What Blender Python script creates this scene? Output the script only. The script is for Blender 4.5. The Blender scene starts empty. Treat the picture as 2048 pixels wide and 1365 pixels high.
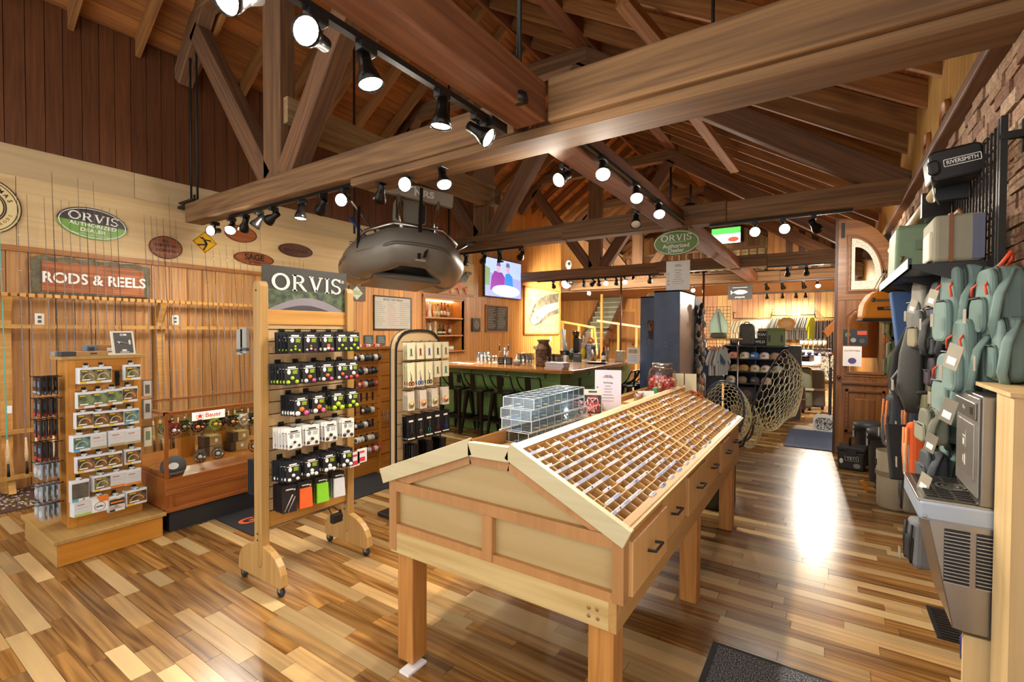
import bpy, math, random
from mathutils import Vector, Matrix
rnd = random.Random(11)
scene = bpy.context.scene
COL = scene.collection
R_ = math.radians
# ---------------------------------------------------------------- camera, world, exposure
CAM = Vector((0, 0, 1.6)); FPX = 950.0
def _cam_axes(yaw, pitch, roll):
    f = Vector((-math.sin(yaw), math.cos(yaw), 0)); r = Vector((math.cos(yaw), math.sin(yaw), 0)); u = Vector((0, 0, 1))
    f2 = f*math.cos(pitch) + u*math.sin(pitch); u2 = u*math.cos(pitch) - f*math.sin(pitch)
    return r*math.cos(roll) + u2*math.sin(roll), u2*math.cos(roll) - r*math.sin(roll), f2
AR, AU, AF = _cam_axes(R_(33.6), R_(-1.1), R_(0.23))
cam = bpy.data.cameras.new('camera'); camo = bpy.data.objects.new('camera', cam); COL.objects.link(camo)
cam.sensor_width = 36; cam.lens = FPX/2048*36; cam.clip_start = .05; cam.clip_end = 200
camo.matrix_world = Matrix((( AR.x, AU.x, -AF.x, CAM.x), (AR.y, AU.y, -AF.y, CAM.y), (AR.z, AU.z, -AF.z, CAM.z), (0, 0, 0, 1)))
scene.camera = camo
w = bpy.data.worlds.new('world'); scene.world = w; w.use_nodes = True
w.node_tree.nodes['Background'].inputs[0].default_value = (1.0, .98, .95, 1)
w.node_tree.nodes['Background'].inputs[1].default_value = 1.35
scene.view_settings.view_transform = 'Standard'; scene.view_settings.look = 'None'
scene.view_settings.gamma = 1; scene.view_settings.use_curve_mapping = False
scene.view_settings.exposure = 0.6
try:
    scene.cycles.use_denoising = True; scene.cycles.max_bounces = 5; scene.cycles.diffuse_bounces = 3; scene.cycles.glossy_bounces = 3; scene.cycles.transmission_bounces = 4
    scene.cycles.use_adaptive_sampling = True; scene.cycles.adaptive_threshold = .1; scene.cycles.adaptive_min_samples = 16; scene.cycles.use_light_tree = True
    scene.cycles.transparent_max_bounces = 24; scene.cycles.sample_clamp_indirect = 6
    scene.cycles.caustics_reflective = False; scene.cycles.caustics_refractive = False
except Exception: pass
# ---------------------------------------------------------------- measuring helpers (a photo pixel met at a known plane of the room)
def _ray(u, v): return AR*((u-1024)/FPX) - AU*((v-682.5)/FPX) + AF
def aX(x, u, v): d = _ray(u, v); return CAM + d*((x-CAM.x)/d.x)
def aY(y, u, v): d = _ray(u, v); return CAM + d*((y-CAM.y)/d.y)
def aZ(z, u, v): d = _ray(u, v); return CAM + d*((z-CAM.z)/d.z)
# ---------------------------------------------------------------- materials
def hx(s):
    s = s.lstrip('#'); o = []
    for i in (0, 2, 4):
        c = int(s[i:i+2], 16)/255; o.append(c/12.92 if c <= .04045 else ((c+.055)/1.055)**2.4)
    return (*o, 1)
MATS = {}
def _new(name):
    m = bpy.data.materials.new(name); m.use_nodes = True
    return m, m.node_tree.nodes, m.node_tree.links, m.node_tree.nodes['Principled BSDF']
def plain(col, rough=.55, metal=0, var=.06, spec=.5, scale=30, trans=0, coat=0):
    k = ('p', col, rough, metal, var, spec, scale, trans, coat)
    if k in MATS: return MATS[k]
    m, n, l, b = _new('paint_'+col.strip('#'))
    t = n.new('ShaderNodeTexNoise'); t.inputs['Scale'].default_value = scale; t.inputs['Detail'].default_value = 3
    tc = n.new('ShaderNodeTexCoord'); l.new(tc.outputs['Object'], t.inputs['Vector'])
    h = n.new('ShaderNodeHueSaturation'); h.inputs['Color'].default_value = hx(col)
    mr = n.new('ShaderNodeMapRange'); mr.inputs[3].default_value = 1-var; mr.inputs[4].default_value = 1+var
    l.new(t.outputs['Fac'], mr.inputs[0]); l.new(mr.outputs[0], h.inputs['Value']); l.new(h.outputs[0], b.inputs['Base Color'])
    b.inputs['Roughness'].default_value = rough; b.inputs['Metallic'].default_value = metal
    b.inputs['Specular IOR Level'].default_value = spec; b.inputs['Coat Weight'].default_value = coat
    MATS[k] = m; return m
def wood(c1, c2, axis='X', rough=.5, var=.25, grain=1.0, coord='P', c3=None, coat=0, rings=0.35, bump=0):
    """long grain runs along the axis; every board takes its own tone and its own cut of the grain"""
    k = ('w', c1, c2, axis, rough, var, grain, coord, c3, coat, rings, bump)
    if k in MATS: return MATS[k]
    m, n, l, b = _new('wood_'+c1.strip('#'))
    if coord == 'P': src = n.new('ShaderNodeNewGeometry').outputs['Position']
    else: src = n.new('ShaderNodeTexCoord').outputs['Object']
    oi = n.new('ShaderNodeObjectInfo'); ge = n.new('ShaderNodeNewGeometry')
    ad = n.new('ShaderNodeMath'); ad.operation = 'ADD'; l.new(oi.outputs['Random'], ad.inputs[0]); l.new(ge.outputs['Random Per Island'], ad.inputs[1])
    fr = n.new('ShaderNodeMath'); fr.operation = 'FRACT'; l.new(ad.outputs[0], fr.inputs[0])
    rv = fr.outputs[0]
    off = n.new('ShaderNodeVectorMath'); off.operation = 'SCALE'; off.inputs[0].default_value = (37.1, 21.7, 53.3); l.new(rv, off.inputs['Scale'])
    av = n.new('ShaderNodeVectorMath'); l.new(src, av.inputs[0]); l.new(off.outputs[0], av.inputs[1])
    mp = n.new('ShaderNodeMapping'); l.new(av.outputs[0], mp.inputs['Vector'])
    s = [34*grain]*3; s['XYZ'.index(axis)] = 1.0*grain; mp.inputs['Scale'].default_value = s
    t = n.new('ShaderNodeTexNoise'); t.inputs['Scale'].default_value = 1.0; t.inputs['Detail'].default_value = 4; t.inputs['Roughness'].default_value = .6; t.inputs['Distortion'].default_value = .5
    l.new(mp.outputs[0], t.inputs['Vector'])
    mp2 = n.new('ShaderNodeMapping'); l.new(av.outputs[0], mp2.inputs['Vector'])
    s2 = [9*grain]*3; s2['XYZ'.index(axis)] = .55*grain; mp2.inputs['Scale'].default_value = s2
    t2 = n.new('ShaderNodeTexNoise'); t2.inputs['Scale'].default_value = 1.0; t2.inputs['Detail'].default_value = 1; l.new(mp2.outputs[0], t2.inputs['Vector'])
    ms = n.new('ShaderNodeMath'); ms.operation = 'MULTIPLY'; ms.inputs[1].default_value = 46; l.new(t2.outputs['Fac'], ms.inputs[0])
    sn = n.new('ShaderNodeMath'); sn.operation = 'SINE'; l.new(ms.outputs[0], sn.inputs[0])
    mx = n.new('ShaderNodeMath'); mx.operation = 'MULTIPLY_ADD'; mx.inputs[1].default_value = rings*.22; l.new(sn.outputs[0], mx.inputs[0]); l.new(t.outputs['Fac'], mx.inputs[2])
    cr = n.new('ShaderNodeValToRGB'); cr.color_ramp.elements[0].position = .22; cr.color_ramp.elements[1].position = .78
    cr.color_ramp.elements[0].color = hx(c1); cr.color_ramp.elements[1].color = hx(c2); l.new(mx.outputs[0], cr.inputs[0])
    out = cr.outputs[0]
    if c3:
        mxc = n.new('ShaderNodeMixRGB'); mxc.inputs[2].default_value = hx(c3); mxc.blend_type = 'MIX'
        mr = n.new('ShaderNodeMapRange'); mr.inputs[1].default_value = .45; mr.inputs[2].default_value = 1; mr.inputs[4].default_value = .75
        l.new(rv, mr.inputs[0]); l.new(mr.outputs[0], mxc.inputs[0]); l.new(out, mxc.inputs[1]); out = mxc.outputs[0]
    h = n.new('ShaderNodeHueSaturation'); mr2 = n.new('ShaderNodeMapRange'); mr2.inputs[3].default_value = 1-var; mr2.inputs[4].default_value = 1+var*.75
    rv2 = n.new('ShaderNodeMath'); rv2.operation = 'MULTIPLY'; rv2.inputs[1].default_value = 7.31; l.new(rv, rv2.inputs[0])
    fr2 = n.new('ShaderNodeMath'); fr2.operation = 'FRACT'; l.new(rv2.outputs[0], fr2.inputs[0])
    l.new(fr2.outputs[0], mr2.inputs[0]); l.new(mr2.outputs[0], h.inputs['Value']); l.new(out, h.inputs['Color']); l.new(h.outputs[0], b.inputs['Base Color'])
    b.inputs['Roughness'].default_value = rough; b.inputs['Coat Weight'].default_value = coat; b.inputs['Coat Roughness'].default_value = .12
    if bump:
        bp = n.new('ShaderNodeBump'); bp.inputs['Strength'].default_value = bump; bp.inputs['Distance'].default_value = .01; l.new(mx.outputs[0], bp.inputs['Height']); l.new(bp.outputs[0], b.inputs['Normal'])
    MATS[k] = m; return m
def noisy(ca, cb, scale=40, rough=.8, detail=4, metal=0, lo=.35, hi=.65, bump=0, kind='noise', coord='Object'):
    k = ('n', ca, cb, scale, rough, detail, metal, lo, hi, bump, kind, coord)
    if k in MATS: return MATS[k]
    m, n, l, b = _new('mottle_'+ca.strip('#'))
    tc = n.new('ShaderNodeTexCoord')
    if kind == 'voronoi':
        t = n.new('ShaderNodeTexVoronoi'); t.inputs['Scale'].default_value = scale; o = t.outputs['Distance']
    else:
        t = n.new('ShaderNodeTexNoise'); t.inputs['Scale'].default_value = scale; t.inputs['Detail'].default_value = detail; o = t.outputs['Fac']
    l.new(tc.outputs[coord], t.inputs['Vector'])
    cr = n.new('ShaderNodeValToRGB'); cr.color_ramp.elements[0].position = lo; cr.color_ramp.elements[1].position = hi
    cr.color_ramp.elements[0].color = hx(ca); cr.color_ramp.elements[1].color = hx(cb); l.new(o, cr.inputs[0]); l.new(cr.outputs[0], b.inputs['Base Color'])
    b.inputs['Roughness'].default_value = rough; b.inputs['Metallic'].default_value = metal
    if bump:
        bp = n.new('ShaderNodeBump'); bp.inputs['Strength'].default_value = bump; bp.inputs['Distance'].default_value = .01; l.new(o, bp.inputs['Height']); l.new(bp.outputs[0], b.inputs['Normal'])
    MATS[k] = m; return m
def glow(col, strength):
    k = ('e', col, strength)
    if k in MATS: return MATS[k]
    m, n, l, b = _new('glow_'+col.strip('#')); b.inputs['Base Color'].default_value = hx(col)
    b.inputs['Emission Color'].default_value = hx(col); b.inputs['Emission Strength'].default_value = strength
    MATS[k] = m; return m
def glass(tint='#ffffff', gloss=.12, rough=.02):
    k = ('g', tint, gloss, rough)
    if k in MATS: return MATS[k]
    m, n, l, b = _new('glass'); n.remove(b)
    tr = n.new('ShaderNodeBsdfTransparent'); tr.inputs[0].default_value = hx(tint)
    gl = n.new('ShaderNodeBsdfGlossy'); gl.inputs['Roughness'].default_value = rough
    lw = n.new('ShaderNodeLayerWeight'); lw.inputs[0].default_value = .5
    pw = n.new('ShaderNodeMath'); pw.operation = 'POWER'; pw.inputs[1].default_value = 4; l.new(lw.outputs['Facing'], pw.inputs[0])
    ad = n.new('ShaderNodeMath'); ad.operation = 'MULTIPLY_ADD'; ad.inputs[1].default_value = .5; ad.inputs[2].default_value = gloss*.3; ad.use_clamp = True; l.new(pw.outputs[0], ad.inputs[0])
    mx = n.new('ShaderNodeMixShader'); l.new(ad.outputs[0], mx.inputs[0]); l.new(tr.outputs[0], mx.inputs[1]); l.new(gl.outputs[0], mx.inputs[2])
    l.new(mx.outputs[0], n['Material Output'].inputs['Surface'])
    MATS[k] = m; return m
BLACK = plain('#161514', .4); SATIN = plain('#1d1c1b', .35, .3); STEEL = plain('#b9b6b0', .3, 1.0, .05); CHROME = plain('#d8d8d8', .12, 1.0, .02)
WHITE = plain('#eceae4', .6); PAPER = plain('#e9e7e6', .8, var=.02); IRON = plain('#2a2826', .6, .5)
GLASS = glass(); ACRYL = glass('#f4f8fa', .25)
# ---------------------------------------------------------------- mesh building
def basis(o=(0, 0, 0), x=(1, 0, 0), y=(0, 1, 0), z=(0, 0, 1)):
    x, y, z, o = Vector(x), Vector(y), Vector(z), Vector(o)
    return Matrix(((x.x, y.x, z.x, o.x), (x.y, y.y, z.y, o.y), (x.z, y.z, z.z, o.z), (0, 0, 0, 1)))
def rotz(a, o=(0, 0, 0)): return Matrix.Translation(o) @ Matrix.Rotation(a, 4, 'Z')
FACE_PX = lambda o: basis(o, (0, 1, 0), (0, 0, 1), (1, 0, 0))     # local xy on a wall that faces +X (x runs along +Y)
FACE_NX = lambda o: basis(o, (0, -1, 0), (0, 0, 1), (-1, 0, 0))   # on a wall that faces -X
FACE_NY = lambda o: basis(o, (1, 0, 0), (0, 0, 1), (0, -1, 0))    # on a wall that faces -Y
BOXF = [(0, 3, 2, 1), (4, 5, 6, 7), (0, 1, 5, 4), (1, 2, 6, 5), (2, 3, 7, 6), (3, 0, 4, 7)]
class MB:
    def __init__(s, M=None): s.v = []; s.f = []; s.mi = []; s.sm = []; s.M = M
    def add(s, vs, fs, m=0, smooth=False, M=None):
        k = len(s.v)
        for p in vs:
            p = Vector(p)
            if M is not None: p = M @ p
            if s.M is not None: p = s.M @ p
            s.v.append(p[:])
        for f in fs: s.f.append(tuple(i+k for i in f)); s.mi.append(m); s.sm.append(smooth)
        return s
    def box(s, c, d, m=0, M=None, taper=1):
        x, y, z = d[0]/2, d[1]/2, d[2]/2; t = taper
        vs = [(c[0]+a*x*(t if k > 0 else 1), c[1]+b_*y*(t if k > 0 else 1), c[2]+k*z) for k in (-1, 1) for a, b_ in ((-1, -1), (1, -1), (1, 1), (-1, 1))]
        return s.add(vs, BOXF, m, False, M)
    def bb(s, x0, x1, y0, y1, z0, z1, m=0, M=None): return s.box(((x0+x1)/2, (y0+y1)/2, (z0+z1)/2), (abs(x1-x0), abs(y1-y0), abs(z1-z0)), m, M)
    def beam(s, a, b, w, h, m=0, up=(0, 0, 1), M=None):
        a, b = Vector(a), Vector(b); d = (b-a).normalized(); sd = d.cross(Vector(up)); sd = sd.normalized() if sd.length > 1e-5 else Vector((1, 0, 0)); u = sd.cross(d)
        vs = [p + sd*(i*w/2) + u*(j*h/2) for p in (a, b) for i, j in ((-1, -1), (1, -1), (1, 1), (-1, 1))]
        return s.add(vs, [(0, 1, 2, 3)[::-1], (4, 5, 6, 7), (0, 1, 5, 4), (1, 2, 6, 5), (2, 3, 7, 6), (3, 0, 4, 7)], m, False, M)
    def tube(s, pts, r, n=8, m=0, closed=False, smooth=True, M=None, flat=1.0):
        pts = [Vector(p) for p in pts]; N = len(pts); rs = r if isinstance(r, (list, tuple)) else [r]*N
        vs = []; fs = []; pu = None
        for i, p in enumerate(pts):
            if closed: d = pts[(i+1) % N]-pts[i-1]
            else: d = pts[min(i+1, N-1)]-pts[max(i-1, 0)]
            d = d.normalized() if d.length > 1e-9 else Vector((0, 0, 1))
            if pu is None: pu = d.cross(Vector((0, 0, 1))); pu = pu if pu.length > 1e-3 else d.cross(Vector((0, 1, 0)))
            u = (pu - d*pu.dot(d)); u = u.normalized() if u.length > 1e-6 else d.orthogonal().normalized(); q = d.cross(u); pu = u
            for j in range(n):
                a = 2*math.pi*j/n; vs.append(p + u*math.cos(a)*rs[i] + q*math.sin(a)*rs[i]*flat)
        for i in range(N if closed else N-1):
            k = (i+1) % N
            for j in range(n): fs.append((i*n+j, i*n+(j+1) % n, k*n+(j+1) % n, k*n+j))
        if not closed: fs += [tuple(range(n))[::-1], tuple((N-1)*n+j for j in range(n))]
        return s.add(vs, fs, m, smooth, M)
    def lathe(s, prof, n=16, c=(0, 0, 0), m=0, M=None, smooth=True, sx=1, sy=1):
        vs = []; fs = []; N = len(prof)
        for r, z in prof:
            for j in range(n): a = 2*math.pi*j/n; vs.append((c[0]+r*math.cos(a)*sx, c[1]+r*math.sin(a)*sy, c[2]+z))
        for i in range(N-1):
            for j in range(n): fs.append((i*n+j, i*n+(j+1) % n, (i+1)*n+(j+1) % n, (i+1)*n+j))
        if prof[0][0] > 1e-6: fs.append(tuple(range(n))[::-1])
        if prof[-1][0] > 1e-6: fs.append(tuple((N-1)*n+j for j in range(n)))
        return s.add(vs, fs, m, smooth, M)
    def prism(s, poly, z0, z1, m=0, M=None, smooth=False):
        n = len(poly); vs = [(x, y, z0) for x, y in poly]+[(x, y, z1) for x, y in poly]
        fs = [tuple(range(n))[::-1], tuple(range(n, 2*n))]+[(i, (i+1) % n, n+(i+1) % n, n+i) for i in range(n)]
        return s.add(vs, fs, m, smooth, M)
    def ring(s, outer, inner, z0, z1, m=0, M=None):
        n = len(outer); vs = [(x, y, z) for P, z in ((outer, z0), (inner, z0), (outer, z1), (inner, z1)) for x, y in P]; fs = []
        for i in range(n):
            k = (i+1) % n; fs += [(i, n+i, n+k, k), (2*n+i, 2*n+k, 3*n+k, 3*n+i), (i, k, 2*n+k, 2*n+i), (n+i, 3*n+i, 3*n+k, n+k)]
        return s.add(vs, fs, m, False, M)
    def ball(s, c, r, n=10, m=0, M=None):
        r = r if isinstance(r, (list, tuple)) else (r, r, r); k = max(4, n//2)
        pr = [(math.sin(math.pi*i/k), -math.cos(math.pi*i/k)) for i in range(k+1)]
        vs = []; fs = []
        for a, z in pr:
            for j in range(n): t = 2*math.pi*j/n; vs.append((c[0]+a*math.cos(t)*r[0], c[1]+a*math.sin(t)*r[1], c[2]+z*r[2]))
        for i in range(k):
            for j in range(n): fs.append((i*n+j, i*n+(j+1) % n, (i+1)*n+(j+1) % n, (i+1)*n+j))
        return s.add(vs, fs, m, True, M)
    def mesh(s, name, mats):
        me = bpy.data.meshes.new(name); me.from_pydata(s.v, [], s.f)
        for mt in (mats if isinstance(mats, (list, tuple)) else [mats]): me.materials.append(mt)
        me.polygons.foreach_set('material_index', s.mi); me.polygons.foreach_set('use_smooth', s.sm); me.update(); return me
    def obj(s, name, mats, parent=None, loc=None, rot=None, M=None, bev=0, **tags):
        return put(s.mesh(name, mats), name, parent, loc, rot, M, bev, **tags)
def put(me, name, parent=None, loc=None, rot=None, M=None, bev=0, **tags):
    o = bpy.data.objects.new(name, me); COL.objects.link(o)
    if parent is not None: o.parent = parent
    if M is not None: o.matrix_basis = M
    if loc is not None: o.location = loc
    if rot is not None: o.rotation_euler = rot
    if bev:
        b = o.modifiers.new('bevel', 'BEVEL'); b.width = bev; b.segments = 2 if bev < .02 else 3; b.limit_method = 'ANGLE'
    return tag(o, **tags)
def tag(o, label=None, cat=None, group=None, kind=None):
    if label: o['label'] = label
    if cat: o['category'] = cat
    if group: o['group'] = group
    if kind: o['kind'] = kind
    return o
def empty(name, loc=(0, 0, 0), rot=(0, 0, 0), M=None, parent=None, **tags):
    o = bpy.data.objects.new(name, None); COL.objects.link(o); o.empty_display_size = .05
    if M is not None: o.matrix_basis = M
    else: o.location = loc; o.rotation_euler = rot
    if parent is not None: o.parent = parent
    return tag(o, **tags)
def copy_tree(o, parent=None, M=None, label=None, group=None, loc=None, rot=None):
    c = o.copy(); COL.objects.link(c)
    if parent is not None: c.parent = parent
    if M is not None: c.matrix_basis = M
    if loc is not None: c.location = loc
    if rot is not None: c.rotation_euler = rot
    if label: c['label'] = label
    if group: c['group'] = group
    for ch in o.children: copy_tree(ch, c)
    return c
UNIT = {}
def unit(mat, name):
    k = (name, mat.name)
    if k not in UNIT: UNIT[k] = MB().box((0, 0, 0), (1, 1, 1)).mesh(name, mat)
    return UNIT[k]
def slab(name, x0, x1, y0, y1, z0, z1, mat, parent=None, **tags):
    """one plain board, brick or strip; alike pieces share their mesh"""
    o = put(unit(mat, name), name, parent, ((x0+x1)/2, (y0+y1)/2, (z0+z1)/2), **tags); o.scale = (abs(x1-x0), abs(y1-y0), abs(z1-z0)); return o
def ellipse(a, b, n=40, cx=0, cy=0): return [(cx+a*math.cos(2*math.pi*i/n), cy+b*math.sin(2*math.pi*i/n)) for i in range(n)]
def rrect(w, h, r, n=5, cx=0, cy=0):
    P = []
    for x, y, a in ((w/2-r, h/2-r, 0), (-w/2+r, h/2-r, 90), (-w/2+r, -h/2+r, 180), (w/2-r, -h/2+r, 270)):
        P += [(cx+x+r*math.cos(R_(a+90*i/n)), cy+y+r*math.sin(R_(a+90*i/n))) for i in range(n+1)]
    return P
_TXT = {}
def text_mesh(body, size, bold=.0, depth=.002, align='CENTER', sx=1.0):
    k = (body, size, bold, depth, align, sx)
    if k in _TXT: return _TXT[k]
    cu = bpy.data.curves.new('lettering', 'FONT'); cu.body = body; cu.size = size; cu.offset = bold*size; cu.extrude = depth; cu.align_x = align; cu.align_y = 'CENTER'; cu.resolution_u = 3
    o = bpy.data.objects.new('lettering', cu)
    me = bpy.data.meshes.new_from_object(o)
    bpy.data.objects.remove(o); bpy.data.curves.remove(cu)
    if sx != 1: me.transform(Matrix.Diagonal((sx, 1, 1, 1)))
    _TXT[k] = me; return me
def text(body, size, mat, M, parent, bold=0, depth=.002, align='CENTER', sx=1.0, name='lettering'):
    me = text_mesh(body, size, bold, depth, align, sx).copy(); me.materials.clear(); me.materials.append(mat)
    return put(me, name, parent, M=M)
def arc_text(body, radius, size, mat, M, parent, a0, a1, flip=False, bold=.02):
    for i, ch in enumerate(body):
        if ch == ' ': continue
        a = R_(a0+(a1-a0)*i/max(1, len(body)-1)); r = Matrix.Translation((radius*math.cos(a), radius*math.sin(a), 0)) @ Matrix.Rotation(a-math.pi/2+(math.pi if flip else 0), 4, 'Z')
        text(ch, size, mat, M @ r, parent, bold, .001, name='letter')
def serif_word(word, h, mat, M, parent, gap=.16, depth=.003, name='lettering'):
    """wide flared capitals with small serifs, as one mesh per word, centred"""
    mb = MB(); x = 0; T = .17; t = .1
    def bar(x0, y0, x1, y1, wd):
        d = Vector((x1-x0, y1-y0)).normalized(); nrm = Vector((-d.y, d.x))*wd/2
        mb.prism([(x0-nrm.x, y0-nrm.y), (x1-nrm.x, y1-nrm.y), (x1+nrm.x, y1+nrm.y), (x0+nrm.x, y0+nrm.y)][::1], 0, depth/h)
    def rect(a, b, c, d): mb.prism([(a, b), (c, b), (c, d), (a, d)], 0, depth/h)
    def arc(cx, cy, rx, ry, a0, a1, wd0, n=18):
        o = []; q = []
        for i in range(n+1):
            a = R_(a0+(a1-a0)*i/n); o.append((cx+rx*math.cos(a), cy+ry*math.sin(a))); q.append((cx+(rx-wd0)*math.cos(a), cy+(ry-wd0*.62)*math.sin(a)))
        for i in range(n): mb.prism([q[i], o[i], o[i+1], q[i+1]], 0, depth/h)
    for ch in word:
        if ch == 'O': arc(x+.58, .5, .58, .52, 0, 360, .2, 36); x += 1.16+gap
        elif ch == 'I': rect(x+.07, 0, x+.07+T, 1); rect(x, 0, x+.31, .08); rect(x, .92, x+.31, 1); x += .31+gap
        elif ch == 'V':
            bar(x+.14, .97, x+.5, .03, T+.02); bar(x+.5, .03, x+.86, .97, .12); rect(x, .92, x+.32, 1); rect(x+.72, .92, x+1.0, 1); x += 1.0+gap
        elif ch == 'R':
            rect(x+.07, 0, x+.07+T, 1); rect(x, 0, x+.31, .08); rect(x, .92, x+.3, 1); arc(x+.42, .73, .38, .27, -90, 90, T); rect(x+.2, .9, x+.44, 1); rect(x+.2, .46, x+.44, .56); bar(x+.46, .5, x+.86, .04, T); rect(x+.78, 0, x+.98, .08); x += .98+gap
        elif ch == 'S':
            arc(x+.38, .74, .36, .28, 25, 270, .15); arc(x+.38, .265, .38, .285, 90, -155, .16); rect(x+.64, .76, x+.72, 1.0); rect(x+.02, .0, x+.09, .26); x += .76+gap
    W = x-gap; S = Matrix.Diagonal((h, h, h, 1)) @ Matrix.Translation((-W/2, -.5, 0))
    me = mb.mesh(name, mat); me.transform(S); return put(me, name, parent, M=M)
# ================================================================ STRUCTURE
XL, XR, YB = -6.75, .67, 19.0
OAK = wood('#5f3b17', '#a0743c', 'X', .25, .36, 1.0, c3='#d2b684', coat=.12, rings=.6)
DARKGAP = plain('#2c1a0d', .8)
RED_W = wood('#4a2812', '#683d1e', 'Z', .5, .2, 1.0, rings=.4)
LOW_W = wood('#9c6a38', '#c4935a', 'Z', .5, .16, 1.0, rings=.35)
TG_W = wood('#a56a30', '#cf954f', 'Z', .45, .14, 1.0, rings=.3)
YEL_W = wood('#bb9048', '#dfb56a', 'Z', .5, .1, 1.0, rings=.2)
PLY = wood('#c0a070', '#d8bd8c', 'Y', .6, .06, .5, rings=.2)
PLY_SHADED = wood('#b39a70', '#c6ae84', 'Y', .6, .06, .5, rings=.2)  # same plywood greyed: shade above the lamps' cutoff painted into the upper band
TRIM_W = wood('#8f5a28', '#b0763a', 'Y', .5, .1)
BEAM_X = wood('#4e351f', '#8f6a42', 'X', .75, .12, .7, rings=.3, bump=0)
BEAM_Y = wood('#5a2f18', '#8c5a36', 'Y', .75, .12, .7, rings=.3, bump=0)
BEAM_Z = wood('#4e351f', '#86603c', 'Z', .75, .12, .7, rings=.3, bump=0)
BEAM_O = wood('#4a3220', '#835a38', 'X', .75, .15, .7, coord='O', rings=.3, bump=0)
RAFT_O = wood('#6e4320', '#ab763c', 'X', .7, .2, .7, coord='O', rings=.3, bump=0)
DECK = wood('#7d4820', '#bd7a3c', 'Y', .7, .25, .6, rings=.3)
BRICK = noisy('#80604a', '#b08e70', 9, .9, 5); BRICK2 = noisy('#94785e', '#c2a688', 9, .9, 5); BRICK3 = noisy('#6b4a38', '#946c54', 9, .9, 5)
MORTAR = noisy('#8c7a66', '#a8987f', 60, .95, 3)
# ---- floor: oak strips running across the room
floor = MB().bb(-9.6, 1.6, -1.5, YB+1, -.06, -.012).obj('floor', DARKGAP, kind='structure', label='glossy mixed-tone oak strip floor running the length of the shop')
PW = .082; planks = []; y = .0
while y < YB:
    x = -9.5 - rnd.random()*.6
    while x < 1.5:
        L = rnd.choice((.28, .36, .45, .55, .7, .85, 1.05))*rnd.uniform(.85, 1.15)
        x1 = min(x+L, 1.5)
        if x1 > -9.5 and not (x1 < XL-.1 and y < 12.7): planks.append((max(x, -9.5), x1, y, y+PW))
        x += L
    y += PW
def seen_size(p):
    c = Vector(((p[0]+p[1])/2, (p[2]+p[3])/2, 0)); d = c-CAM; z = d.dot(AF)
    if z < .6: return 0
    u = 1024+FPX*d.dot(AR)/z; v = 682.5-FPX*d.dot(AU)/z
    if not (-40 < u < 2090 and v < 1400): return 0
    hide = .12 if (-1.75 < c.x < -.65 and 2.2 < c.y < 5) or (c.x > .5 and c.y < 3) or (c.x < -4.3 and c.y > 1) else 1
    return hide*(p[1]-p[0])/z**3
planks.sort(key=seen_size, reverse=True)
mb = MB(); g = .0009
for i, (x0, x1, y0, y1) in enumerate(planks):
    if i < 300: slab('plank', x0+g, x1-g, y0+g, y1-g, -.014, rnd.uniform(-.0004, .0004), OAK, floor)
    else: mb.bb(x0+g, x1-g, y0+g, y1-g, -.014, rnd.uniform(-.0004, .0004))
mb.obj('plank_field', OAK, floor, kind='stuff')
# ---- left wall
wall_left = MB().bb(XL-.16, XL-.035, -1.2, 6.93, -.01, 5.0).bb(XL-.16, XL-.035, 8.21, 12.75, -.01, 5.0).bb(XL-.16, XL-.035, 6.93, 8.21, -.01, 1.17).bb(XL-.16, XL-.035, 6.93, 8.21, 2.31, 5.0).obj('wall_left', DARKGAP, kind='structure', label='long wooden wall with boards below and above a pale plywood band')
def boards_y(parent, x0, x1, y0, y1, z0, z1, wd, mat, jit=.15, name='board'):
    y = y0; 
    while y < y1-.01:
        w_ = wd*rnd.uniform(1-jit, 1+jit); e = min(y+w_, y1)
        slab(name, x0, x1, y+.003, e-.003, z0, z1, mat, parent); y = e
boards_y(wall_left, XL-.04, XL, -1.2, 4.0, 0, 2.4, .178, LOW_W)
boards_y(wall_left, XL-.04, XL, 4.0, 6.94, 0, 2.4, .12, TG_W, .05)
boards_y(wall_left, XL-.04, XL, 8.2, 8.55, 0, 2.4, .12, TG_W, .05)
boards_y(wall_left, XL-.04, XL, 6.94, 8.2, 0, 1.16, .12, TG_W, .05)
boards_y(wall_left, XL-.04, XL, 6.94, 8.2, 2.32, 2.4, .12, TG_W, .05)
boards_y(wall_left, XL-.04, XL, -1.2, 8.55, 3.44, 4.98, .146, RED_W, .06)
boards_y(wall_left, XL-.04, XL, 8.55, 12.75, 0, 4.98, .105, TG_W, .03)
for a, b in ((-1.2, 1.22), (1.225, 3.66), (3.665, 6.1), (6.105, 8.55)): slab('plywood_sheet', XL-.04, XL+.012, a, b, 2.44, 3.13, PLY, wall_left)
for a, b in ((-1.2, 2.2), (2.205, 5.3), (5.305, 8.55)): slab('plywood_sheet', XL-.04, XL-.012, a, b, 3.13, 3.44, PLY_SHADED, wall_left)
slab('rail', XL-.04, XL+.03, -1.2, 8.55, 2.385, 2.44, TRIM_W, wall_left)
slab('ledge', XL-.04, XL+.012, -1.2, 8.55, 3.128, 3.133, PLY, wall_left)
slab('corner_post', XL-.04, XL+.02, 12.64, 12.78, 0, 4.98, TG_W, wall_left)
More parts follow.
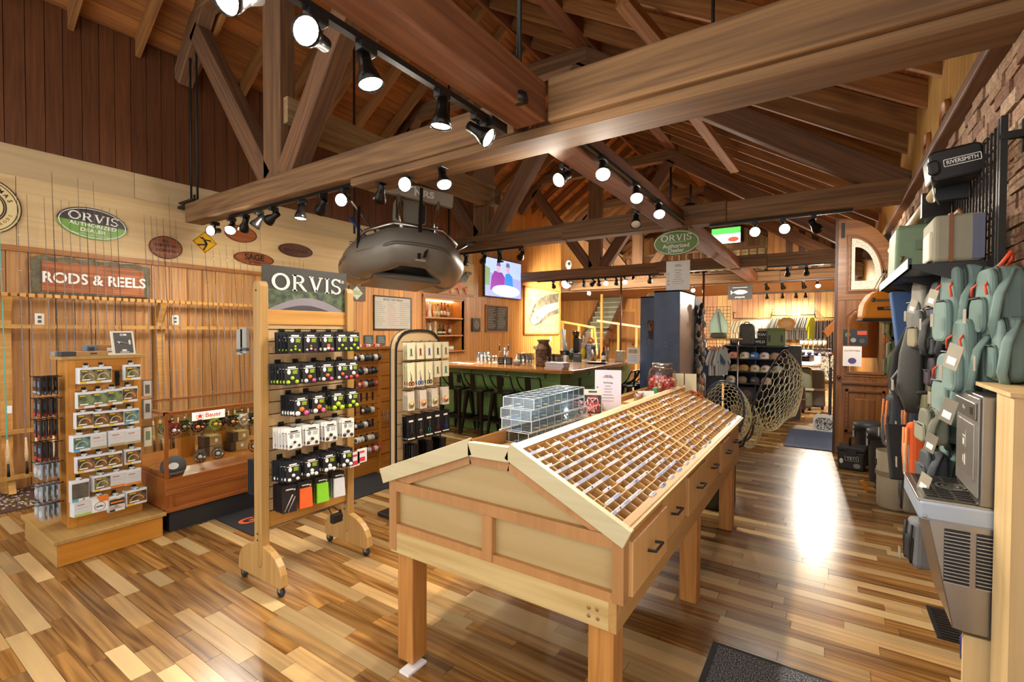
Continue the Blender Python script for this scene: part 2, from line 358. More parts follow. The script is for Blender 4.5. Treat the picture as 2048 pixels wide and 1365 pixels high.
# ---- right wall: brick below, yellow boards above
wall_right = empty('wall_right', (XR, 4, 0), kind='structure', label='brick wall under yellow vertical boards beside the carved door')
MB().bb(XR+.03, XR+.3, 1.2, 7.72, 0, 2.9).obj('mortar_bed', MORTAR, wall_right, M=Matrix.Translation((-XR, -4, 0)))
bw, bh = .205, .068; bl = []
for r in range(38):
    z = r*.0765; y = 1.2 + (bw/2 if r % 2 else 0)
    while y < 7.6:
        c = Vector((XR, y+bw/2, z+bh/2)); d = c-CAM; zc = d.dot(AF); u = 1024+FPX*d.dot(AR)/zc; v = 682.5-FPX*d.dot(AU)/zc
        ok = (1925 < u < 2060 and -30 < v < 800)
        bl.append((-(1 if ok else 0)/zc, y, z)); y += bw+.011
bl.sort(); mb = MB(); T_ = Matrix.Translation((-XR, -4, 0))
for i, (_, y, z) in enumerate(bl):
    dx = rnd.uniform(-.012, .008); args = (XR+dx, XR+.06, y, y+bw, z, z+bh)
    if i < 300:
        o = slab('brick', *args, rnd.choice((BRICK, BRICK, BRICK2, BRICK3)), wall_right); o.location = (o.location.x-XR, o.location.y-4, o.location.z); o.rotation_euler = (rnd.uniform(-.01, .01), 0, rnd.uniform(-.02, .02))
    else: mb.bb(*args, m=rnd.randrange(3))
mb.obj('brick_field', [BRICK, BRICK2, BRICK3], wall_right, M=T_, kind='stuff')
wall_right_upper = MB().bb(XR+.05, XR+.3, .6, 7.72, 2.9, 3.75).obj('wall_right_upper', DARKGAP, kind='structure', label='yellow vertical board wall above the brick')
boards_y(wall_right_upper, XR-.01, XR+.06, .6, 7.72, 2.96, 3.75, .1, YEL_W, .05)
MB().beam((XR-.03, .6, 2.93), (XR-.03, 7.72, 2.93), .1, .07).obj('trim_1', wood('#4a2c14', '#7a4d25', 'Y', .7, .1), kind='structure', label='rough dark trim strip between brick and boards', bev=.01)
wall_right_far = MB().bb(XR+.04, XR+.3, 9.35, YB, 0, 3.75).bb(XR+.04, XR+.3, 7.72, 9.35, 3.12, 3.75).obj('wall_right_far', DARKGAP, kind='structure', label='wooden wall beyond the open entrance')
boards_y(wall_right_far, XR, XR+.05, 9.35, YB, 0, 3.75, .17, LOW_W, .08)
boards_y(wall_right_far, XR, XR+.05, 7.72, 9.35, 3.12, 3.75, .13, YEL_W, .08)
# ---- roof: deck boards, rafters
RX, RZ = -4.3, 6.45; SR = (RZ-3.45)/(XR-RX); SL = (RZ-4.78)/(RX-XL)
ceiling = empty('ceiling', (0, 0, 0), kind='structure', label='open timber roof of brown deck boards on dark rafters')
def roof_side(xa, za, xb, zb, sgn):
    d = Vector((xb-xa, 0, zb-za)); L = d.length; d /= L; nrm = Vector((-d.z, 0, d.x)); nrm = nrm if nrm.z > 0 else -nrm
    n = int(L/.19); me = None
    for i in range(n+1):
        p = Vector((xa, 0, za)) + d*(i*.19+.095) + nrm*.215
        m4 = basis(p+Vector((0, YB/2-.6, 0)), d, (0, 1, 0), d.cross(Vector((0, 1, 0))))
        if me is None: me = MB().box((0, 0, 0), (.186, YB+1.2, .022)).mesh('roof_board', DECK)
        put(me, 'roof_board', ceiling, M=m4)
    MB().box((L/2, 0, 0), (L+.5, YB+1.4, .02)).obj('roof_sheathing', DARKGAP, ceiling, M=basis(Vector((xa, YB/2-.6, za))+nrm*.25, d, (0, 1, 0), d.cross(Vector((0, 1, 0)))))
    me = MB().box((L/2, 0, 0), (L, .05, .19)).mesh('rafter', RAFT_O)
    y = .47
    while y < YB: put(me, 'rafter', ceiling, M=basis(Vector((xa, y, za))+nrm*.1, d, (0, 1, 0), d.cross(Vector((0, 1, 0))))); y += .592
roof_side(XR+.05, 3.42, RX, RZ, 1); roof_side(XL-.05, 4.75, RX, RZ, -1)
MB().bb(RX-.03, RX+.03, -1, YB, RZ-.05, RZ+.2).obj('ridge_board', BEAM_Y, ceiling)
# ---- trusses
def truss(y, label, t=.2, right=XR-.02, xl=XL+.02):
    o = empty('roof_truss', (0, y, 0), kind='structure', label=label)
    y0, y1 = 0, t
    if y < 3:
        MB().bb(xl, -1.72, y0, y1, 2.9, 3.13).obj('tie_beam', BEAM_X, o, bev=.012)
        MB().bb(-1.46, right, y0-.02, y1+.03, 2.9, 3.17).obj('tie_beam', BEAM_X, o, bev=.012)
        MB().bb(-3.4, right, y0+.02, y1+.1, 2.84, 2.9).obj('lower_lamination', BEAM_X, o, bev=.008)
    else:
        MB().bb(xl, -3.1, y0, y1, 2.9, 3.13).obj('tie_beam', BEAM_X, o, bev=.012)
        MB().bb(-3.15, -1.0, y0-.01, y1, 2.9, 3.14).obj('tie_beam', BEAM_X, o, bev=.012)
        MB().bb(-1.0, right, y0, y1, 2.9, 3.13).obj('tie_beam', BEAM_X, o, bev=.012)
    MB().bb(-4.76, -4.45, y0+.02, y1-.02, 3.12, 6.2).obj('king_post', BEAM_Z, o, bev=.01)
    def diag(n, a, b, w_, h_, yy=(y0+y1)/2):
        a, b = Vector(a), Vector(b); d = (b-a).normalized(); L = (b-a).length
        MB().box((L/2, 0, 0), (L, w_, h_)).obj(n, BEAM_O, o, M=basis(a, d, (0, 1, 0), d.cross(Vector((0, 1, 0)))), bev=.01)
    yc = (y0+y1)/2
    diag('strut', (-4.72, yc, 3.12), (-6.28, yc, 5.15), .16, .22); diag('strut', (-4.42, yc, 3.12), (-2.86, yc, 5.3), .17, .24)
    diag('principal_rafter', (.62, yc, 3.05), (-2.9, yc, 5.42), .17, .26); diag('principal_rafter', (-6.74, yc, 4.7), (-6.1, yc, 5.42), .16, .24)
    MB().bb(-6.2, -2.8, y0+.01, y1-.01, 5.32, 5.54).obj('collar_beam', BEAM_X, o, bev=.01)
    return o
t1 = truss(2.6, 'near roof truss whose grey-brown tie beam crosses in front of the raft', xl=-6.46)
truss(6.0, 'second roof truss with its tie beam over the bar'); truss(10.4, 'third roof truss above the bar end and blue cabinet'); truss(13.4, 'far roof truss in front of the mezzanine')
# purlins on the truss nodes and the long ties between trusses
def ybeam(name, x, z, w_, h_, y0, y1, mat, label): return MB().bb(x-w_/2, x+w_/2, y0, y1, z-h_/2, z+h_/2).obj(name, mat, kind='structure', label=label, bev=.01)
ybeam('purlin_beam', -2.83, 5.62, .2, .22, -1, YB-5, BEAM_Y, 'long purlin resting on the truss nodes'); ybeam('purlin_beam', -6.2, 5.62, .18, .2, -1, YB-5, BEAM_Y, 'shorter-side purlin high above the rod wall')
ybeam('long_beam', -1.59, 3.03, .22, .24, -1.0, 2.6, BEAM_Y, 'reddish lengthwise beam with the near lamp track under it')
ybeam('long_beam', -1.59, 2.99, .22, .2, 2.83, 6.0, BEAM_Y, 'lengthwise beam between first and second truss with four lit lamps'); ybeam('long_beam', -1.59, 2.99, .22, .2, 6.2, 10.4, BEAM_Y, 'lengthwise beam passing behind the green oval sign'); ybeam('long_beam', -1.59, 2.99, .22, .2, 10.6, 13.4, BEAM_Y, 'last lengthwise beam before the mezzanine')
tb = empty('tie_board_pair', (-4.42, 2.8, 3.7), kind='structure', label='pale pair of boards bolted between two king posts')
MB().bb(-.02, .05, -.15, 3.3, -.08, .17).obj('board', wood('#7a5c3a', '#a98c62', 'Y', .75, .1, .7), tb); MB().bb(-.15, -.03, -.1, 3.15, -.12, .1).obj('board', wood('#7a5c3a', '#a98c62', 'Y', .75, .1, .7), tb)
MB().bb(-.3, .12, 3.18, 3.34, -.12, .1).obj('board', BEAM_X, tb)
ir = empty('tie_rods', (-6.4, 2.66, 3.13), label='pair of black iron rods holding the beam end by the rod wall', cat='tie rod')
for dx in (-.03, .13): MB().tube([(dx, 0, 0), (dx, 0, 1.9)], .012, 6).obj('rod', IRON, ir)
MB().box((.05, 0, .0), (.34, .2, .02)).obj('plate', IRON, ir); MB().tube([(.05, 0, 0), (.05, 0, .1)], .014, 6).obj('bolt', IRON, ir); MB().box((-.2, 0, -.01), (.24, .07, .03)).obj('wall_bracket', IRON, ir)
for a, b in (((1380, 220), (1470, 340)), ((1245, 0), (1325, 95))):
    pa, pb = [(lambda q: q)(CAM+_ray(*q)*((3.28+.6*XR-CAM.z)/(_ray(*q).z+.6*_ray(*q).x))) for q in (a, b)]
    d = (pb-pa); L = d.length; d.normalize(); s_ = Vector((0, 0, 1)).cross(d).normalized()
    MB().box((L/2, 0, 0), (L, .14, .1)).obj('roof_brace', RAFT_O, M=basis(pa, d, s_, d.cross(s_)), kind='structure', label='pale diagonal brace under the roof slope, '+('near' if a[1] == 0 else 'far')+' one')
# ---- back of the shop
wall_back = MB().bb(-10, XR+.3, YB+.04, YB+.2, 0, 6.5).obj('wall_back', DARKGAP, kind='structure', label='far wooden wall behind the clothes rails')
x = -9.9
while x < XR+.2: slab('board', x+.004, x+.166, YB, YB+.05, 0, 6.45, TG_W if x < -3.6 else YEL_W if rnd.random() < .35 else TG_W, wall_back); x += .17
mezz = empty('mezzanine', (0, 14, 3), kind='structure', label='wooden mezzanine at the back of the shop')
MB().bb(-10, XR, .0, 5.0, -.02, .08).obj('deck', wood('#8a5a2b', '#b98449', 'X', .6, .1), mezz); MB().bb(-10, XR, -.05, .12, -.1, .22).obj('front_beam', BEAM_X, mezz)
rl = empty('mezzanine_railing', (-6.6, 14.05, 3.22), label='low wooden balcony railing on the mezzanine', cat='railing')
MB().bb(0, 5.2, -.04, .04, .62, .68).obj('top_rail', BEAM_X, rl); MB().bb(0, 5.2, -.03, .03, .0, .05).obj('bottom_rail', BEAM_X, rl)
for i in range(27): slab('baluster', i*.2, i*.2+.045, -.02, .02, .05, .62, BEAM_Z, rl)
mw = MB().bb(-1.35, XR, 14.3, 14.4, 3.2, 5.0).obj('wall_mezzanine', DARKGAP, kind='structure', label='brown boarded wall on the right of the mezzanine')
x = -1.35
while x < XR-.05: slab('board', x+.003, x+.137, 14.26, 14.31, 3.2, 5.1, RED_W if rnd.random() < .3 else TG_W, mw); x += .14
cl = empty('clapboard_panel', (-1.35, 14.7, 3.3), kind='structure', label='pale horizontal clapboard panel behind the railing')
for i in range(5): slab('clapboard', -1.6, .05, 0, .04, i*.14, i*.14+.13, wood('#b99a63', '#d9bd85', 'X', .6, .08), cl)
# alcove beside the stairs, left of the far wall
wall_alcove = MB().bb(-10, -9.85, 12.75, YB, 0, 6).obj('wall_alcove', TG_W, kind='structure', label='wooden side wall of the stair alcove')
MB().bb(-9.9, XL-.03, 12.72, 12.8, 0, 6).obj('wall_return', TG_W, kind='structure', label='short wooden return wall behind the painting corner')
# ================================================================ TRACK LIGHTING
LAMP_W = 90
LENS_ON = glow('#fff1d6', 28); LENS_OFF = plain('#d8d2c4', .3)
GUN = plain('#23211f', .28, .75, .04)
def _lamp_proto(on):
    o = empty('track_lamp')
    MB().box((0, 0, -.02), (.05, .09, .04)).obj('adapter', SATIN, o, bev=.006)
    MB().tube([(0, 0, -.04), (0, 0, -.085)], .011, 8).obj('stem', SATIN, o)
    hd = MB().lathe([(.018, -.075), (.03, -.07), (.031, -.01), (.036, .01), (.05, .045), (.058, .085), (.056, .085), (.045, .04), (.0, .03)], 18).obj('head', GUN, o)
    MB().lathe([(.0, .079), (.05, .079), (.052, .074), (.0, .072)], 18).obj('lens', LENS_ON if on else LENS_OFF, hd)
    return o
_ON, _OFF = None, None
LAMPS = 0
def lamp(p, d, on, label, group, watts=None, spread=145, big=1.0):
    """p: where the adapter meets its track; d: where the head points"""
    global LAMPS
    d = Vector(d).normalized()
    o = _lamp_proto(on); o.location = p; o.scale = (big,)*3
    tag(o, label, 'spotlight', group); LAMPS += 1
    hd = [c for c in o.children if c.name.startswith('head')][0]
    q = Vector((0, 0, 1)).rotation_difference(d)
    hd.matrix_basis = Matrix.Translation((0, 0, -.1)) @ q.to_matrix().to_4x4()
    if on:
        L = bpy.data.lights.new('lamp_light', 'SPOT'); L.energy = LAMP_W if watts is None else watts; L.color = (1, .91, .77); L.spot_size = R_(spread); L.spot_blend = 1.0; L.shadow_soft_size = .045
        lo = bpy.data.objects.new('lamp_light', L); COL.objects.link(lo); lo.parent = hd
        lo.matrix_basis = Matrix.Translation((0, 0, .09)) @ Matrix.Rotation(math.pi, 4, 'X')
    return o
def track(a, b, label):
    return MB().beam(a, b, .036, .03).obj('light_track', SATIN, label=label, cat='track')
# first beam
track((-5.62, 2.72, 2.885), (-2.3, 2.72, 2.885), 'black lamp track under the near tie beam')
B1 = [(430, 455, (.55, -1, -.25), 1), (463, 450, (.6, -.5, -.7), 1), (490, 445, (-.6, .15, -.6), 2), (518, 440, (-.45, -.4, -.8), 2), (547, 432, (-.9, -.15, -.4), 2), (602, 408, (0, -.1, -1), 1), (645, 405, (-.8, .25, -.5), 2), (690, 396, (.5, -1, -.3), 1), (762, 384, (-.55, .3, -.6), 2), (818, 362, (.35, -1, -.25), 1), (886, 350, (.4, -.25, -.85), 1)]
W1 = 'first second third fourth fifth sixth seventh eighth ninth tenth eleventh'.split()
for i, (u, v, d, on) in enumerate(B1):
    lamp((aY(2.72, u, v).x, 2.72, 2.87), d, on, '%s spotlight, %s from the rod-wall end of the near beam track' % ('lit' if on == 1 else 'black turned-away', W1[i]), 'spotlights on the near tie beam', 50 if on == 1 else 36)
# lengthwise near track
track((-1.74, -.6, 2.895), (-1.74, 2.35, 2.895), 'black lamp track along the reddish lengthwise beam')
YT = [((510, 5), (.15, -.9, -.6), 1, 'lit spotlight at the top edge, farthest along the red beam'), ((632, 38), (.5, -1, -.25), 1, 'large dazzling spotlight facing out from the red beam'), ((733, 115), (.25, .1, -1), 1, 'lit black spotlight in the middle of the red beam'), ((884, 205), (-.1, 0, -1), 1, 'black spotlight pointing straight down near the beam crossing'), ((956, 245), (.75, .25, -.55), 1, 'black spotlight tilted sideways at the beam crossing')]
for (u, v), d, on, lb in YT:
    y = aX(-1.74, u, v).y
    if u < 560: y -= .04
    lamp((-1.74, y, 2.885), d, on, lb, 'spotlights on the red lengthwise beam', 55)
MB().box((0, 0, 0), (.1, .16, .06)).obj('track_feed', SATIN, loc=(-1.74, 2.4, 2.87), label='black feed box at the end of the red-beam track', cat='feed box')
# second bay
track((-1.45, 3.05, 2.93), (-1.45, 5.85, 2.93), 'black lamp track along the second lengthwise beam')
S2 = [((1206, 322), (.3, -.7, -.8), 1, -1.43), ((1273, 347), (.3, -.7, -.8), 1, -1.43), ((1318, 380), (.3, -.7, -.8), 1, -1.43), ((1128, 350), (-.2, -1, -.6), 1, -1.76), ((1272, 432), (.2, -.6, -.8), 0, -1.76)]
for i, ((u, v), d, on, x) in enumerate(S2):
    p = aX(x, u, v); lamp((x, p.y, min(2.93, p.z+.12)), d, on, '%s spotlight on the second lengthwise beam, %s' % ('starry' if on else 'unlit', ['first of the row of three', 'middle of the row of three', 'last of the row of three', 'alone on the bar side', 'black one pointing down'][i]), 'spotlights on the second lengthwise beam', 100)
# second tie beam
track((-5.35, 6.1, 2.885), (-3.85, 6.1, 2.885), 'black lamp track over the television'); track((-1.2, 6.1, 2.885), (.2, 6.1, 2.885), 'black lamp track near the carved door')
for i, (u, v, d, on) in enumerate([(908, 522, (-.8, -.3, -.5), 2), (932, 518, (-.1, .1, -1), 1), (968, 518, (-.7, .5, -.5), 2), (1000, 512, (0, .2, -1), 1), (1043, 507, (-.75, .6, -.45), 2), (1510, 461, (.1, -1, -.35), 1), (1566, 458, (.3, -1, -.35), 1), (1628, 444, (.5, .8, -.6), 3)]):
    lamp((aY(6.1, u, v).x, 6.1, 2.87), d, on, '%s spotlight, %s on the tie beam over the bar' % ('lit' if on == 1 else 'black turned-away', W1[i]), 'spotlights on the second tie beam', (110 if i < 5 else 36) if on == 1 else 48 if on == 2 else 130)
# third tie beam and beyond
track((-6.2, 10.5, 2.885), (-3.1, 10.5, 2.885), 'lamp track over the bar end'); track((-1.0, 10.5, 2.885), (.5, 10.5, 2.885), 'lamp track before the clothes area'); track((-1.2, 13.5, 2.885), (.5, 13.5, 2.885), 'lamp track on the farthest tie beam')
for i, (u, v, on) in enumerate([(1107, 573, 1), (1135, 578, 1), (1168, 571, 1), (1187, 566, 0), (1198, 577, 1), (1212, 570, 1), (1233, 574, 1), (1250, 567, 1), (1300, 573, 1), (1575, 540, 0), (1613, 541, 1)]):
    lamp((aY(10.5, u, v).x, 10.5, 2.87), ((.35, -1, -.5) if i % 2 else (-.35, .9, -.4)) if on and i < 9 else (-.8, .5, -.4) if i < 9 else (.0, .8, -.7), 1, '%s small spotlight, %s on the third tie beam' % ('lit' if on else 'dark', W1[i]), 'spotlights on the third tie beam', (150 if i % 2 else 420) if i < 9 else 420)
for i, (u, v, on) in enumerate([(1386, 567, 1), (1533, 573, 1), (1565, 573, 1), (1607, 573, 1), (1635, 572, 1)]):
    lamp((aY(13.5, u, v).x, 13.5, 2.87), (.2, .5 if i < 4 else -1, -.8) if i else (.3, -1, -.4), on, '%s small spotlight, %s on the farthest tie beam' % ('lit' if on else 'dark', W1[i]), 'spotlights on the farthest tie beam', 420)
track((-2.6, 18.2, 2.965), (.4, 18.2, 2.965), 'lamp track close to the far clothes wall')
for i, u in enumerate((1534, 1565, 1592, 1611)):
    lamp((aY(18.2, u, 590).x, 18.2, 2.95), (0, .5, -1), 1, 'tiny hanging spotlight before the clothes wall, %s from the trout sign' % W1[i], 'spotlights by the clothes wall', 90, 130)
for i, u in enumerate((1500, 1518)):
    lamp((aY(13.5, u, 553).x, 13.5, 3.1), (.1, -1, -.4), 1, 'tiny lit spotlight beside the long beam end, %s of two' % W1[i], 'spotlights by the long beam end', 120)
# ceiling pole and speaker things hung from the roof
MB().tube([(0, 0, 0), (0, 0, 2.6)], .016, 8).lathe([(.02, .0), (.05, -.02), (.055, -.06), (.02, -.08)], 12).obj('fan_downrod', SATIN, loc=aX(-1.5, 1038, 182), label='black ceiling rod dropping to the beam crossing', cat='rod')
for i, (u, v0, v1) in enumerate(((1341, 335, 410), (1381, 370, 405))):
    p = aY(9.0, u, v1); q = aY(9.0, u, v0)
    MB().tube([(0, 0, 0), (0, 0, q.z-p.z)], .02, 6).lathe([(.02, .0), (.1, -.04), (.12, -.12), (.0, -.14)], 10).obj('pendant_fixture', SATIN, loc=p, label=['thin black pendant beyond the second beam, nearer the bar', 'thin black pendant beyond the second beam, nearer the door'][i], cat='pendant')
# ================================================================ FLY BIN TABLE
MAPLE = wood('#a38350', '#b99a66', 'X', .45, .08, .8, rings=.25); MAPLE_Y = wood('#a17640', '#b98c50', 'Y', .42, .1, .8, rings=.25)
MAPLE_Z = wood('#a17640', '#b8904f', 'Z', .45, .1, .8, rings=.25); PANEL = wood('#a98c5a', '#b59b6a', 'X', .4, .04, .5, rings=.1)
CHERRY = wood('#a07040', '#b5824e', 'Z', .4, .1, .8, rings=.2); PALE = wood('#b8a87e', '#c9bb94', 'X', .5, .04, .8, rings=.2)
LEGW = wood('#a3682e', '#c48a45', 'Z', .45, .08, 1.2, rings=.5); BINW = wood('#bb9159', '#d0aa72', 'Y', .5, .05, .8, rings=.1)
tbl = empty('fly_bin_table', (0, 0, 0), label='long maple fly-bin table with sloped compartment trays and drawers', cat='display table')
Y0, Y1 = 1.56, 4.28
def end_prof(dz=0): return [(-1.73, .55+dz), (-.59, .55+dz), (-.59, .875), (-1.05, 1.09), (-1.25, 1.09), (-1.73, .89)]
MB().prism([(-1.73, .56), (-.6, .56), (-.57, .88), (-1.05, 1.1), (-1.25, 1.1), (-1.75, .9)], -(Y0+.035), -(Y0+.02), M=basis((0, 0, 0), (1, 0, 0), (0, 0, 1), (0, -1, 0))).obj('end_panel', PANEL, tbl)
MB().bb(-1.71, -.61, Y1-.03, Y1-.01, .56, .86).obj('end_panel', PANEL, tbl)
MB().bb(-1.725, -.598, Y0-.002, Y0+.03, .55, .68).obj('apron', wood('#ab8a52', '#c9ae78', 'X', .4, .06, .8, rings=.8), tbl, bev=.002)
MB().bb(-.625, -.595, Y0-.004, Y1, .55, .665).obj('apron', MAPLE_Y, tbl, bev=.002)
MB().bb(-1.73, -1.70, Y0, Y1, .55, .92).obj('side_panel', MAPLE_Y, tbl)
MB().bb(-1.7, -.63, Y0+.03, Y1-.03, .555, .575).obj('bottom', MAPLE, tbl)
mid = Y0-.004
MB().bb(-1.735, -1.687, mid, Y0+.04, .56, .90).obj('stile', CHERRY, tbl); MB().bb(-.612, -.57, mid-.003, Y0+.04, .66, .885).obj('stile', CHERRY, tbl)
MB().bb(-1.687, -.612, mid, Y0+.02, .845, .892).obj('mid_rail', CHERRY, tbl); MB().bb(-1.687, -.612, mid+.001, Y0+.02, .655, .69).obj('lower_rail', CHERRY, tbl)
MB().bb(-1.176, -1.126, mid-.004, Y0+.02, .66, .847).obj('mullion', CHERRY, tbl)
for a, b in (((-1.72, .872), (-1.25, 1.068)), ((-1.25, 1.068), (-1.05, 1.068)), ((-1.05, 1.068), (-.59, .872))):
    MB().beam((a[0], Y0+.0135, a[1]), (b[0], Y0+.0135, b[1]), .024, .048).obj('gable_rail', CHERRY, tbl)
for a, b in (((-1.775, .925), (-1.235, 1.14)), ((-1.045, 1.15), (-.555, .915))):
    MB().beam((a[0], Y0-.004, a[1]-.02), (b[0], Y0-.004, b[1]-.02), .03, .07).obj('edge_board', PALE, tbl, bev=.002)
MB().beam((-1.245, Y0-.004, 1.11), (-1.04, Y0-.004, 1.115), .03, .06).obj('edge_board', PALE, tbl, bev=.002)
for x, z in ((-.70, .583), (-.665, .583), (-.70, .612), (-.668, .615)): MB().lathe([(.007, 0), (.007, .002)], 8, M=FACE_NY((x, Y0-.002, z))).obj('screw', plain('#8c6a3f', .5), tbl)
# sloping back lid, top trough
d = Vector((-1.235+1.775, 0, 1.135-.925)); L = d.length; d.normalize()
MB().box((L/2, (Y1-Y0)/2, 0), (L, Y1-Y0, .018)).obj('back_slope', MAPLE_Y, tbl, M=basis((-1.775, Y0, .932), d, (0, 1, 0), d.cross(Vector((0, 1, 0)))))
MB().bb(-1.25, -1.04, Y0+.01, Y1, 1.075, 1.09).obj('trough_floor', MAPLE_Y, tbl); MB().bb(-1.25, -1.235, Y0, Y1, 1.085, 1.145).obj('trough_side', MAPLE_Y, tbl)
# sloped bins
a = Vector((-1.045, 0, 1.14)); b = Vector((-.572, 0, .905)); sd = (b-a); SLN = sd.length; sd.normalize(); up = Vector((0, 1, 0)).cross(sd); up = up if up.z > 0 else -up
BIN = basis(a+Vector((0, Y0+.012, 0)), sd, (0, 1, 0), sd.cross(Vector((0, 1, 0))))
if (BIN.to_3x3() @ Vector((0, 0, 1))).z < 0: BIN = basis(a+Vector((0, Y0+.012, 0)), sd, (0, 1, 0), -sd.cross(Vector((0, 1, 0))))
LY = Y1-Y0-.02
bins = empty('bin_trays', M=BIN, parent=tbl)
MB().bb(0, SLN, 0, LY, -.05, -.042).obj('tray_bottom', BINW, bins)
for x in (0, SLN): MB().bb(x-.008, x+.008, 0, LY, -.05, .004).obj('rim', BINW, bins)
MB().bb(0, .03, -.0, LY, -.02, .006).obj('rim', MAPLE_Y, bins); MB().bb(SLN-.035, SLN, 0, LY, -.03, .004).obj('rim', MAPLE_Y, bins)
trays = ((0.01, 1.22, 17, 11), (1.24, 2.68, 22, 11)); LAB = plain('#e6e6ec', .5, var=.03); LABB = plain('#bcc4e2', .5); LABK = plain('#3a3a40', .5)
rw = (SLN-.06)/11
me_lab = [MB().box((0, 0, 0), (.012, .058, .014)).mesh('price_label', m_) for m_ in (LAB, LABB, LAB)]
for ti, (ya, yb, nc, nr) in enumerate(trays):
    for i in range(nr+1): slab('row_divider', .03+i*rw-.002, .03+i*rw+.002, ya, yb, -.044, 0, BINW, bins)
    for j in range(nc+1):
        yy = ya+(yb-ya)*j/nc; th = .004 if j in (0, nc) else .002
        slab('column_divider', .03, SLN-.03, yy-th, yy+th, -.044, -.002, BINW, bins)
    cw = (yb-ya)/nc
    for i in range(1, nr+1):
        for j in range(nc):
            pr_ = (.78 if j < nc-1-(i % 4) else .2) if ti == 0 else (.1 if (i+j) % 5 else .45)
            if i in (3, 9) and ti == 0: pr_ *= .7
            if i == nr and ti == 0: pr_ = 1 if j > 4 and j % 2 else .1
            if rnd.random() < pr_:
                o = put(me_lab[rnd.randrange(3)], 'price_label', bins, (.03+i*rw-.004, ya+cw*(j+.5), .003)); o.rotation_euler = (0, .5, 0)
                if rnd.random() < .22: MB().box((0, 0, .0072), (.008, .008, .001)).obj('mark', LABK, o)
FLYC = [plain(c, .9) for c in ('#3a2c22', '#5c4630', '#2a2a2a', '#7a6a50', '#c25a1c')]
for k in range(46):
    ti = 1 if rnd.random() < .8 else 0; ya, yb, nc, nr = trays[ti]; i, j = rnd.randrange(nr), rnd.randrange(nc)
    p = (.03+(i+.5)*rw, ya+(yb-ya)*(j+.5)/nc, -.036); mb = MB(M=BIN)
    for q in range(4): mb.ball((p[0]+rnd.uniform(-.01, .01), p[1]+rnd.uniform(-.012, .012), p[2]+rnd.uniform(0, .006)), (.004, .011, .004), 6)
    mb.obj('tied_flies', FLYC[k % 4], label='small pinch of dark tied flies lying in a tray compartment', cat='fishing flies', group='flies in the bin trays')
orange = MB(M=BIN)
for q in range(60): orange.ball((rnd.uniform(.08, .2), LY-rnd.uniform(.02, .1), rnd.uniform(-.01, .015)), (.008, .016, .007), 6)
orange.obj('orange_flies', FLYC[4], label='fluffy orange flies heaped in the far compartments of the bin table', cat='fishing flies')
# drawers
DRW = wood('#bb8c50', '#cfa066', 'Z', .4, .1, .6, rings=.2)
MB().bb(-.62, -.6, Y0+.03, Y1, .66, .885).obj('drawer_face_frame', DRW, tbl)
for k, (ya, yb, out) in enumerate(((1.605, 2.03, .045), (2.036, 2.44, .018), (2.475, 2.9, .03), (2.906, 3.34, .018), (3.37, 3.74, .03), (3.746, 4.14, .018))):
    dr = MB().bb(-.6, -.6+out, ya, yb, .67, .865).obj('drawer', DRW, tbl, bev=.003)
    yc = (ya+yb)/2; x = -.6+out
    MB().tube([(x, yc-.045, .775), (x+.03, yc-.045, .778), (x+.03, yc+.045, .778), (x, yc+.045, .775)], .006, 6, smooth=False).obj('handle', BLACK, dr)
for x in (-1.72, -.72):
    for yy in (Y0+.035, 2.9, 4.14): MB().bb(x, x+.1, yy, yy+.1, .0 if not (x < -1 and yy < 2) else .012, .56).obj('leg', LEGW, tbl, bev=.006)
MB().box((-1.62, 1.6, .006), (.06, .12, .012)).obj('paper_shim', PAPER, label='folded white paper shim under the near table leg', cat='paper')
# ================================================================ LEFT WALL: SIGNS, RODS, TV, MENUS
ORD = 'first second third fourth fifth sixth seventh eighth ninth tenth eleventh twelfth thirteenth fourteenth fifteenth sixteenth seventeenth eighteenth nineteenth twentieth'.split()
ORD += ['twenty-'+w_ for w_ in ORD[:9]]+['thirtieth']+['thirty-'+w_ for w_ in ORD[:9]]+['fortieth']+['forty-'+w_ for w_ in ORD[:9]]
XS = XL+.014
def wall_at(y, z, x=XS): return FACE_PX((x, y, z))
SIGNW = wood('#7a3d16', '#a05a26', 'Y', .5, .1, 1.0); INK = plain('#241710', .6); CREAM = plain('#d9c48d', .6)
def oval_sign(y, z, a, b, label, mat, lines, tilt=0, rim=INK):
    o = empty('oval_sign', M=wall_at(y, z) @ Matrix.Rotation(tilt, 4, 'Z'), label=label, cat='sign')
    MB().prism(ellipse(a, b), 0, .02).obj('panel', mat, o)
    MB().ring(ellipse(a*.985, b*.975), ellipse(a*.94, b*.92), .02, .022).obj('border', rim, o)
    for t_, s_, yy, c_, bd in lines: text(t_, s_, c_, Matrix.Translation((0, yy, .021)), o, bd)
    return o
# round cream sign at the frame edge
o = empty('round_sign', M=wall_at(.99, 2.79), label='round cream sign with black rings cut by the picture edge', cat='sign')
MB().prism(ellipse(.27, .28), 0, .02).obj('panel', CREAM, o)
for r1, r2 in ((.27, .26), (.245, .238), (.165, .155), (.15, .14)): MB().ring(ellipse(r1, r1*1.03), ellipse(r2, r2*1.03), .02, .022).obj('ring', INK, o)
arc_text('MAS', .2, .05, INK, Matrix.Translation((0, 0, .021)), o, 52, 22); arc_text('RODS', .2, .035, plain('#8c6a2a', .6), Matrix.Translation((0, 0, .021)), o, -52, -20, True)
